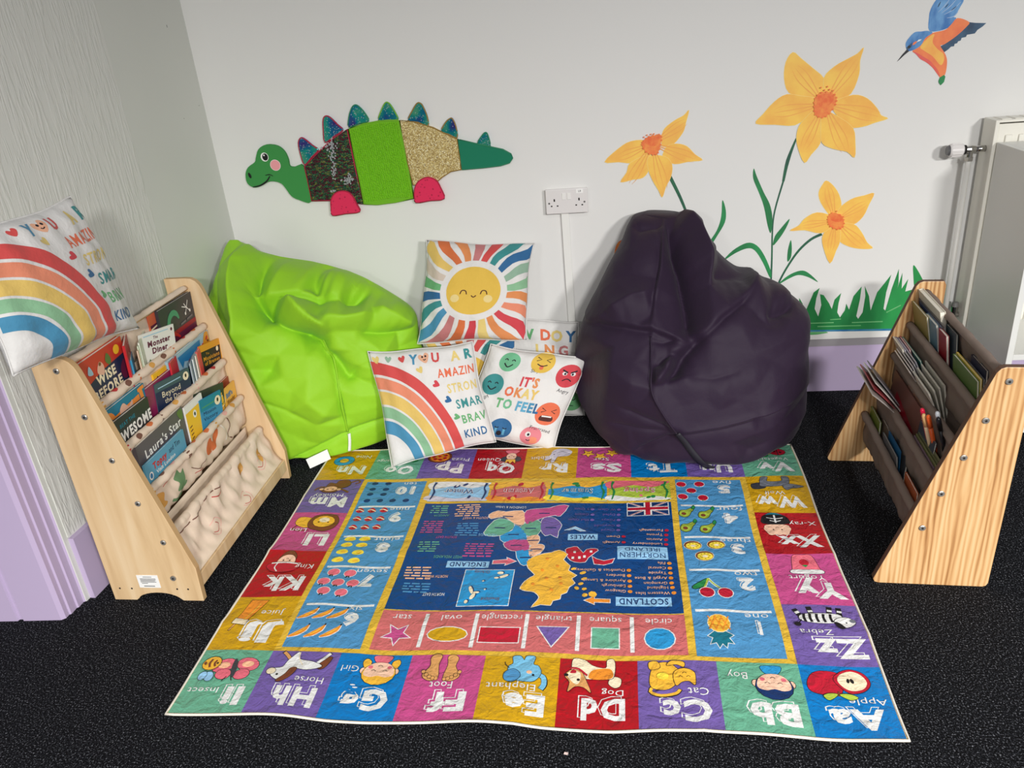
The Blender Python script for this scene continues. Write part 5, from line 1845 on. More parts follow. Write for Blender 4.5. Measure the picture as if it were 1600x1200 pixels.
folds_p = [
    ([(0.235,0.399),(0.279,0.442),(0.337,0.484),(0.453,0.537),(0.501,0.567)], 'r', 0.034, 0.05),
    ([(0.228,0.393),(0.271,0.43),(0.337,0.475),(0.445,0.528)], 'v', 0.030, 0.022),
    ([(-0.124,0.427),(-0.05,0.462),(0.037,0.464),(0.116,0.457),(0.18,0.439),(0.235,0.414)], 'l', 0.016, 0.035),
    ([(0.116,0.448),(0.115,0.369),(0.111,0.295)], 'v', 0.007, 0.010),
    ([(0.111,0.295),(0.146,0.222),(0.19,0.148)], 'r', 0.007, 0.014),
    ([(0.173,0.725),(0.153,0.622),(0.131,0.545),(0.117,0.466)], 'l', 0.016, 0.030),
    ([(0.185,0.736),(0.209,0.678),(0.227,0.589),(0.233,0.494),(0.232,0.412)], 'v', 0.034, 0.026),
    ([(0.231,0.746),(0.269,0.692),(0.304,0.617),(0.307,0.557)], 'r', 0.022, 0.030),
    ([(0.279,0.442),(0.213,0.386),(0.154,0.311)], 'v', 0.026, 0.022),
    ([(0.178,0.394),(0.162,0.348),(0.119,0.309)], 'r', 0.014, 0.02),
    ([(0.19,0.147),(0.326,0.17),(0.446,0.195),(0.55,0.212)], 'r', 0.011, 0.014),
    ([(0.19,0.14),(0.327,0.16),(0.447,0.183),(0.551,0.2)], 'v', 0.010, 0.014),
    ([(0.183,0.149),(0.073,0.151),(-0.03,0.154)], 'v', 0.007, 0.012),
    ([(0.19,0.144),(0.116,0.1),(0.046,0.046)], 'v', 0.010, 0.012),
    ([(0.183,0.157),(0.11,0.187),(0.016,0.222)], 'v', 0.006, 0.011),
    ([(0.585,0.472),(0.53,0.471),(0.476,0.474)], 'v', 0.013, 0.016),
    ([(0.585,0.475),(0.546,0.504),(0.511,0.526)], 'r', 0.012, 0.02),
    ([(0.309,0.586),(0.386,0.572),(0.454,0.545)], 'v', 0.014, 0.03),
    ([(0.064,0.718),(0.124,0.727),(0.185,0.73)], 'v', 0.010, 0.012),
    ([(-0.02,0.49),(0.069,0.541),(0.135,0.557)], 'r', 0.010, 0.03),
    ([(0.12,0.356),(0.149,0.375),(0.192,0.4)], 'v', 0.012, 0.012),
    ([(0.115,0.429),(0.15,0.422),(0.194,0.433)], 'v', 0.010, 0.012),
    ([(0.428,0.487),(0.488,0.448),(0.556,0.452)], 'v', 0.006, 0.02),
    ([(0.219,0.333),(0.303,0.324),(0.387,0.341)], 'v', 0.006, 0.025)]
sub = off(purple)
bo, BP = bag_mesh('bag_body', [(sub(a), sub(b_), f_, k_) for a, b_, f_, k_ in rows_p],
                  [([(x - 0.25, z) for x, z in pth], kd, am, wd) for pth, kd, am, wd in folds_p], plum_ny, purple, seed=3.1, dents=[tuple((c[0] - .25, c[1] - 2.5, c[2]) for c in CUSH[4]) + (.052,)],
                  clamp=lambda P: np.stack([P[:, 0], np.minimum(P[:, 1], WALL_Y - 0.006 - 2.5), P[:, 2]], 1))
strip_on(BP, [(x - 0.25, z) for x, z in [(0.19,0.152),(0.212,0.122),(0.238,0.081),(0.274,0.031),(0.306,0.002)]], (0.017, 0.024), 0.004, 'zip', zip_m, purple)
strip_on(BP, [(x - 0.25, z) for x, z in [(0.117,0.435),(0.115,0.369),(0.112,0.295),(0.146,0.222),(0.188,0.153)]], 0.004, 0.002, 'seam', plum_ny, purple, 30)

green = empty('bean_bag', (-1.05, 2.52, 0))
tag(green, 'lime green bean bag slumped in the corner beside the pale bookcase', 'bean bag', 'bean bags')
rows_g = [((-1.30, 2.44, 0.010), (-0.86, 2.62, 0.010), 0.155, 0.14),
          ((-1.34, 2.43, 0.014), (-0.80, 2.64, 0.014), 0.185, 0.16),
          ((-1.385, 2.43, 0.05), (-0.76, 2.65, 0.05), 0.205, 0.18),
          ((-1.395, 2.43, 0.12), (-0.735, 2.655, 0.12), 0.215, 0.19),
          ((-1.40, 2.43, 0.20), (-0.715, 2.66, 0.20), 0.215, 0.19),
          ((-1.40, 2.43, 0.29), (-0.700, 2.66, 0.29), 0.21, 0.19),
          ((-1.40, 2.44, 0.38), (-0.711,2.65,0.299), 0.20, 0.18),
          ((-1.40, 2.45, 0.46), (-0.704,2.65,0.382), 0.185, 0.17),
          ((-1.398,2.46,0.559), (-0.722,2.655,0.455), 0.165, 0.155),
          ((-1.384,2.48,0.605), (-0.806,2.66,0.521), 0.145, 0.14),
          ((-1.366,2.51,0.641), (-0.904,2.67,0.58), 0.125, 0.12),
          ((-1.35,2.55,0.667), (-1.043,2.68,0.627), 0.105, 0.09),
          ((-1.343,2.59,0.692), (-1.19,2.69,0.66), 0.080, 0.065),
          ((-1.34,2.63,0.711), (-1.276,2.7,0.688), 0.050, 0.045),
          ((-1.332,2.66,0.728), (-1.328,2.7,0.717), 0.012, 0.015)]
folds_g = [
    ([(-1.295,0.735),(-1.275,0.658),(-1.236,0.541),(-1.243,0.44)], 'r', 0.014, 0.03),
    ([(-1.211,0.711),(-1.2,0.667),(-1.193,0.623)], 'v', 0.016, 0.016),
    ([(-1.193,0.617),(-1.166,0.607),(-1.107,0.606),(-1.049,0.599),(-0.99,0.583),(-0.923,0.558)], 'l', 0.020, 0.035),
    ([(-1.228,0.638),(-1.164,0.593),(-1.123,0.537),(-1.086,0.507),(-1.028,0.475),(-0.97,0.438),(-0.958,0.388)], 'v', 0.036, 0.028),
    ([(-1.098,0.589),(-1.044,0.534),(-0.985,0.497),(-0.942,0.472)], 'r', 0.024, 0.030),
    ([(-1.046,0.642),(-1.007,0.612),(-0.96,0.571)], 'v', 0.018, 0.018),
    ([(-1.046,0.646),(-0.979,0.628),(-0.928,0.618),(-0.893,0.628)], 'r', 0.016, 0.020),
    ([(-0.931,0.562),(-0.874,0.558),(-0.817,0.551),(-0.74,0.543)], 'v', 0.020, 0.018),
    ([(-0.906,0.612),(-0.842,0.606),(-0.777,0.596)], 'v', 0.012, 0.014),
    ([(-0.974,0.444),(-0.955,0.381),(-0.942,0.309),(-0.936,0.204),(-0.936,0.101)], 'v', 0.006, 0.008),
    ([(-0.956,0.414),(-0.931,0.374),(-0.893,0.305),(-0.863,0.338)], 'v', 0.016, 0.020),
    ([(-0.986,0.515),(-0.9,0.494),(-0.816,0.489)], 'r', 0.014, 0.03),
    ([(-0.823,0.509),(-0.76,0.466),(-0.701,0.415)], 'r', 0.010, 0.03),
    ([(-0.864,0.458),(-0.787,0.432),(-0.701,0.412)], 'v', 0.010, 0.02),
    ([(-1.223,0.272),(-1.123,0.224),(-1.027,0.157)], 'v', 0.004, 0.010),
    ([(-1.179,-0.004),(-1.044,0.049),(-0.936,0.099),(-0.787,0.125)], 'v', 0.008, 0.010),
    ([(-1.13,0.537),(-1.086,0.512),(-1.042,0.493)], 'r', 0.012, 0.02),
    ([(-0.891,0.598),(-0.846,0.568),(-0.803,0.555)], 'r', 0.012, 0.02)]
gx, gy = green.location.x, green.location.y


def clamp_g(P):
    y = P[:, 1] + gy
    x = np.maximum(P[:, 0] + gx, -1.40 - (2.817 - y) * math.tan(LW_ANG) + 0.022)
    return np.stack([x - gx, np.minimum(y, WALL_Y - 0.006) - gy, P[:, 2]], 1)


sub = off(green)
bo, BPg = bag_mesh('bag_body', [(sub(a), sub(b_), f_, k_) for a, b_, f_, k_ in rows_g],
                   [([(x - gx, z) for x, z in pth], kd, am, wd) for pth, kd, am, wd in folds_g], lime_ny, green, seed=8.4, clamp=clamp_g, facet_k=2.7, fold_k=2.4, facet_r=0.008, dents=[tuple((c[0] - gx, c[1] - gy, c[2]) for c in CUSH[1]) + (.06,)])
strip_on(BPg, [(x - gx, z) for x, z in [(-0.973,0.443),(-0.955,0.381),(-0.942,0.309),(-0.936,0.204),(-0.936,0.105)]], 0.004, 0.002, 'seam', lime_ny, green, 30)
strip_on(BPg, [(x - gx, z) for x, z in [(-0.935,0.096),(-0.938,0.065),(-0.946,0.026)]], 0.009, 0.004, 'zip', label_w, green)
lb = [Vector((-1.082,2.31,0.034)), Vector((-1.008,2.335,0.059)), Vector((-0.997,2.325,0.026)), Vector((-1.069,2.3,-0.002))]
lb = [Vector((p.x - gx, p.y - gy, max(p.z, 0.003))) for p in lb]
o = mobj('care_label', lb, [(0, 1, 2, 3)], label_w, green)
o.modifiers.new('thick', 'SOLIDIFY').thickness = 0.0015


# ------------------------------------------------------------------ cushions
def cotton(name, rgb):
    key = 'cotton_' + name
    if key in MATS:
        return MATS[key]
    return mat(key, rgb, 0.75, 0.25, bump=(40, 0.4, 0.008), sheen=0.1)


Q = {k: cotton(k, tuple(int(c * .92) for c in v_)) for k, v_ in {
    'white': (240, 238, 234), 'red': (222, 84, 82), 'peach': (244, 150, 118), 'yellow': (240, 204, 112), 'green': (150, 200, 158), 'blue': (80, 152, 190),
    'teal': (66, 150, 150), 'navy': (54, 110, 160), 'orange': (236, 150, 92), 'rust': (226, 120, 70), 'mauve': (206, 130, 130), 'beige': (222, 206, 190),
    'sage': (156, 190, 166), 'leaf': (112, 184, 124), 'sun': (240, 198, 84), 'dark': (84, 44, 40), 'gold': (240, 214, 130), 'crimson': (220, 74, 84),
    'ink': (40, 38, 46), 'pink': (236, 140, 150), 'cheek': (246, 222, 150), 'skin': (244, 184, 150), 'sky': (104, 178, 210), 'mint': (120, 196, 150), 'coral': (240, 120, 84), 'brown': (150, 84, 60)}.items()}


def cushion(label, corners, thick=0.075, seed=0.0, sag=0.0, droop=None, pull=0.05):
    """corners TL, TR, BR, BL in metres; front faces the photographer. Returns (root, Sheet in -20..20 cm)"""
    TL, TR, BR, BL = [Vector(c) for c in corners]
    cen = (TL + TR + BR + BL) / 4
    nrm = ((TR + BR - TL - BL).cross(TL + TR - BL - BR)).normalized()
    root = empty('cushion', cen)
    tag(root, label, 'cushion', 'printed cushions')
    a = np.array([(p - cen)[:] for p in (TL, TR, BR, BL)])
    nn = np.array(nrm[:])

    def base(U, V, H, side=1):
        u, v = U / 20.0, V / 20.0
        uc, vc = np.clip(u, -1, 1), np.clip(v, -1, 1)
        # edges drawn in between pointed corners
        uu = u * (1 - pull * (1 - vc ** 2) * np.abs(uc) ** 1.5 * 1.0) + 0.012 * np.sin(vc * 5 + seed) * uc
        vv = v * (1 - pull * (1 - uc ** 2) * np.abs(vc) ** 1.5 * 1.0) + 0.012 * np.sin(uc * 5 + seed * 2) * vc
        s, t = (uu + 1) / 2, (vv + 1) / 2
        w = [(1 - s) * t, s * t, s * (1 - t), (1 - s) * (1 - t)]
        P = sum(wi[:, None] * a[i] for i, wi in enumerate(w))
        prof = np.maximum((1 - uc ** 2) * (1 - vc ** 2), 0) ** 0.42
        # puckers running in from the edges, and slow dents
        edge = 1 - prof
        puck = 0.004 * edge * (1 - edge) * 4 * (np.sin(uc * 17 + seed * 3 + 2 * vc) + np.sin(vc * 15 + seed + 2.5 * uc))
        rad = np.arctan2(vc, uc)
        puck = puck + 0.0022 * np.sin(rad * 14 + seed) * edge * prof * 2
        dents = 0.006 * prof * (np.sin(uc * 3.1 + seed * 1.7 + vc * 2.0) + 0.7 * np.sin(vc * 4.3 - seed + uc * 1.5))
        h = side * (thick * prof + dents) + puck * prof ** 0.5
        h = h + sag * (uc * uc + vc * vc - 0.6)
        P = P + nn[None, :] * (h + H)[:, None]
        if droop is not None:
            P = P + droop(uc, vc)
        return P
    n = 40
    g = np.linspace(-20, 20, n + 1)
    U, V = np.meshgrid(g, g)
    F = base(U.ravel(), V.ravel(), np.zeros(U.size), 1)
    B = base(U.ravel(), V.ravel(), np.zeros(U.size), -1)
    fz = []
    for j in range(n):
        for i in range(n):
            k = j * (n + 1) + i
            fz.append((k, k + 1, k + n + 2, k + n + 1))
    rim_ = lambda k: k % (n + 1) in (0, n) or k // (n + 1) in (0, n)
    idx = {}
    v = F.tolist()
    for k in range(len(B)):
        if rim_(k):
            idx[k] = k
        else:
            idx[k] = len(v)
            v.append(B[k].tolist())
    fz += [tuple(idx[k] for k in q[::-1]) for q in fz]
    mobj('cushion_cover', v, fz, Q['white'], root, smooth=True)
    seam = [F[i] for i in range(n + 1)] + [F[j * (n + 1) + n] for j in range(1, n + 1)] + [F[n * (n + 1) + i] for i in range(n - 1, -1, -1)] + [F[j * (n + 1)] for j in range(n - 1, 0, -1)]
    MB().tube([tuple(p) for p in seam] + [tuple(seam[0])], 0.0022, 5).build('seam', Q['white'], root, smooth=True)

    def fn(U, V, H):
        P = base(U, V, H, 1)
        return P[:, 0], P[:, 1], P[:, 2]
    return root, Sheet(fn, 1.0, 0.0008, 0.0002)


def clip_sq(pts, r=19.6):
    return [(max(-r, min(r, a)), max(-r, min(r, b_))) for a, b_ in pts]


def heart(p, x, y, s, m, rot=0):
    pts = [(0, -1), (-.95, .15), (-.85, .75), (-.4, .85), (0, .45), (.4, .85), (.85, .75), (.95, .15)]
    c, sn = math.cos(math.radians(rot)), math.sin(math.radians(rot))
    p.blob([(x + s * (a * c - b_ * sn), y + s * (a * sn + b_ * c)) for a, b_ in pts], m, n=3)


def rainbow_print(root, S):
    ar = S.part('printed_rainbow', root)
    for c_, r0, r1 in (('red', 33.6, 38.2), ('peach', 28.4, 32.6), ('yellow', 23.0, 27.6), ('green', 18.2, 22.2), ('blue', 12.6, 17.2)):
        k = 0.74
        out = [(-20 + r1 * k * math.cos(t), -20 + r1 * .96 * math.sin(t)) for t in np.linspace(.02, math.pi / 2 - .005, 22)]
        inn = [(-20 + r0 * k * math.cos(t), -20 + r0 * .96 * math.sin(t)) for t in np.linspace(.02, math.pi / 2 - .005, 22)]
        for i in range(21):
            ar.polys.append((clip_sq([out[i], out[i + 1], inn[i + 1], inn[i]], 19.8), Q[c_], 1))
    ar.layer = 1
    ar.build()
    x = -3.2

    def word(body, x, y, h, c_, **kw):
        t = S.part('printed_word', root)
        t.text(body, x, y, h, Q[c_], **kw)
        t.build()

    word('Y', -3.2, 16.4, 3.6, 'blue', bold=0.04, rot=-4)
    word('U', 5.0, 16.4, 3.6, 'red', bold=0.04, rot=-4)
    for ch, x, c_ in (('A', 12.4, 'gold'), ('R', 17.2, 'teal')):
        word(ch, x, 16.2, 3.8, c_, bold=0.04)
    hf = S.part('printed_heart', root, 'smiling peach heart')
    heart(hf, .9, 16.4, 2.0, Q['skin'], 15)
    hf.ell(.3, 16.9, .35, .4, Q['ink']).ell(1.5, 17.1, .35, .4, Q['ink']).curve([(.5, 16.0), (1.0, 15.7), (1.5, 16.1)], .3, Q['ink'])
    hf.build()
    word('AMAZIN', 11.9, 10.2, 3.4, 'coral', width=14.6, bold=0.02)
    word('STRON', 13.2, 4.2, 3.4, 'gold', width=12.0, bold=0.02)
    word('SMAR', 14.2, -2.0, 3.4, 'teal', width=10.2, bold=0.02)
    word('BRAV', 14.5, -8.0, 3.4, 'leaf', width=9.6, bold=0.02)
    word('KIND', 13.8, -14.0, 3.4, 'navy', width=9.0, bold=0.02)
    for x, y, s_, c_, r_ in ((-17.4, 17.2, 1.4, 'gold', 10), (-12.6, 17.4, 1.2, 'sage', -8), (-7.4, 17.0, 1.3, 'red', 12), (-1.4, 12.2, 1.3, 'gold', 20),
                             (3.6, 6.4, 1.3, 'crimson', 60), (6.8, 0.2, 1.3, 'navy', 60), (8.4, -6.6, 1.2, 'leaf', 70)):
        hp_ = S.part('printed_heart', root)
        heart(hp_, x, y, s_, Q[c_], r_)
        hp_.build()


def sun_print(root, S, seed):
    ry = S.part('printed_rays', root)
    cols = ['green', 'sage', 'navy', 'teal', 'red', 'mauve', 'orange', 'rust', 'yellow', 'beige', 'leaf', 'navy', 'teal', 'blue', 'mauve', 'rust', 'crimson', 'gold', 'orange', 'crimson', 'peach', 'orange']
    n = len(cols)
    for i, c_ in enumerate(cols):
        a0, a1 = 2 * math.pi * (i + 0.17) / n, 2 * math.pi * (i + 0.83) / n
        am = (a0 + a1) / 2
        for j in range(7):
            q = []
            for r_, s_ in ((12.2 + 2.6 * j, 0), (12.2 + 2.6 * (j + 1), 0), (12.2 + 2.6 * (j + 1), 1), (12.2 + 2.6 * j, 1)):
                sw = 0.05 * math.sin(r_ * .35 + i)
                t = (a1 if s_ else a0) + sw
                q.append((r_ * math.cos(t), r_ * math.sin(t)))
            if all(abs(a) < 19.7 and abs(b_) < 19.7 for a, b_ in q):
                ry.polys.append((q, Q[c_], 1))
            elif any(abs(a) < 19.7 and abs(b_) < 19.7 for a, b_ in q):
                cq = clip_sq(q, 19.7)
                if abs(area2(cq)) > 0.02:
                    ry.polys.append((cq, Q[c_], 1))
    ry.layer = 1
    ry.build()
    s = S.part('printed_sun', root)
    s.ell(0, 0, 9.8, 9.6, Q['sun'], n=40)
    s.ell(-6.4, -3.0, 1.6, 1.5, Q['cheek']).ell(5.4, -3.2, 1.6, 1.5, Q['cheek'])
    s.curve([(-4.6, -1.4), (-4.2, -.2), (-3.4, .1), (-2.6, -.3), (-2.3, -1.5)], .38, Q['dark'])
    s.curve([(2.6, -1.4), (3.0, -.2), (3.8, .1), (4.6, -.3), (4.9, -1.5)], .38, Q['dark'])
    s.curve([(-.6, -1.9), (.2, -2.6), (1.1, -1.9)], .38, Q['dark'])
    s.build()


c1, S1 = cushion('rainbow cushion lying on top of the pale bookcase', CUSH[0], 0.06, 1.3)
rainbow_print(c1, S1)
c2, S2 = cushion('rainbow cushion on the floor in front of the lime bean bag', CUSH[1], 0.06, 4.0)
rainbow_print(c2, S2)
c3, S3 = cushion('smiling sun cushion propped highest against the wall', CUSH[2], 0.065, 2.2)
sun_print(c3, S3, 0)
c4, S4 = cushion('sun cushion mostly hidden below the upright sun cushion', CUSH[3], 0.032, 5.1)
sun_print(c4, S4, 1)

c5, S5 = cushion('white cushion with emotion faces reading its okay to feel', CUSH[4], 0.052, 0.4)
rows_ = [("IT'S", 1.6, 7.2, ('crimson', 'crimson', 'coral', 'orange')), ('OKAY', -.2, 2.4, ('coral', 'orange', 'gold', 'yellow')), ('TO FEEL', .2, -3.0, ('leaf', 'mint', 'white', 'sky', 'sky', 'blue', 'navy'))]
for body, cx_, cy_, cc in rows_:
    tot = sum(GLYPH[(ch, 0.04)][2] for ch in body)
    x = cx_ - tot * 4.9 / 2
    tx = S5.part('printed_words', c5, 'multicoloured words ' + body)
    for ch, c_ in zip(body, cc):
        if ch != ' ':
            tx.text(ch, x, cy_, 4.0, Q[c_], width=GLYPH[(ch, 0.04)][2] * 4.9, bold=0.04, align='l')
        x += GLYPH[(ch, 0.04)][2] * 4.9
    tx.build()
for body, x, y, r_ in (('Silly', 1.8, 12.2, 5), ('Angry', 15.4, 5.4, -8), ('Frustrated', 12.4, -11.4, -8), ('Happy', -15.4, 12.2, 60), ('Silly', -14.0, -2.0, 60)):
    if body != 'Happy':
        tx = S5.part('printed_caption', c5)
        tx.text(body, x, y, 1.5, Q['ink'], rot=r_)
        tx.build()
for nm, x, y, r_, c_, kind in (('yellow', 3.6, 16.0, 4.6, 'sun', 'silly'), ('red', 15.2, 11.8, 4.9, 'crimson', 'angry'), ('orange', 13.2, -4.6, 4.9, 'coral', 'shout'), ('blue', -3.0, -14.0, 4.6, 'navy', 'cry'),
                               ('pink', 9.6, -14.9, 4.2, 'pink', 'shy'), ('teal', -12.6, 4.0, 4.6, 'teal', 'smile'), ('green', -9.4, 14.6, 4.2, 'mint', 'calm')):
    p = S5.part('printed_face', c5, nm + ' round emotion face')
    p.ell(x, y, r_, r_, Q[c_], n=26)
    e_ = r_ * .38
    if kind in ('silly', 'shout'):
        for s_ in (-1, 1):
            p.line([(x + s_ * r_ * .6, y + r_ * .45), (x + s_ * r_ * .22, y + r_ * .25), (x + s_ * r_ * .6, y + r_ * .08)], .35, Q['ink'])
    if kind == 'silly':
        p.blob([(x - .6, y - 1.4), (x + .6, y - 1.4), (x + .7, y - 3.0), (x - .6, y - 3.0)], Q['coral'])
        p.curve([(x - 2, y - .9), (x, y - 1.7), (x + 2, y - .9)], .4, Q['ink'])
    elif kind == 'angry':
        for s_ in (-1, 1):
            p.ell(x + s_ * 1.7, y + .8, 1.0, .8, Q['white'])
            p.ell(x + s_ * 1.5, y + .7, .45, .5, Q['ink'])
            p.line([(x + s_ * 2.9, y + 2.3), (x + s_ * .6, y + 1.3)], .6, Q['ink'])
        p.curve([(x - 1.8, y - 2.2), (x, y - 1.3), (x + 1.8, y - 2.2)], .4, Q['ink'])
    elif kind == 'shout':
        p.blob([(x - 2.2, y - 1.0), (x + 2.2, y - 1.0), (x + 2.4, y - 3.0), (x - 2.4, y - 3.0)], Q['dark'])
        p.line([(x - 2.0, y - 1.2), (x + 2.0, y - 1.2)], .6, Q['white'])
    elif kind == 'cry':
        for s_ in (-1, 1):
            p.curve([(x + s_ * 2.4, y + .6), (x + s_ * 1.6, y + .1), (x + s_ * .8, y + .6)], .4, Q['ink'])
            p.line([(x + s_ * 1.6, y), (x + s_ * 1.7, y - 2.8)], .9, Q['sky'])
        p.ell(x, y - 2.2, 1.0, 1.2, Q['ink'])
    elif kind == 'shy':
        p.ell(x - 1.2, y + .6, 1.1, 1.2, Q['white']).ell(x - 1.0, y + .5, .5, .6, Q['ink'])
        p.blob([(x + .2, y - .4), (x + 2.6, y - .6), (x + 2.8, y - 2.8), (x + .4, y - 3.2)], Q['peach'])
        p.curve([(x - 1.4, y - 1.8), (x - .6, y - 2.2), (x + .2, y - 1.8)], .35, Q['ink'])
    else:
        for s_ in (-1, 1):
            p.curve([(x + s_ * 2.2, y + .6), (x + s_ * 1.5, y + 1.2), (x + s_ * .8, y + .6)], .4, Q['ink'])
        p.curve([(x - 1.8, y - .8), (x, y - 2.2), (x + 1.8, y - .8)], .5, Q['ink'])
    p.build()

c6, S6 = cushion('white cushion with coloured lettering half hidden behind the others', CUSH[5], 0.030, 3.3)
for ch, x, y, c_ in (('H', -8.2, 14.0, 'leaf'), ('O', -3.6, 14.2, 'sky'), ('W', .4, 14.4, 'leaf'), ('D', 7.6, 14.4, 'coral'), ('O', 11.9, 14.4, 'gold'), ('Y', 17.2, 14.4, 'navy'),
                     ('I', 4.2, 8.2, 'gold'), ('N', 9.0, 8.2, 'orange'), ('G', 14.4, 8.2, 'mauve')):
    tx = S6.part('printed_letter', c6)
    tx.text(ch, x, y, 4.4, Q[c_], bold=0.04)
    tx.build()
p = S6.part('printed_face', c6, 'green round face')
p.ell(15.0, -13.0, 4.4, 4.4, Q['leaf'], n=26)
p.curve([(12.6, -11.4), (13.4, -12.0), (14.2, -11.4)], .35, Q['ink']).curve([(14.9, -11.8), (16.4, -12.4), (17.2, -11.8)], .35, Q['ink']).curve([(13.8, -15), (15, -14.9), (16.2, -15)], .35, Q['ink'])
p.build()

# ------------------------------------------------------------------ sling bookcases
def wood(name, tones, scale, stretch, rough=0.45, ring=False):
    m, nt, b = node_mat(name, rough, 0.4)
    tc = nt.nodes.new('ShaderNodeTexCoord')
    mp = nt.nodes.new('ShaderNodeMapping')
    mp.inputs['Scale'].default_value = stretch
    nt.links.new(tc.outputs['Object'], mp.inputs['Vector'])
    n = nt.nodes.new('ShaderNodeTexNoise')
    n.inputs['Scale'].default_value = scale
    n.inputs['Detail'].default_value = 5
    n.inputs['Distortion'].default_value = 0.5
    nt.links.new(mp.outputs[0], n.inputs['Vector'])
    src = n.outputs['Fac']
    if ring:
        w = nt.nodes.new('ShaderNodeTexWave')
        w.wave_type = 'BANDS'
        w.bands_direction = 'X'
        w.inputs['Scale'].default_value = 16
        w.inputs['Distortion'].default_value = 9
        w.inputs['Detail'].default_value = 3
        w.inputs['Detail Scale'].default_value = 0.8
        mp2 = nt.nodes.new('ShaderNodeMapping')
        mp2.inputs['Scale'].default_value = (1.6, 1.6, 0.16)
        nt.links.new(tc.outputs['Object'], mp2.inputs['Vector'])
        nt.links.new(mp2.outputs[0], w.inputs['Vector'])
        mx = nt.nodes.new('ShaderNodeMath')
        mx.operation = 'MULTIPLY_ADD'
        mx.inputs[1].default_value = 0.26
        nt.links.new(w.outputs['Fac'], mx.inputs[0])
        hf = nt.nodes.new('ShaderNodeMath')
        hf.operation = 'MULTIPLY'
        hf.inputs[1].default_value = 0.74
        nt.links.new(n.outputs['Fac'], hf.inputs[0])
        nt.links.new(hf.outputs[0], mx.inputs[2])
        src = mx.outputs[0]
    r = ramp(nt, tones)
    nt.links.new(src, r.inputs[0])
    nt.links.new(r.outputs[0], b.inputs['Base Color'])
    return m


maple = wood('pale_maple', [(0.3, (206, 172, 128)), (0.5, (222, 190, 146)), (0.7, (230, 202, 162))], 9, (3, 3, 0.25))
maple_edge = wood('maple_edge', [(0.3, (186, 152, 106)), (0.7, (204, 170, 124))], 9, (3, 3, 0.25))
ash = wood('striped_ash', [(0.26, (158, 110, 66)), (0.40, (196, 148, 98)), (0.54, (214, 172, 120)), (0.72, (224, 188, 140))], 12, (5, 5, 0.2), 0.4, True)
ash_edge = mat('dark_ash_edge', (104, 76, 60), 0.6)
steel = mat('bolt_steel', (170, 166, 160), 0.3, 0.6, 0.6)
dark_hole = mat('dark_recess', (30, 26, 24), 0.8)
canvas_l = mat('cream_sling_canvas', (226, 206, 184), 0.8, 0.2, bump=(700, 0.25, 0.001), vary=(9, 0.06))
canvas_r = mat('taupe_sling_canvas', (134, 118, 108), 0.8, 0.2, bump=(700, 0.25, 0.001), vary=(9, 0.06))

RODS_L = [(.065, .695), (.098, .57), (.132, .446), (.164, .317), (.2, .195)]
RODS_R = [(.224, .564), (.192, .467), (.16, .37), (.125, .271), (.096, .172)]


def ribbon(profile, w0, w1, wr, seed, sag=0.0, nw=48, nt_=4):
    """cloth strip: returns (mesh data, Sheet fn). profile in (d, z); wr wrinkle height"""
    pr = np.array(smooth_loop(profile, nt_, False))
    seg = np.hypot(*(pr[1:] - pr[:-1]).T)
    L = np.concatenate([[0], np.cumsum(seg)])
    tan = np.gradient(pr, axis=0)
    tan /= np.linalg.norm(tan, axis=1)[:, None] + 1e-9
    nor = np.stack([-tan[:, 1], tan[:, 0]], 1)

    def fn(U, V, H):
        w, t = U * 0.01, V * 0.01
        d = np.interp(t, L, pr[:, 0])
        z = np.interp(t, L, pr[:, 1])
        nd, nz = np.interp(t, L, nor[:, 0]), np.interp(t, L, nor[:, 1])
        k = np.clip(np.minimum(w - w0, w1 - w) / 0.06, 0, 1)
        tt = t / L[-1]
        env = np.sin(np.clip(tt, 0, 1) * math.pi) ** 0.7
        h = wr * env * (np.sin(w * 95 + 3 * np.sin(t * 30 + seed) + seed) * 0.6 + np.sin(w * 47 + t * 60 + seed * 2) * 0.7 + 0.5 * np.sin(w * 170 - t * 40 + seed))
        h = h + H
        zz = z + nz * h - sag * np.sin(np.clip((w - w0) / (w1 - w0), 0, 1) * math.pi) * (1 - 0.5 * tt)
        return d + nd * h, w, zz
    W, T = np.meshgrid(np.linspace(w0, w1, nw) * 100, L * 100)
    X, Y, Z = fn(W.ravel(), T.ravel(), np.zeros(W.size))
    v = np.stack([X, Y, Z], 1).tolist()
    f = [(j * nw + i, j * nw + i + 1, (j + 1) * nw + i + 1, (j + 1) * nw + i) for j in range(len(L) - 1) for i in range(nw - 1)]
    return v, f, fn, L[-1] * 100


def arc(d, z, r, a0, a1, n=5):
    return [(d + r * math.cos(math.radians(a0 + (a1 - a0) * i / (n - 1))), z + r * math.sin(math.radians(a0 + (a1 - a0) * i / (n - 1)))) for i in range(n)]


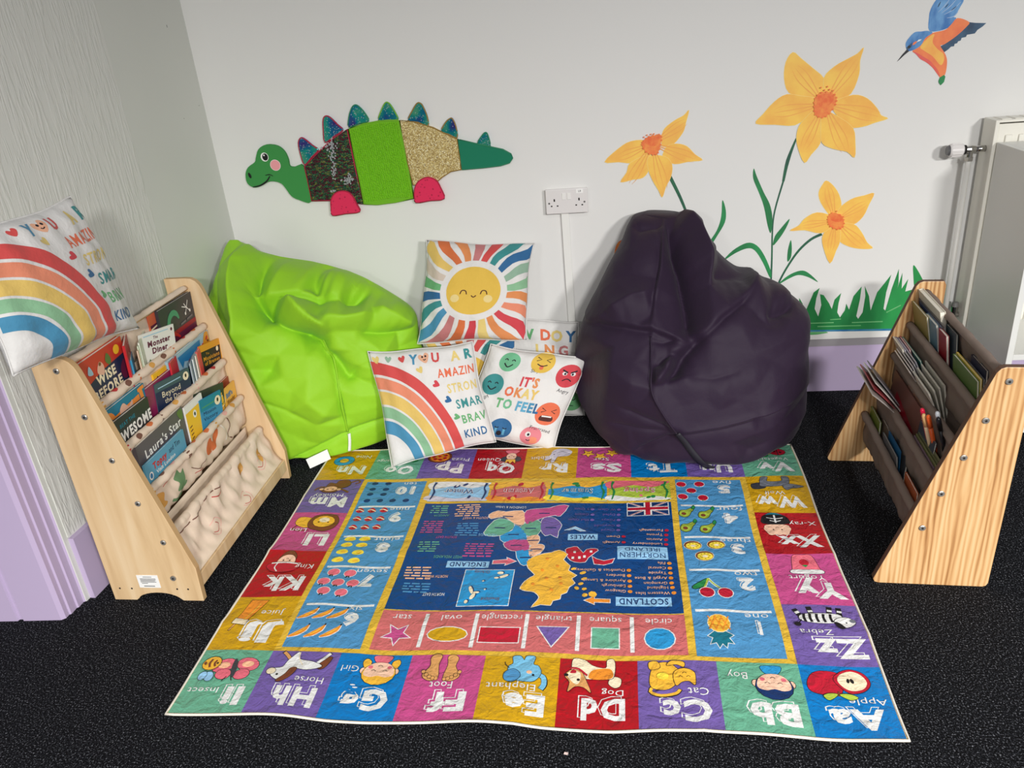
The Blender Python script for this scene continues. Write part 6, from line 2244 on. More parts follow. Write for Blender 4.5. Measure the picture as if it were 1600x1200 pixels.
def bookcase(label, origin, ang, rods, width, outline, face, edge, canvas, sgn, seed, wr):
    """local x = depth, y = along the case, z up. sgn +1: open side faces +x"""
    root = empty('sling_bookcase', origin, (0, 0, math.radians(ang)))
    tag(root, label, 'bookcase', 'sling bookcases')
    th = 0.018
    for y0 in (0.0, width):
        o = fix_normals(MB().prism(outline, 0, th, lambda a, b_, h, y0=y0: (a, y0 + h, b_)).build('side_panel', [face, edge], root, bevel=0.002))
        for p in o.data.polygons:
            if abs(p.normal.y) < 0.7:
                p.material_index = 1
    for k, (d, z) in enumerate(rods):
        MB().tube([(d, th * .5, z), (d, width + th * .5, z)], 0.0085, 12).build('rod', face, root, smooth=True)
        b_ = MB()
        b_.tube([(d, -0.0008, z), (d, -0.003, z)], 0.0078, 16).tube([(d, -0.003, z), (d, -0.0042, z)], [0.0078, 0.006], 16)
        bo_ = b_.build('bolt', steel, root, smooth=False)
        MB().tube([(d, -0.0043, z), (d, -0.0046, z)], 0.003, 6).build('bolt_socket', dark_hole, bo_)
    slings = []
    r = 0.011
    s = sgn
    ar = lambda d, z: arc(d, z, r, 200 if s > 0 else -20, -80 if s > 0 else 260, 9)
    for k in range(5):
        d1, z1 = rods[k]
        if k == 0:        # back cloth hanging from the highest rod
            d2, z2 = rods[1]
            prof = arc(d1, z1, r, 0 if s > 0 else 180, 250 if s > 0 else -70, 8) + [(d1 - s * .003, z1 - .03), (d2 - s * .046, z2 + .02)]
        else:             # sleeve over the rod, down the pocket front, round the bottom and up its back
            prof = ar(d1, z1) + [(d1 - s * .003, z1 - .03), (d1 - s * .002, z1 - .06), (d1 - s * .006, z1 - .09), (d1 - s * .018, z1 - .104), (d1 - s * .036, z1 - .100),
                                 (d1 - s * .046, z1 - .07), (d1 - s * .048, z1 + .012)]
        v, f, fn, ln = ribbon(prof, th + .003, width - .003, wr * (1.0 if k < 3 else 1.5), seed + k * 1.7, 0.0)
        o = mobj('sling', v, f, canvas, root, smooth=True)
        o.modifiers.new('thick', 'SOLIDIFY').thickness = 0.001
        slings.append((o, fn, ln))
    return root, slings


arch = [(0.066, 0.0)] + [(0.135 + 0.062 * math.cos(math.radians(a)), 0.002 + 0.024 * math.sin(math.radians(a))) for a in range(170, 5, -15)] + [(0.204, 0.0)]
out_l = [(0, 0)] + arch + [(0.264, 0.0), (0.268, 0.108), (0.118, 0.688), (0.112, 0.704), (0.102, 0.717), (0.088, 0.725), (0.07, 0.727), (0, 0.727)]
WL, WR = 0.632, 0.607
case_l, sl_l = bookcase('pale maple bookcase with cream animal print slings against the grey wall', (-1.395, 1.612, 0), -0.8, RODS_L, WL, out_l, maple, maple_edge, canvas_l, 1, 0.7, 0.0022)
d, z = RODS_L[4]
prof = arc(d, z, 0.0125, 150, 0, 6) + [(d + .016, z - .03), (d + .028, z - .07), (d + .036, z - .095), (.248, .082), (.256, .077)]
v, f, fn5, ln5 = ribbon(prof, 0.021, WL - .003, 0.0055, 5.5, 0.0)
o5 = mobj('sling', v, f, canvas_l, case_l, smooth=True)
o5.modifiers.new('thick', 'SOLIDIFY').thickness = 0.001
MB().box(.240, .262, .018, WL, .036, .076).build('front_rail', maple, case_l, bevel=0.0015)
MB().box(.002, .02, .018, WL, .02, .10).build('back_rail', maple, case_l, bevel=0.0015)
# bolt and dowel holes low on the side panel, paper sticker
bo_ = MB().tube([(.196, -.0005, .078), (.196, -.004, .078)], 0.0078, 16).build('bolt', steel, case_l)
MB().tube([(.196, -.0041, .078), (.196, -.0046, .078)], 0.003, 6).build('bolt_socket', dark_hole, bo_)
for dd, zz in ((.026, .040), (.062, .040), (.196, .040), (.228, .040)):
    MB().tube([(dd, .001, zz), (dd, -.0006, zz)], 0.0028, 10).build('dowel_hole', dark_hole, case_l)
paper = mat('sticker_paper', (244, 243, 240), 0.6)
ink_m = mat('sticker_ink', (60, 60, 64), 0.7)
st = MB().box(.088, .150, -.0008, .0, .044, .086).build('sticker', paper, case_l)
SS = Sheet(lambda U, V, H: (U * .01, -0.0008 - H, V * .01), None, 0.0002, 0.0001)
sp_ = SS.part('printed_text', st)
for zz, a, b_ in ((8.0, 10.6, 13.2), (7.4, 9.6, 14.2), (7.05, 9.6, 14.2), (6.7, 9.6, 13.9), (6.35, 9.6, 14.2), (5.9, 9.8, 11.6), (4.95, 10.2, 13.4)):
    sp_.line([(a, zz), (b_, zz)], .16 if zz > 5.5 else .24, ink_m)
sp_.polys = [(q_, m_, 1) for q_, m_, _ in sp_.polys]
o = sp_.build()
o['kind'] = 'stuff'

out_r = [(0.0, 0.012), (0.004, 0.003), (0.014, 0.0), (0.256, 0.0), (0.264, 0.003), (0.268, 0.012), (0.276, 0.585), (0.270, 0.597), (0.214, 0.598), (0.204, 0.594), (0.196, 0.584)]
case_r, sl_r = bookcase('striped ash bookcase with taupe slings beside the radiator', (.635, 1.695, 0), -3.5, RODS_R, WR, out_r, ash, ash_edge, canvas_r, -1, 2.9, 0.0014)
MB().box(.20, .262, .018, WR, .02, .038).build('bottom_board', ash, case_r, bevel=0.0015)

# animal prints on the cream slings
PRN = {k: mat('sling_print_' + k, v_, 0.8, 0.2) for k, v_ in {'fox': (206, 112, 66), 'amber': (216, 160, 84), 'leaf': (104, 138, 96), 'red': (190, 62, 62), 'brown': (120, 84, 70), 'pink': (226, 172, 160), 'white': (240, 232, 220)}.items()}


class Motifs:
    """every motif drawn becomes a print of its own"""

    def __init__(s, sheet, parent):
        s.sh, s.pa = sheet, parent

    def __getattr__(s, k):
        def go(*a, **kw):
            p = s.sh.part('printed_motif', s.pa)
            getattr(p, k)(*a, **kw)
            p.build()
            return s
        return go


sh_ = Sheet(fn5, 1.0, 0.0016, 0.0002)
pr_ = Motifs(sh_, o5)
for kx, ky in ((16, 12.5), (34, 15), (50, 11)):
    pr_.curve([(kx, ky), (kx + 3, ky + 2), (kx + 6, ky - .5), (kx + 4, ky - 3), (kx + 1, ky - 2)], .22, PRN['pink'])
    pr_.curve([(kx + 1, ky), (kx + 3, ky + 1), (kx + 4.6, ky - .5), (kx + 3, ky - 2)], .2, PRN['red'])
pr_.blob([(40, 5), (43, 4.4), (44, 6.4), (42, 8.2), (40.4, 7.4)], PRN['amber']).curve([(4, 4.2), (14, 4.6), (22, 3.2), (30, 4.4)], .35, PRN['brown']).curve([(24, 4.8), (27, 6.2), (29, 5)], .3, PRN['red'])
pr_.blob([(53, 7), (55, 6), (56, 9), (54.4, 11)], PRN['amber'])
for k in (3, 2, 1):
    sh_ = Sheet(sl_l[k][1], 1.0, 0.0016, 0.0002)
    pr_ = Motifs(sh_, sl_l[k][0])
    rs = random.Random(40 + k)
    names_ = list(PRN)
    for q in range(9):
        x, y = 6 + q * 6.2 + rs.uniform(-1, 1), rs.uniform(1.6, 3.6)
        c_ = PRN[rs.choice(('fox', 'amber', 'red', 'pink', 'brown'))]
        if q % 3 == 0:
            pr_.line([(x, .8), (x + rs.uniform(-1, 1), 4.6)], rs.uniform(.5, 1.6), c_)
        else:
            pr_.blob([(x - 1.2, y), (x - .3, y + .8), (x + 1.1, y + .3), (x + .8, y - .7), (x - .5, y - .6)], c_)
    if k == 3:
        pr_.blob([(5, 9.2), (8, 7.1), (11, 8.0), (10.6, 10.3), (12, 11.8), (8, 12.6), (5, 11.8)], PRN['amber'])
        pr_.blob([(17, 7.6), (19, 5.8), (20.4, 7.6), (22, 7.0), (21.6, 10.1), (20, 12.1), (17.4, 11.8), (18.4, 9.8)], PRN['leaf'])
        pr_.curve([(14, 12.6), (17, 13.5), (20, 12.6), (22, 10.9)], .9, PRN['leaf'])
        pr_.blob([(36, 8.4), (38.6, 6.2), (40, 8.4), (43, 5.7), (44.4, 7.0), (42, 9.8), (39.4, 11.3), (36, 10.9)], PRN['fox'])
        pr_.curve([(46, 5.8), (48, 8.4), (47.4, 11.8)], .5, PRN['white'])
        pr_.curve([(50, 5.0), (51.6, 8.4), (50, 11.8), (52, 13.5)], .4, PRN['brown'])
        pr_.curve([(11, 6.2), (14, 5.5), (16, 6.2)], .3, PRN['red']).curve([(26, 9.2), (30, 11.8), (34, 10.9)], .25, PRN['brown']).curve([(27, 11.8), (31, 12.6), (33, 13.8)], .2, PRN['red'])


# ------------------------------------------------------------------ books
page_m = mat('book_pages', (236, 230, 216), 0.85, vary=(300, 0.05))


def cov(rgb, rough=0.35):
    return mat('book_cover_%d_%d_%d' % rgb, rgb, rough, 0.5)


CASES = {'l': (case_l, RODS_L, 1), 'r': (case_r, RODS_R, -1)}
M_L = Matrix.Translation((-1.395, 1.612, 0)) @ Matrix.Rotation(math.radians(-0.8), 4, 'Z')
M_R = Matrix.Translation((.635, 1.695, 0)) @ Matrix.Rotation(math.radians(-3.5), 4, 'Z')


def book(label, case, tier, w0, w1, top, off_, rgb, height=None, th=0.006, lean=-3, yaw=0, roll=0, art=None, spine=None, group=None, name='book', bend=0.0, spine_right=False, cat='book'):
    """tier 1..4; top: how far it stands above the front rod; off_: how far behind the rod its front cover is"""
    M, rods, s = (M_L, RODS_L, 1) if case == 'l' else (M_R, RODS_R, -1)
    d, z = rods[tier]
    if case == 'l':
        top += 0.016
    H = height or top + 0.085
    W = abs(w1 - w0)
    up = Vector((-math.sin(math.radians(lean)) * s, 0, math.cos(math.radians(lean))))
    X = Vector((0, s, 0))
    Y = up.cross(X)
    B = Matrix((X, Y, up)).transposed().to_4x4()
    mid = Vector((d - s * off_, (w0 + w1) / 2, z)) + up * (top - H)
    root = empty(name)
    root.matrix_world = M @ Matrix.Translation(mid) @ B @ Matrix.Rotation(math.radians(yaw), 4, 'Z') @ Matrix.Rotation(math.radians(roll), 4, 'Y')
    tag(root, label, cat, group or ('books in the pale bookcase' if case == 'l' else 'books in the striped bookcase'))
    c = cov(rgb)
    t = 0.0012 if th < 0.009 else 0.002
    a, b_ = -W / 2, W / 2
    n = 1 if not bend else 8

    def bz(u, zz):           # soft covers sag: displacement along thickness with height
        return bend * ((zz / H) ** 2)
    zs = [H * i / n for i in range(n + 1)]

    def slab(x0, x1, y0, y1, z0=0.0, z1=H):
        v, f = [], []
        m = max(1, n)
        for i in range(m + 1):
            zz = z0 + (z1 - z0) * i / m
            q = bz(0, zz)
            v += [(x0, y0 + q, zz), (x1, y0 + q, zz), (x1, y1 + q, zz), (x0, y1 + q, zz)]
        for i in range(m):
            k = i * 4
            for j in range(4):
                f.append((k + j, k + (j + 1) % 4, k + 4 + (j + 1) % 4, k + 4 + j))
        f += [(0, 3, 2, 1), (m * 4, m * 4 + 1, m * 4 + 2, m * 4 + 3)]
        return v, f
    cb = MB()
    cb.add(*slab(a, b_, 0, t))
    cb.build('front_cover', c, root)
    MB().add(*slab(a, b_, th - t, th)).build('back_cover', c, root)
    sx = (b_ - t, b_) if spine_right else (a, a + t)
    MB().add(*slab(sx[0], sx[1], t * .9, th - t * .9)).build('spine', cov(spine) if spine else c, root)
    px0, px1 = (a + .002, b_ - t) if spine_right else (a + t, b_ - .002)
    MB().add(*slab(px0, px1, t, th - t, 0.002, H - 0.002)).build('pages', page_m, root)
    if art:
        def fn(U, V, Hh):
            u = np.clip(U * 0.01, 0, W)
            zz = np.clip(V * 0.01, 0, H)
            return a + u, -Hh + bend * (zz / H) ** 2, zz
        S = Sheet(fn, None if not bend else 2.0, 0.0003, 0.00012)
        p = S.part('cover_print', root)
        art(p, W * 100, H * 100)
        p.build()
    return root


BK = {k: mat('cover_ink_' + k, v_, 0.4, 0.5) for k, v_ in {
    'white': (242, 240, 232), 'black': (22, 22, 26), 'navy': (30, 44, 74), 'slate': (52, 66, 72), 'red': (190, 40, 36), 'orange': (236, 140, 60), 'yellow': (244, 196, 52), 'teal': (20, 130, 150),
    'green': (70, 150, 110), 'plum': (96, 30, 60), 'skin': (224, 176, 150), 'sky': (164, 200, 214), 'blue': (40, 120, 170), 'grey': (110, 108, 110), 'cream': (240, 226, 190), 'leaf': (90, 120, 60),
    'brown': (120, 74, 40), 'amber': (216, 150, 40), 'crimson': (150, 20, 40), 'pink': (220, 120, 140)}.items()}


def stripe(p, W, H, y0, y1, c, x0=0.0, x1=None):
    p.poly([(x0, y0), (W if x1 is None else x1, y0), (W if x1 is None else x1, y1), (x0, y1)], BK[c])


def badge(p, x, y, r, c='cream', i='black'):
    p.ell(x, y, r, r, BK[c])
    p.ell(x, y + r * .1, r * .3, r * .45, BK[i])


def a_wise(p, W, H):
    p.poly([(1, H - 19), (W - 1, H - 19), (W - .4, H - 4.4), (W * .5, H - 5.2), (.8, H - 7.6)], BK['navy'])
    p.text('WISE', W * .56, H - 6.9, 2.6, BK['cream'], width=8.6, bold=0.04, rot=1)
    p.text('BEFORE', W * .54, H - 10.4, 2.6, BK['cream'], width=12.8, bold=0.04, rot=1)
    p.ell(W - 3.2, H - 2.4, 1.3, 1.3, BK['yellow']).blob([(9, H - 5), (10.5, H - 2.6), (12, H - 4), (11.4, H - 6.4)], BK['skin']).blob([(5.4, H - 4), (6.4, H - 2), (7.4, H - 4.6)], BK['sky'])
    p.blob([(13, H - 3.4), (14.2, H - 1.6), (15.4, H - 3.8), (14.4, H - 5)], BK['leaf']).blob([(W - 3.4, H - 8), (W - 1, H - 6), (W - .6, H - 10.6), (W - 2.8, H - 11)], BK['plum'])
    p.blob([(1, H - 12), (3, H - 10.6), (4.4, H - 12.6), (2, H - 15)], BK['orange']).ell(10.6, H - 3.2, .5, .5, BK['brown'])
    p.ell(2.0, H - 8.6, .8, .8, BK['white']).ell(2.0, H - 8.6, .45, .45, BK['red'])


def a_monster(p, W, H):
    p.text('The', W * .44, H - 1.9, .9, BK['plum'], bold=0.02)
    p.text('Monster', W * .52, H - 3.4, 1.7, BK['plum'], width=9.6, bold=0.04)
    p.text('Diner', W * .52, H - 5.6, 1.7, BK['plum'], width=6.6, bold=0.04)
    p.line([(1.5, H - .9), (W - 2.6, H - .9)], .3, BK['sky']).ell(W - 1.2, H - 1.2, .4, .5, BK['plum'])
    p.blob([(2, H - 10.5), (3, H - 7.6), (3.8, H - 10.5)], BK['leaf']).blob([(6, H - 11), (8, H - 9.4), (10, H - 11)], BK['amber'])


def a_dino(p, W, H):
    stripe(p, W, H, 0, H - 8.4, 'plum')
    p.poly([(0, H - 8.6), (W, H - 8.2), (W, H - 9.6), (0, H - 10)], BK['crimson'])
    p.curve([(3.6, H - 12), (3.8, H - 8), (4.8, H - 4.4), (7.2, H - 3.0), (9.2, H - 3.8), (10.2, H - 5.6)], [2.2, 1.9, 1.7, 1.8, 1.6, .6], BK['green'])
    p.line([(14.2, H - 2.2), (15.4, H - 3.8), (14.4, H - 5.2)], .3, BK['white']).line([(12.8, H - 2.8), (15.4, H - 3.8), (16.8, H - 5.2)], .3, BK['white'])
    p.line([(15.4, H - 3.8), (16.6, H - 1.8)], .3, BK['white']).ell(14.2, H - 5.4, .4, .5, BK['white']).ell(16.9, H - 5.2, .4, .5, BK['white'])
    p.line([(10.6, H - 7.7), (13.6, H - 7.4)], .6, BK['grey']).line([(14.4, H - 7.3), (17.8, H - 7.0)], .6, BK['grey'])
    p.curve([(2, H - 9.4), (6, H - 9.2), (9, H - 11)], [1.6, 1.2, .6], BK['red'])


def a_key(p, W, H):
    H += 1.5
    p.ell(3.4, H - 5.4, 2.6, 3.0, BK['orange']).ell(3.4, H - 5.4, 1.2, 1.4, BK['teal'])
    p.line([(5.4, H - 5.2), (17.4, H - 4.2)], 1.7, BK['orange']).line([(16, H - 4.0), (16.6, H - 8.0)], 1.5, BK['orange']).line([(18.2, H - 1.8), (18.8, H - 7.4)], 1.5, BK['orange'])
    p.blob([(8, H - 4), (10, H - 2.6), (12, H - 4.4), (14, H - 3.4), (13, H - 6.4), (9, H - 6.6)], BK['skin']).line([(17, H - 2.4), (20, H - 2.2)], 1.0, BK['orange'])


def a_awe(p, W, H):
    p.text('BEAT THE', W * .44, H - 2.2, 1.1, BK['teal'], width=7.2, bold=0.02, rot=1)
    p.text('AWESOME', W * .56, H - 5.0, 2.8, BK['white'], width=W - 1.6, bold=0.04, rot=2)
    stripe(p, W, H, H - 8.4, H - 7.0, 'crimson', 5, W - .5)


def a_beyond(p, W, H):
    stripe(p, W, H, 0, H - 2.6, 'navy')
    p.line([(1.2, H - 1.6), (W - 4.2, H - 1.4)], .3, BK['sky'])
    badge(p, W - 1.9, H - 1.9, 1.3)
    p.text('Beyond', W * .42, H - 3.9, 1.8, BK['cream'], width=8.4)
    p.text('the Door', W * .5, H - 6.0, 1.6, BK['cream'], width=9.0)


def a_leaf(p, W, H):
    p.blob([(.3, .5), (3.4, 2), (4.4, H - 6), (2.2, H - 2.6), (.3, H - 2.2)], BK['amber'])
    p.blob([(W - 4, .5), (W - .3, .5), (W - .3, H - .5), (W - 3.0, H - .8), (W - 4.6, H - 6)], BK['amber'])
    for x, y in ((W - 1.6, H - 2), (W - 2.6, H - 5), (W - 1.4, H - 8), (2, H - 6), (3, H - 10), (1.2, H - 12), (W - 3.2, H - 10)):
        p.ell(x, y, .8, .5, BK['red'], 40).ell(x + .5, y - 1.1, .6, .4, BK['brown'], -20)
    p.poly([(5, H - 1), (W - 6, H - .8), (W - 6.4, H - 3.2), (W - 8, H - 2.6), (W - 9, H - 4.2), (W - 11, H - 3), (W - 13, H - 4.6), (8, H - 3.4), (6.6, H - 5)], BK['blue'])
    p.text('the', W * .46, H - 4.4, 1.2, BK['red'], bold=.02)
    p.text('LEAF THIEF', W * .52, H - 6.4, 1.9, BK['navy'], width=14.0, bold=0.02, rot=2)


def a_music(p, W, H):
    stripe(p, W, H, H - 2.0, H, 'amber')
    stripe(p, W, H, 0, H - 2.0, 'black', .7, W - .7)
    p.ell(W - 2.2, H - 2.9, .6, .8, BK['cream'])
    p.text('The', W * .34, H - 3.1, .8, BK['amber'])
    p.text('Musicians', W * .5, H - 4.5, 1.3, BK['amber'], width=W - 2.6, bold=.02)
    p.text('of Bremen', W * .52, H - 6.1, 1.3, BK['amber'], width=W - 3.2, bold=.02)


def a_laura(p, W, H):
    p.text("Laura's Star", W * .52, H - 3.7, 2.6, BK['white'], width=W - 5.0, bold=.02, rot=1.5)
    p.line([(W * .4, H - 8.0), (W * .62, H - 7.8)], .35, BK['grey'])
    p.blob([(W - 3.2, H - .6), (W - .6, H - .5), (W - .6, H - 3.4), (W - 2.2, H - 3)], BK['leaf'])


def a_topsy(p, W, H):
    p.text('Topsy', W * .34, H - 2.3, 2.0, BK['red'], width=7.0, bold=.04)
    p.text('and Tim', W * .72, H - 2.1, 1.7, BK['navy'], width=6.0)
    p.text('Visit London', W * .46, H - 4.5, 1.1, BK['white'], width=10, bold=.02)
    p.ell(2.0, H - 4.2, 1.0, 1.2, BK['white']).ell(2.0, H - 4.2, .6, .8, BK['blue'])


def a_mission(p, W, H):
    stripe(p, W, H, H - 3.8, H, 'teal')
    p.line([(.8, H - 2.6), (W - 3.6, H - 2.4)], .4, BK['green'])
    badge(p, W - 2.0, H - 2.6, 1.5)
    p.text('Mission', W * .4, H - 4.6, 1.2, BK['navy'], width=6.4)
    p.text('Victory', W * .42, H - 6.4, 1.2, BK['navy'], width=7.0)
    p.ell(W * .5, H - 12, 3.0, 2.2, BK['amber']).ell(W * .4, H - 12.6, 2.2, 2.0, BK['sky'])


def a_biff(p, W, H):
    p.ell(2.8, H - 2.8, 1.9, 1.9, BK['cream']).ell(2.8, H - 2.8, 1.6, 1.6, BK['yellow']).curve([(2, H - 3.2), (2.8, H - 3.8), (3.6, H - 3.2)], .3, BK['leaf'])
    p.text("Biff's", W * .62, H - 2.6, 1.6, BK['blue'], width=4.4, bold=.04)
    p.text('Wonder', W * .66, H - 4.8, 1.4, BK['brown'], width=5.4, bold=.02)


def a_yellow(p, W, H):
    p.poly([(1.2, 0), (W, 0), (W, H - 2.4), (2.4, H - 3.6)], BK['navy'])
    p.ell(1.9, H - 1.8, .35, .7, BK['black']).text('O', W * .5, H - 6.0, 1.6, BK['cream'], bold=.02)


def a_yelwhite(p, W, H):
    stripe(p, W, H, 0, H - 2.2, 'yellow', 0, W - 1.9)
    p.ell(W * .46, H - 4.2, 1.0, 1.2, BK['white']).ell(W * .46, H - 4.2, .45, .6, BK['black'])
    for k in range(5):
        p.line([(.8, H - 7 - k * 1.2), (2.2, H - 6.8 - k * 1.2)], .4, BK['brown'])


def a_small(p, W, H):
    stripe(p, W, H, 0, H - 3.2, 'plum')
    p.line([(0, H - 4.4), (W, H - 3.8)], .5, BK['cream'])


def a_turn(p, W, H):
    stripe(p, W, H, 0, H - 6.6, 'skin', 2.0, W)
    p.ell(W * .5, H - 4.6, .9, 1.0, BK['cream']).ell(W * .5, H - 4.6, .5, .6, BK['red'])
    p.line([(W * .6, H - 1.6), (W * .85, H - 2.2)], .4, BK['pink'])


b = book
# tier 1
b('red picture book with bold cream WISE BEFORE lettering in the highest cream sling', 'l', 1, .022, .238, .104, .018, (196, 58, 44), th=.013, art=a_wise, roll=-1)
b('red picture book turned side on next to the WISE BEFORE book', 'l', 1, .205, .300, .088, .018, (186, 34, 42), th=.007, yaw=28, art=a_turn)
b('slim light blue book tucked beside the turned red book', 'l', 1, .228, .300, .036, .020, (60, 150, 190), th=.005, yaw=30)
for i_, (w_, t_, lb_) in enumerate(((.262, .050, 'tan slim book, foremost of three wedged against the white monster book'), (.271, .060, 'pale green slim book, middle of three wedged against the white monster book'), (.281, .066, 'white spined slim book touching the white monster book'))):
    b(lb_, 'l', 1, w_, w_ + .12, t_, .022 + .002 * i_, ((190, 150, 120), (180, 196, 160), (214, 220, 200))[i_], th=.004, yaw=22, spine=((236, 222, 200), (226, 232, 214), (240, 240, 232))[i_])
b('white picture book with plum lettering in the highest cream sling', 'l', 1, .296, .440, .066, .013, (226, 226, 216), th=.004, yaw=-9, roll=7, art=a_monster)
b('dark picture book with a green long necked dinosaur', 'l', 1, .428, .622, .102, .022, (54, 56, 62), th=.010, art=a_dino, roll=1)
b('small orange and plum book peeping out behind the green dinosaur book', 'l', 1, .400, .452, .102, .034, (216, 104, 70), th=.006, art=a_small)
# tier 2
b('blue picture book with a big orange key', 'l', 2, .030, .234, .092, .026, (16, 120, 150), th=.010, art=a_key)
b('black picture book with huge white lettering below the key book', 'l', 2, .026, .214, .060, .012, (40, 44, 48), th=.010, art=a_awe, roll=1)
b('magenta spined book between the black and slate blue books', 'l', 2, .232, .380, .071, .024, (140, 34, 84), th=.010, roll=0)
b('slate blue reading book with cream title and round badge', 'l', 2, .258, .412, .060, .013, (62, 88, 92), th=.005, yaw=-8, roll=5, art=a_beyond)
b('small yellow and navy book standing behind the slate blue book', 'l', 2, .297, .368, .086, .034, (240, 186, 40), th=.006, art=a_yellow)
b('red spined book leaning on the pale blue autumn leaf book', 'l', 2, .362, .420, .094, .022, (206, 50, 60), th=.005, yaw=12)
b('pale blue picture book bordered with autumn leaves', 'l', 2, .375, .622, .096, .028, (158, 190, 204), th=.010, art=a_leaf, roll=-1)
for i_, (w_, t_, lb_) in enumerate(((.430, .062, 'grey slim book, foremost of three before the amber and black book'), (.452, .066, 'white spined slim book, middle of three before the amber and black book'), (.474, .068, 'cream slim book, rearmost of three before the amber and black book'))):
    b(lb_, 'l', 2, w_, w_ + .11, t_, .016 + .002 * i_, ((134, 150, 160), (170, 186, 194), (210, 200, 184))[i_], th=.004, yaw=20, spine=((190, 196, 196), (240, 240, 226), (232, 224, 206))[i_])
b('coral spined book directly behind the amber and black book', 'l', 2, .498, .600, .070, .020, (224, 74, 70), th=.006, yaw=14)
b('amber and black book with gold title in the second cream sling', 'l', 2, .512, .622, .070, .012, (214, 150, 44), th=.005, yaw=-8, roll=6, art=a_music, spine=(224, 74, 70))
# tier 3
b('dark grey picture book with white handwritten title', 'l', 3, .078, .322, .104, .024, (92, 86, 90), th=.012, art=a_laura)
b('light blue book with red title at the front of the third cream sling', 'l', 3, .076, .284, .050, .012, (88, 156, 184), th=.006, art=a_topsy)
b('yellow book with a white margin beside the dark grey book', 'l', 3, .325, .430, .096, .020, (236, 234, 228), th=.005, art=a_yelwhite)
b('teal reading book with round cream badge in the third cream sling', 'l', 3, .386, .492, .074, .012, (56, 140, 180), th=.005, yaw=-8, roll=6, art=a_mission)
b('dark green slim book lying behind the teal reading book', 'l', 3, .384, .525, .088, .030, (52, 62, 48), th=.004, yaw=-12, roll=8)
b('brown slim book behind the mustard yellow reading book', 'l', 3, .520, .622, .064, .030, (150, 66, 40), th=.007)
b("mustard yellow reading book at the far end of the third cream sling", 'l', 3, .500, .624, .047, .013, (232, 180, 72), th=.005, art=a_biff)

# striped case: top edges and covers seen from above, titles not readable
g1 = 'books in the striped bookcase'
b('olive green book at the far end of the highest taupe sling', 'r', 1, .465, .602, .076, .012, (150, 138, 76), th=.006, lean=-12)
b('steel blue book beside the olive green book', 'r', 1, .405, .500, .074, .016, (96, 134, 152), th=.008, lean=-10)
b('navy book with pale edges behind the steel blue book', 'r', 1, .385, .585, .080, .024, (52, 70, 110), th=.006, lean=-10)
b('bent grey booklet curving over the navy book', 'r', 1, .365, .598, .086, .031, (96, 92, 92), th=.003, lean=-8, bend=-.008)
b('thick white book tallest at the rear of the highest taupe sling', 'r', 1, .405, .602, .112, .032, (222, 216, 198), th=.014, lean=-12)
b('crimson book standing mid sling by the steel blue book', 'r', 1, .330, .390, .072, .016, (146, 30, 44), th=.008, lean=-8)
b('slate spined slim book next to the crimson book', 'r', 1, .305, .385, .086, .030, (70, 84, 92), th=.005, lean=-6)
b('small red card low against the taupe back sling', 'r', 1, .275, .335, .030, .046, (176, 62, 48), th=.002, lean=4)
b('green picture book at the near end of the highest taupe sling', 'r', 1, .095, .262, .052, .012, (92, 122, 60), th=.006, lean=-8)
b('yellow spined book just behind the green picture book', 'r', 1, .098, .264, .056, .019, (226, 198, 80), th=.005, lean=-7)
b('white edged grey book third from the near end', 'r', 1, .105, .232, .052, .027, (88, 88, 96), th=.004, lean=-5)
b('navy book at the rear near end of the highest taupe sling', 'r', 1, .115, .215, .070, .034, (48, 52, 74), th=.006, lean=-4)
for i_, (c_, lb_) in enumerate((((214, 206, 190), 'cream slim book foremost of the far bundle in the second taupe sling'), ((96, 96, 148), 'violet slim book second of the far bundle in the second taupe sling'),
                                ((70, 74, 120), 'dark blue slim book third of the far bundle in the second taupe sling'), ((150, 44, 74), 'crimson slim book in the far bundle of the second taupe sling'), ((40, 128, 120), 'teal book rearmost of the far bundle in the second taupe sling'))):
    b(lb_, 'r', 2, .50 - .02 * (i_ == 4) * 4, .600, .066 - .002 * i_ + .006 * (i_ > 2), .012 + .0062 * i_, c_, th=.005, lean=-22)
for i_ in range(5):
    b(('foremost', 'second', 'middle', 'fourth', 'rearmost')[i_] + ' white page booklet of the five fanned in the second taupe sling', 'r', 2, .39 + .006 * i_, .535 + .004 * i_, .054 + .003 * i_, .012 + .004 * i_, (206 - 6 * i_, 196 - 4 * i_, 188), th=.003, lean=-25, bend=-.012 + .003 * i_)
for i_ in range(4):
    b(('foremost', 'second', 'third', 'rearmost')[i_] + ' curled white booklet of the four near the pens', 'r', 2, .245 + .004 * i_, .385 + .012 * i_, .050 + .004 * i_, .013 + .008 * i_, (212, 208, 196), th=.004, lean=-14, bend=-.014 + .006 * i_)
b('brown and red magazine in the third taupe sling', 'r', 3, .290, .560, .070, .024, (112, 72, 62), th=.004, lean=6, art=lambda p, W, H: p.poly([(W * .1, 0), (W * .9, 0), (W * .9, H * .5), (W * .2, H * .72)], BK['crimson']))
b('tan slim magazine behind the brown and red magazine', 'r', 3, .292, .450, .078, .030, (156, 110, 90), th=.003, lean=6)
b('dark slate booklet at the near end of the third taupe sling', 'r', 3, .150, .275, .052, .020, (58, 68, 80), th=.005, lean=4)
for i_ in range(4):
    b(('foremost', 'second', 'third', 'rearmost')[i_] + ' flopped white magazine leaning out of the third taupe sling', 'r', 3, .400 + .02 * i_, .600 - .006 * i_, .098 + .006 * i_, .011 + .005 * i_, ((196, 188, 180), (160, 60, 66), (214, 208, 200), (120, 116, 122))[i_], th=.003, lean=-32, bend=-.034 + .007 * i_, roll=0)
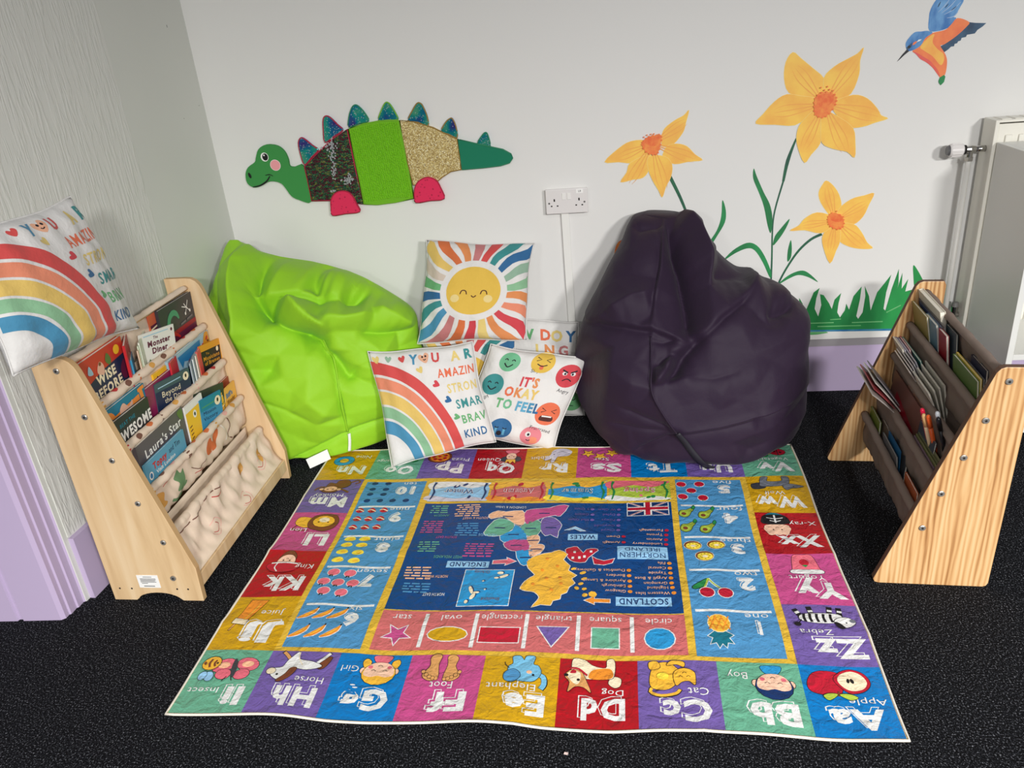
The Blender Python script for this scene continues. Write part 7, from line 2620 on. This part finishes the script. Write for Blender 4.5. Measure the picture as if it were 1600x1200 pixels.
for i_ in range(4):
    b(('foremost', 'second', 'third', 'rearmost')[i_] + ' slim strip booklet at the near end of the third taupe sling', 'r', 3, .095, .265, .012 + .005 * i_, .010 + .005 * i_, ((120, 96, 110), (126, 128, 84), (110, 112, 76), (140, 136, 100))[i_], th=.003, lean=-4 + i_)
b('lime green book at the far end of the lowest taupe sling', 'r', 4, .490, .598, .030, .014, (126, 144, 58), th=.006, lean=0)
b('brown spined slim book next to the lime green book', 'r', 4, .430, .520, .030, .026, (110, 92, 80), th=.006, lean=2)
b('grey folder standing open in the lowest taupe sling', 'r', 4, .285, .430, .030, .012, (104, 104, 106), th=.004, lean=-6)
b('bright blue booklet inside the grey folder', 'r', 4, .290, .410, .046, .020, (34, 96, 140), th=.003, lean=-2)
b('dark grey folder leaf behind the blue booklet', 'r', 4, .270, .415, .044, .030, (84, 84, 88), th=.006, lean=2)
b('orange book at the near end of the lowest taupe sling', 'r', 4, .105, .210, .030, .013, (176, 86, 46), th=.005, lean=-2)


def pen(label, w, dd, zz, rgb, tip, length=0.14, tilt=(-18, 8)):
    d_, z_ = RODS_R[2]
    root = empty('pen')
    root.matrix_world = M_R @ Matrix.Translation((d_ + dd, w, z_ + zz - length)) @ Matrix.Rotation(math.radians(tilt[0]), 4, 'Y') @ Matrix.Rotation(math.radians(tilt[1]), 4, 'X')
    tag(root, label, 'pen', 'pens in the striped bookcase')
    MB().tube([(0, 0, 0), (0, 0, length * .72)], 0.0055, 10).build('barrel', mat('pen_%d_%d' % (rgb[0], rgb[1]), rgb, 0.35), root, smooth=True)
    MB().tube([(0, 0, length * .72), (0, 0, length * .96), (0, 0, length)], [0.0062, 0.0058, 0.003], 10).build('cap', mat('cap_%d_%d' % (tip[0], tip[1]), tip, 0.3), root, smooth=True)


pen('red felt pen among the white booklets', .215, .004, .036, (226, 30, 70), (226, 30, 70))
pen('cream barrelled pencil beside the red pen', .192, .002, .032, (240, 214, 170), (236, 190, 130))
pen('orange felt pen beside the cream pencil', .178, .008, .036, (236, 100, 40), (236, 100, 40))
pen('black marker nearest the bookcase side', .135, .016, .052, (26, 26, 30), (26, 26, 30))
pen('black marker standing between two others', .158, .020, .056, (30, 30, 36), (200, 204, 208))

# ------------------------------------------------------------------ double socket, trunking
soc_w = mat('socket_plastic', (226, 222, 220), 0.35, 0.5)
soc = empty('double_socket', (-0.148, WALL_Y, 0.784), (0, math.radians(0.0), 0))
tag(soc, 'white double plug socket with two switches on the back wall', 'socket')
MB().box(-.069, .069, -.018, -.0005, -.039, .039).build('back_box', soc_w, soc, bevel=0.002)
MB().box(-.0735, .0735, -.028, -.018, -.043, .043).build('face_plate', soc_w, soc, bevel=0.003, seg=3)
for x in (-.0095, .0085):
    MB().box(x - .0065, x + .0065, -.0305, -.0278, .006, .029).build('switch', mat('switch_plastic', (236, 234, 230), 0.3), soc, bevel=0.001)
for cx in (-.043, .043):
    for dx, dz, w_, h_ in ((0, .001, .0025, .0045), (-.0105, -.019, .0028, .0022), (.0105, -.019, .0028, .0022)):
        MB().box(cx + dx - w_, cx + dx + w_, -.0284, -.0278, dz - h_ + .004, dz + h_ + .004).build('pin_hole', dark_hole, soc)
for x in (-.0615, .0615):
    s_ = MB().tube([(x, -.0278, -.005), (x, -.0287, -.005)], .0034, 12).build('screw', mat('screw_metal', (150, 148, 146), 0.35, 0.5, 0.8), soc)
    MB().box(x - .003, x + .003, -.029, -.0286, -.0056, -.0044).build('screw_slot', dark_hole, s_)
pl_ = MB().box(.034, .058, -.0287, -.0279, .026, .040).build('sticker', paper, soc)
SK = Sheet(lambda U, V, H: (U, -0.0288 - H, V), None, 0.0002, 0.0001)
t_ = SK.part('printed_text', pl_)
t_.text('L9', .046, .033, .007, ink_m, bold=.02)
t_.build()
tr = empty('cable_trunking', (-0.152, WALL_Y, 0.225), (0, math.radians(-0.6), 0))
tag(tr, 'white plastic cable trunking running down from the double socket', 'trunking')
MB().box(-.0125, .0125, -.011, -.0006, .0, .517).build('channel', soc_w, tr, bevel=0.001)
MB().box(-.0135, .0135, -.014, -.010, .0, .517).build('snap_cover', white_gloss, tr, bevel=0.0015)

# ------------------------------------------------------------------ radiator with valve and pipe
rad_w = mat('radiator_enamel', (232, 229, 218), 0.35, 0.5)
chrome = mat('valve_chrome', (190, 188, 184), 0.18, 0.6, 1.0)
pipe_w = mat('painted_pipe', (226, 224, 218), 0.4, 0.5)
rad = empty('radiator', (1.19, WALL_Y - 0.10, 0.28))
tag(rad, 'white panel radiator on the back wall behind the shelf unit', 'radiator')
RX0, RX1, RH = 0.0, 1.4, 0.69
MB().box(RX0 + .012, RX1, 0.0, 0.010, 0.0, RH - .012).build('front_panel', rad_w, rad, bevel=0.003)
for i_ in range(34):
    x = RX0 + .034 + i_ * .0395
    MB().box(x, x + .022, -.006, .001, .02, RH - .045).build('flute', rad_w, rad, bevel=0.004)
MB().box(RX0, RX0 + .012, -.004, .082, .0, RH).build('end_cover', rad_w, rad, bevel=0.002)
MB().box(RX0 + .012, RX1, -.002, .080, RH - .008, RH).build('top_frame', rad_w, rad, bevel=0.001)
for i_ in range(36):
    x = RX0 + .022 + i_ * .038
    MB().box(x, x + .027, .008, .070, RH - .001, RH + .0015).build('grille_bar', rad_w, rad)
MB().box(RX0 + .012, RX1, .066, .078, .0, RH - .012).build('rear_panel', rad_w, rad)
for x in (RX0 + .2, RX1 - .2):
    MB().box(x, x + .04, .078, .0995, .1, RH - .1).build('bracket', rad_w, rad)
MB().tube([(.004, .04, .60), (-.03, .04, .60)], .010, 12).build('union', chrome, rad, smooth=True)

val = empty('radiator_valve', (1.145, WALL_Y - 0.06, 0.88 + 0.0))
tag(val, 'thermostatic radiator valve with white ribbed knob and chrome body', 'valve')
MB().tube([(.018, 0, .0), (.0, 0, .0), (-.014, 0, .0)], [.0095, .0125, .0105], 14).tube([(0, 0, .0), (0, 0, -.028)], .0095, 14).tube([(0, 0, -.024), (0, 0, -.036)], .0125, 6).build('valve_body', chrome, val)
MB().tube([(-.014, 0, 0), (-.022, 0, 0)], .0145, 14).build('collar', dark_hole, val)
k_ = MB().tube([(-.022, 0, 0), (-.026, 0, 0), (-.060, 0, 0), (-.064, 0, 0)], [.016, .0205, .0205, .018], 20).build('knob', soc_w, val)
for q in range(14):
    a_ = 2 * math.pi * q / 14
    y, z = .0205 * math.cos(a_), .0205 * math.sin(a_)
    MB().tube([(-.029, y, z), (-.058, y, z)], .0016, 5).build('knob_rib', soc_w, k_)
MB().tube([(-.064, 0, 0), (-.070, 0, 0)], [.017, .014], 16).build('knob_end', mat('knob_end_grey', (92, 92, 94), 0.3), val)
pp_ = empty('radiator_pipe', (1.145, WALL_Y - 0.06, 0.0))
tag(pp_, 'white painted pipe running down beside the radiator', 'pipe')
MB().tube([(0, 0, .002), (0, 0, .848)], .0085, 14).build('pipe', pipe_w, pp_, smooth=True)
MB().box(-.010, .010, .006, .0595, .10, .112).build('pipe_clip', soc_w, pp_)
lv = empty('lockshield_valve', (1.175, WALL_Y - 0.06, 0.32))
tag(lv, 'small dark lockshield valve low at the radiator corner', 'valve')
MB().tube([(.014, 0, 0), (-.012, 0, 0)], .010, 12).tube([(0, 0, 0), (0, 0, .03)], [.010, .012], 12).build('valve_body', chrome, lv)
MB().tube([(0, 0, .03), (0, 0, .045)], [.013, .010], 12).build('cap', mat('cap_grey', (120, 118, 116), 0.4), lv)

# ------------------------------------------------------------------ white shelf unit standing in front of the radiator
shf = empty('shelf_unit', (1.20, 2.39, 0.0))
tag(shf, 'white open backed shelf unit standing in front of the radiator', 'shelf unit')
lam = mat('white_laminate', (226, 226, 222), 0.4, 0.45)
MB().box(0, .018, 0, .30, 0, .905).build('side_panel', lam, shf, bevel=0.001)
MB().box(.782, .80, 0, .30, 0, .905).build('side_panel', lam, shf, bevel=0.001)
MB().box(.018, .782, 0, .30, .887, .905).build('top', lam, shf, bevel=0.001)
MB().box(.018, .782, 0.0, .30, .295, .313).build('shelf', lam, shf, bevel=0.001)
MB().box(.018, .782, 0.0, .30, .04, .058).build('shelf', lam, shf, bevel=0.001)

# ------------------------------------------------------------------ scrap on the carpet
o = mobj('paper_scrap', [(-.005, -.002, .004), (.003, -.003, .003), (.005, .001, .005), (.001, .003, .004), (-.003, .002, .006)], [(0, 1, 2, 3, 4)], mat('scrap_paper', (200, 176, 170), 0.8))
o.location = (-0.121, 1.148, 0.0)
o.modifiers.new('thick', 'SOLIDIFY').thickness = 0.0008
tag(o, 'tiny pale paper scrap on the dark carpet in front of the rug', 'scrap')
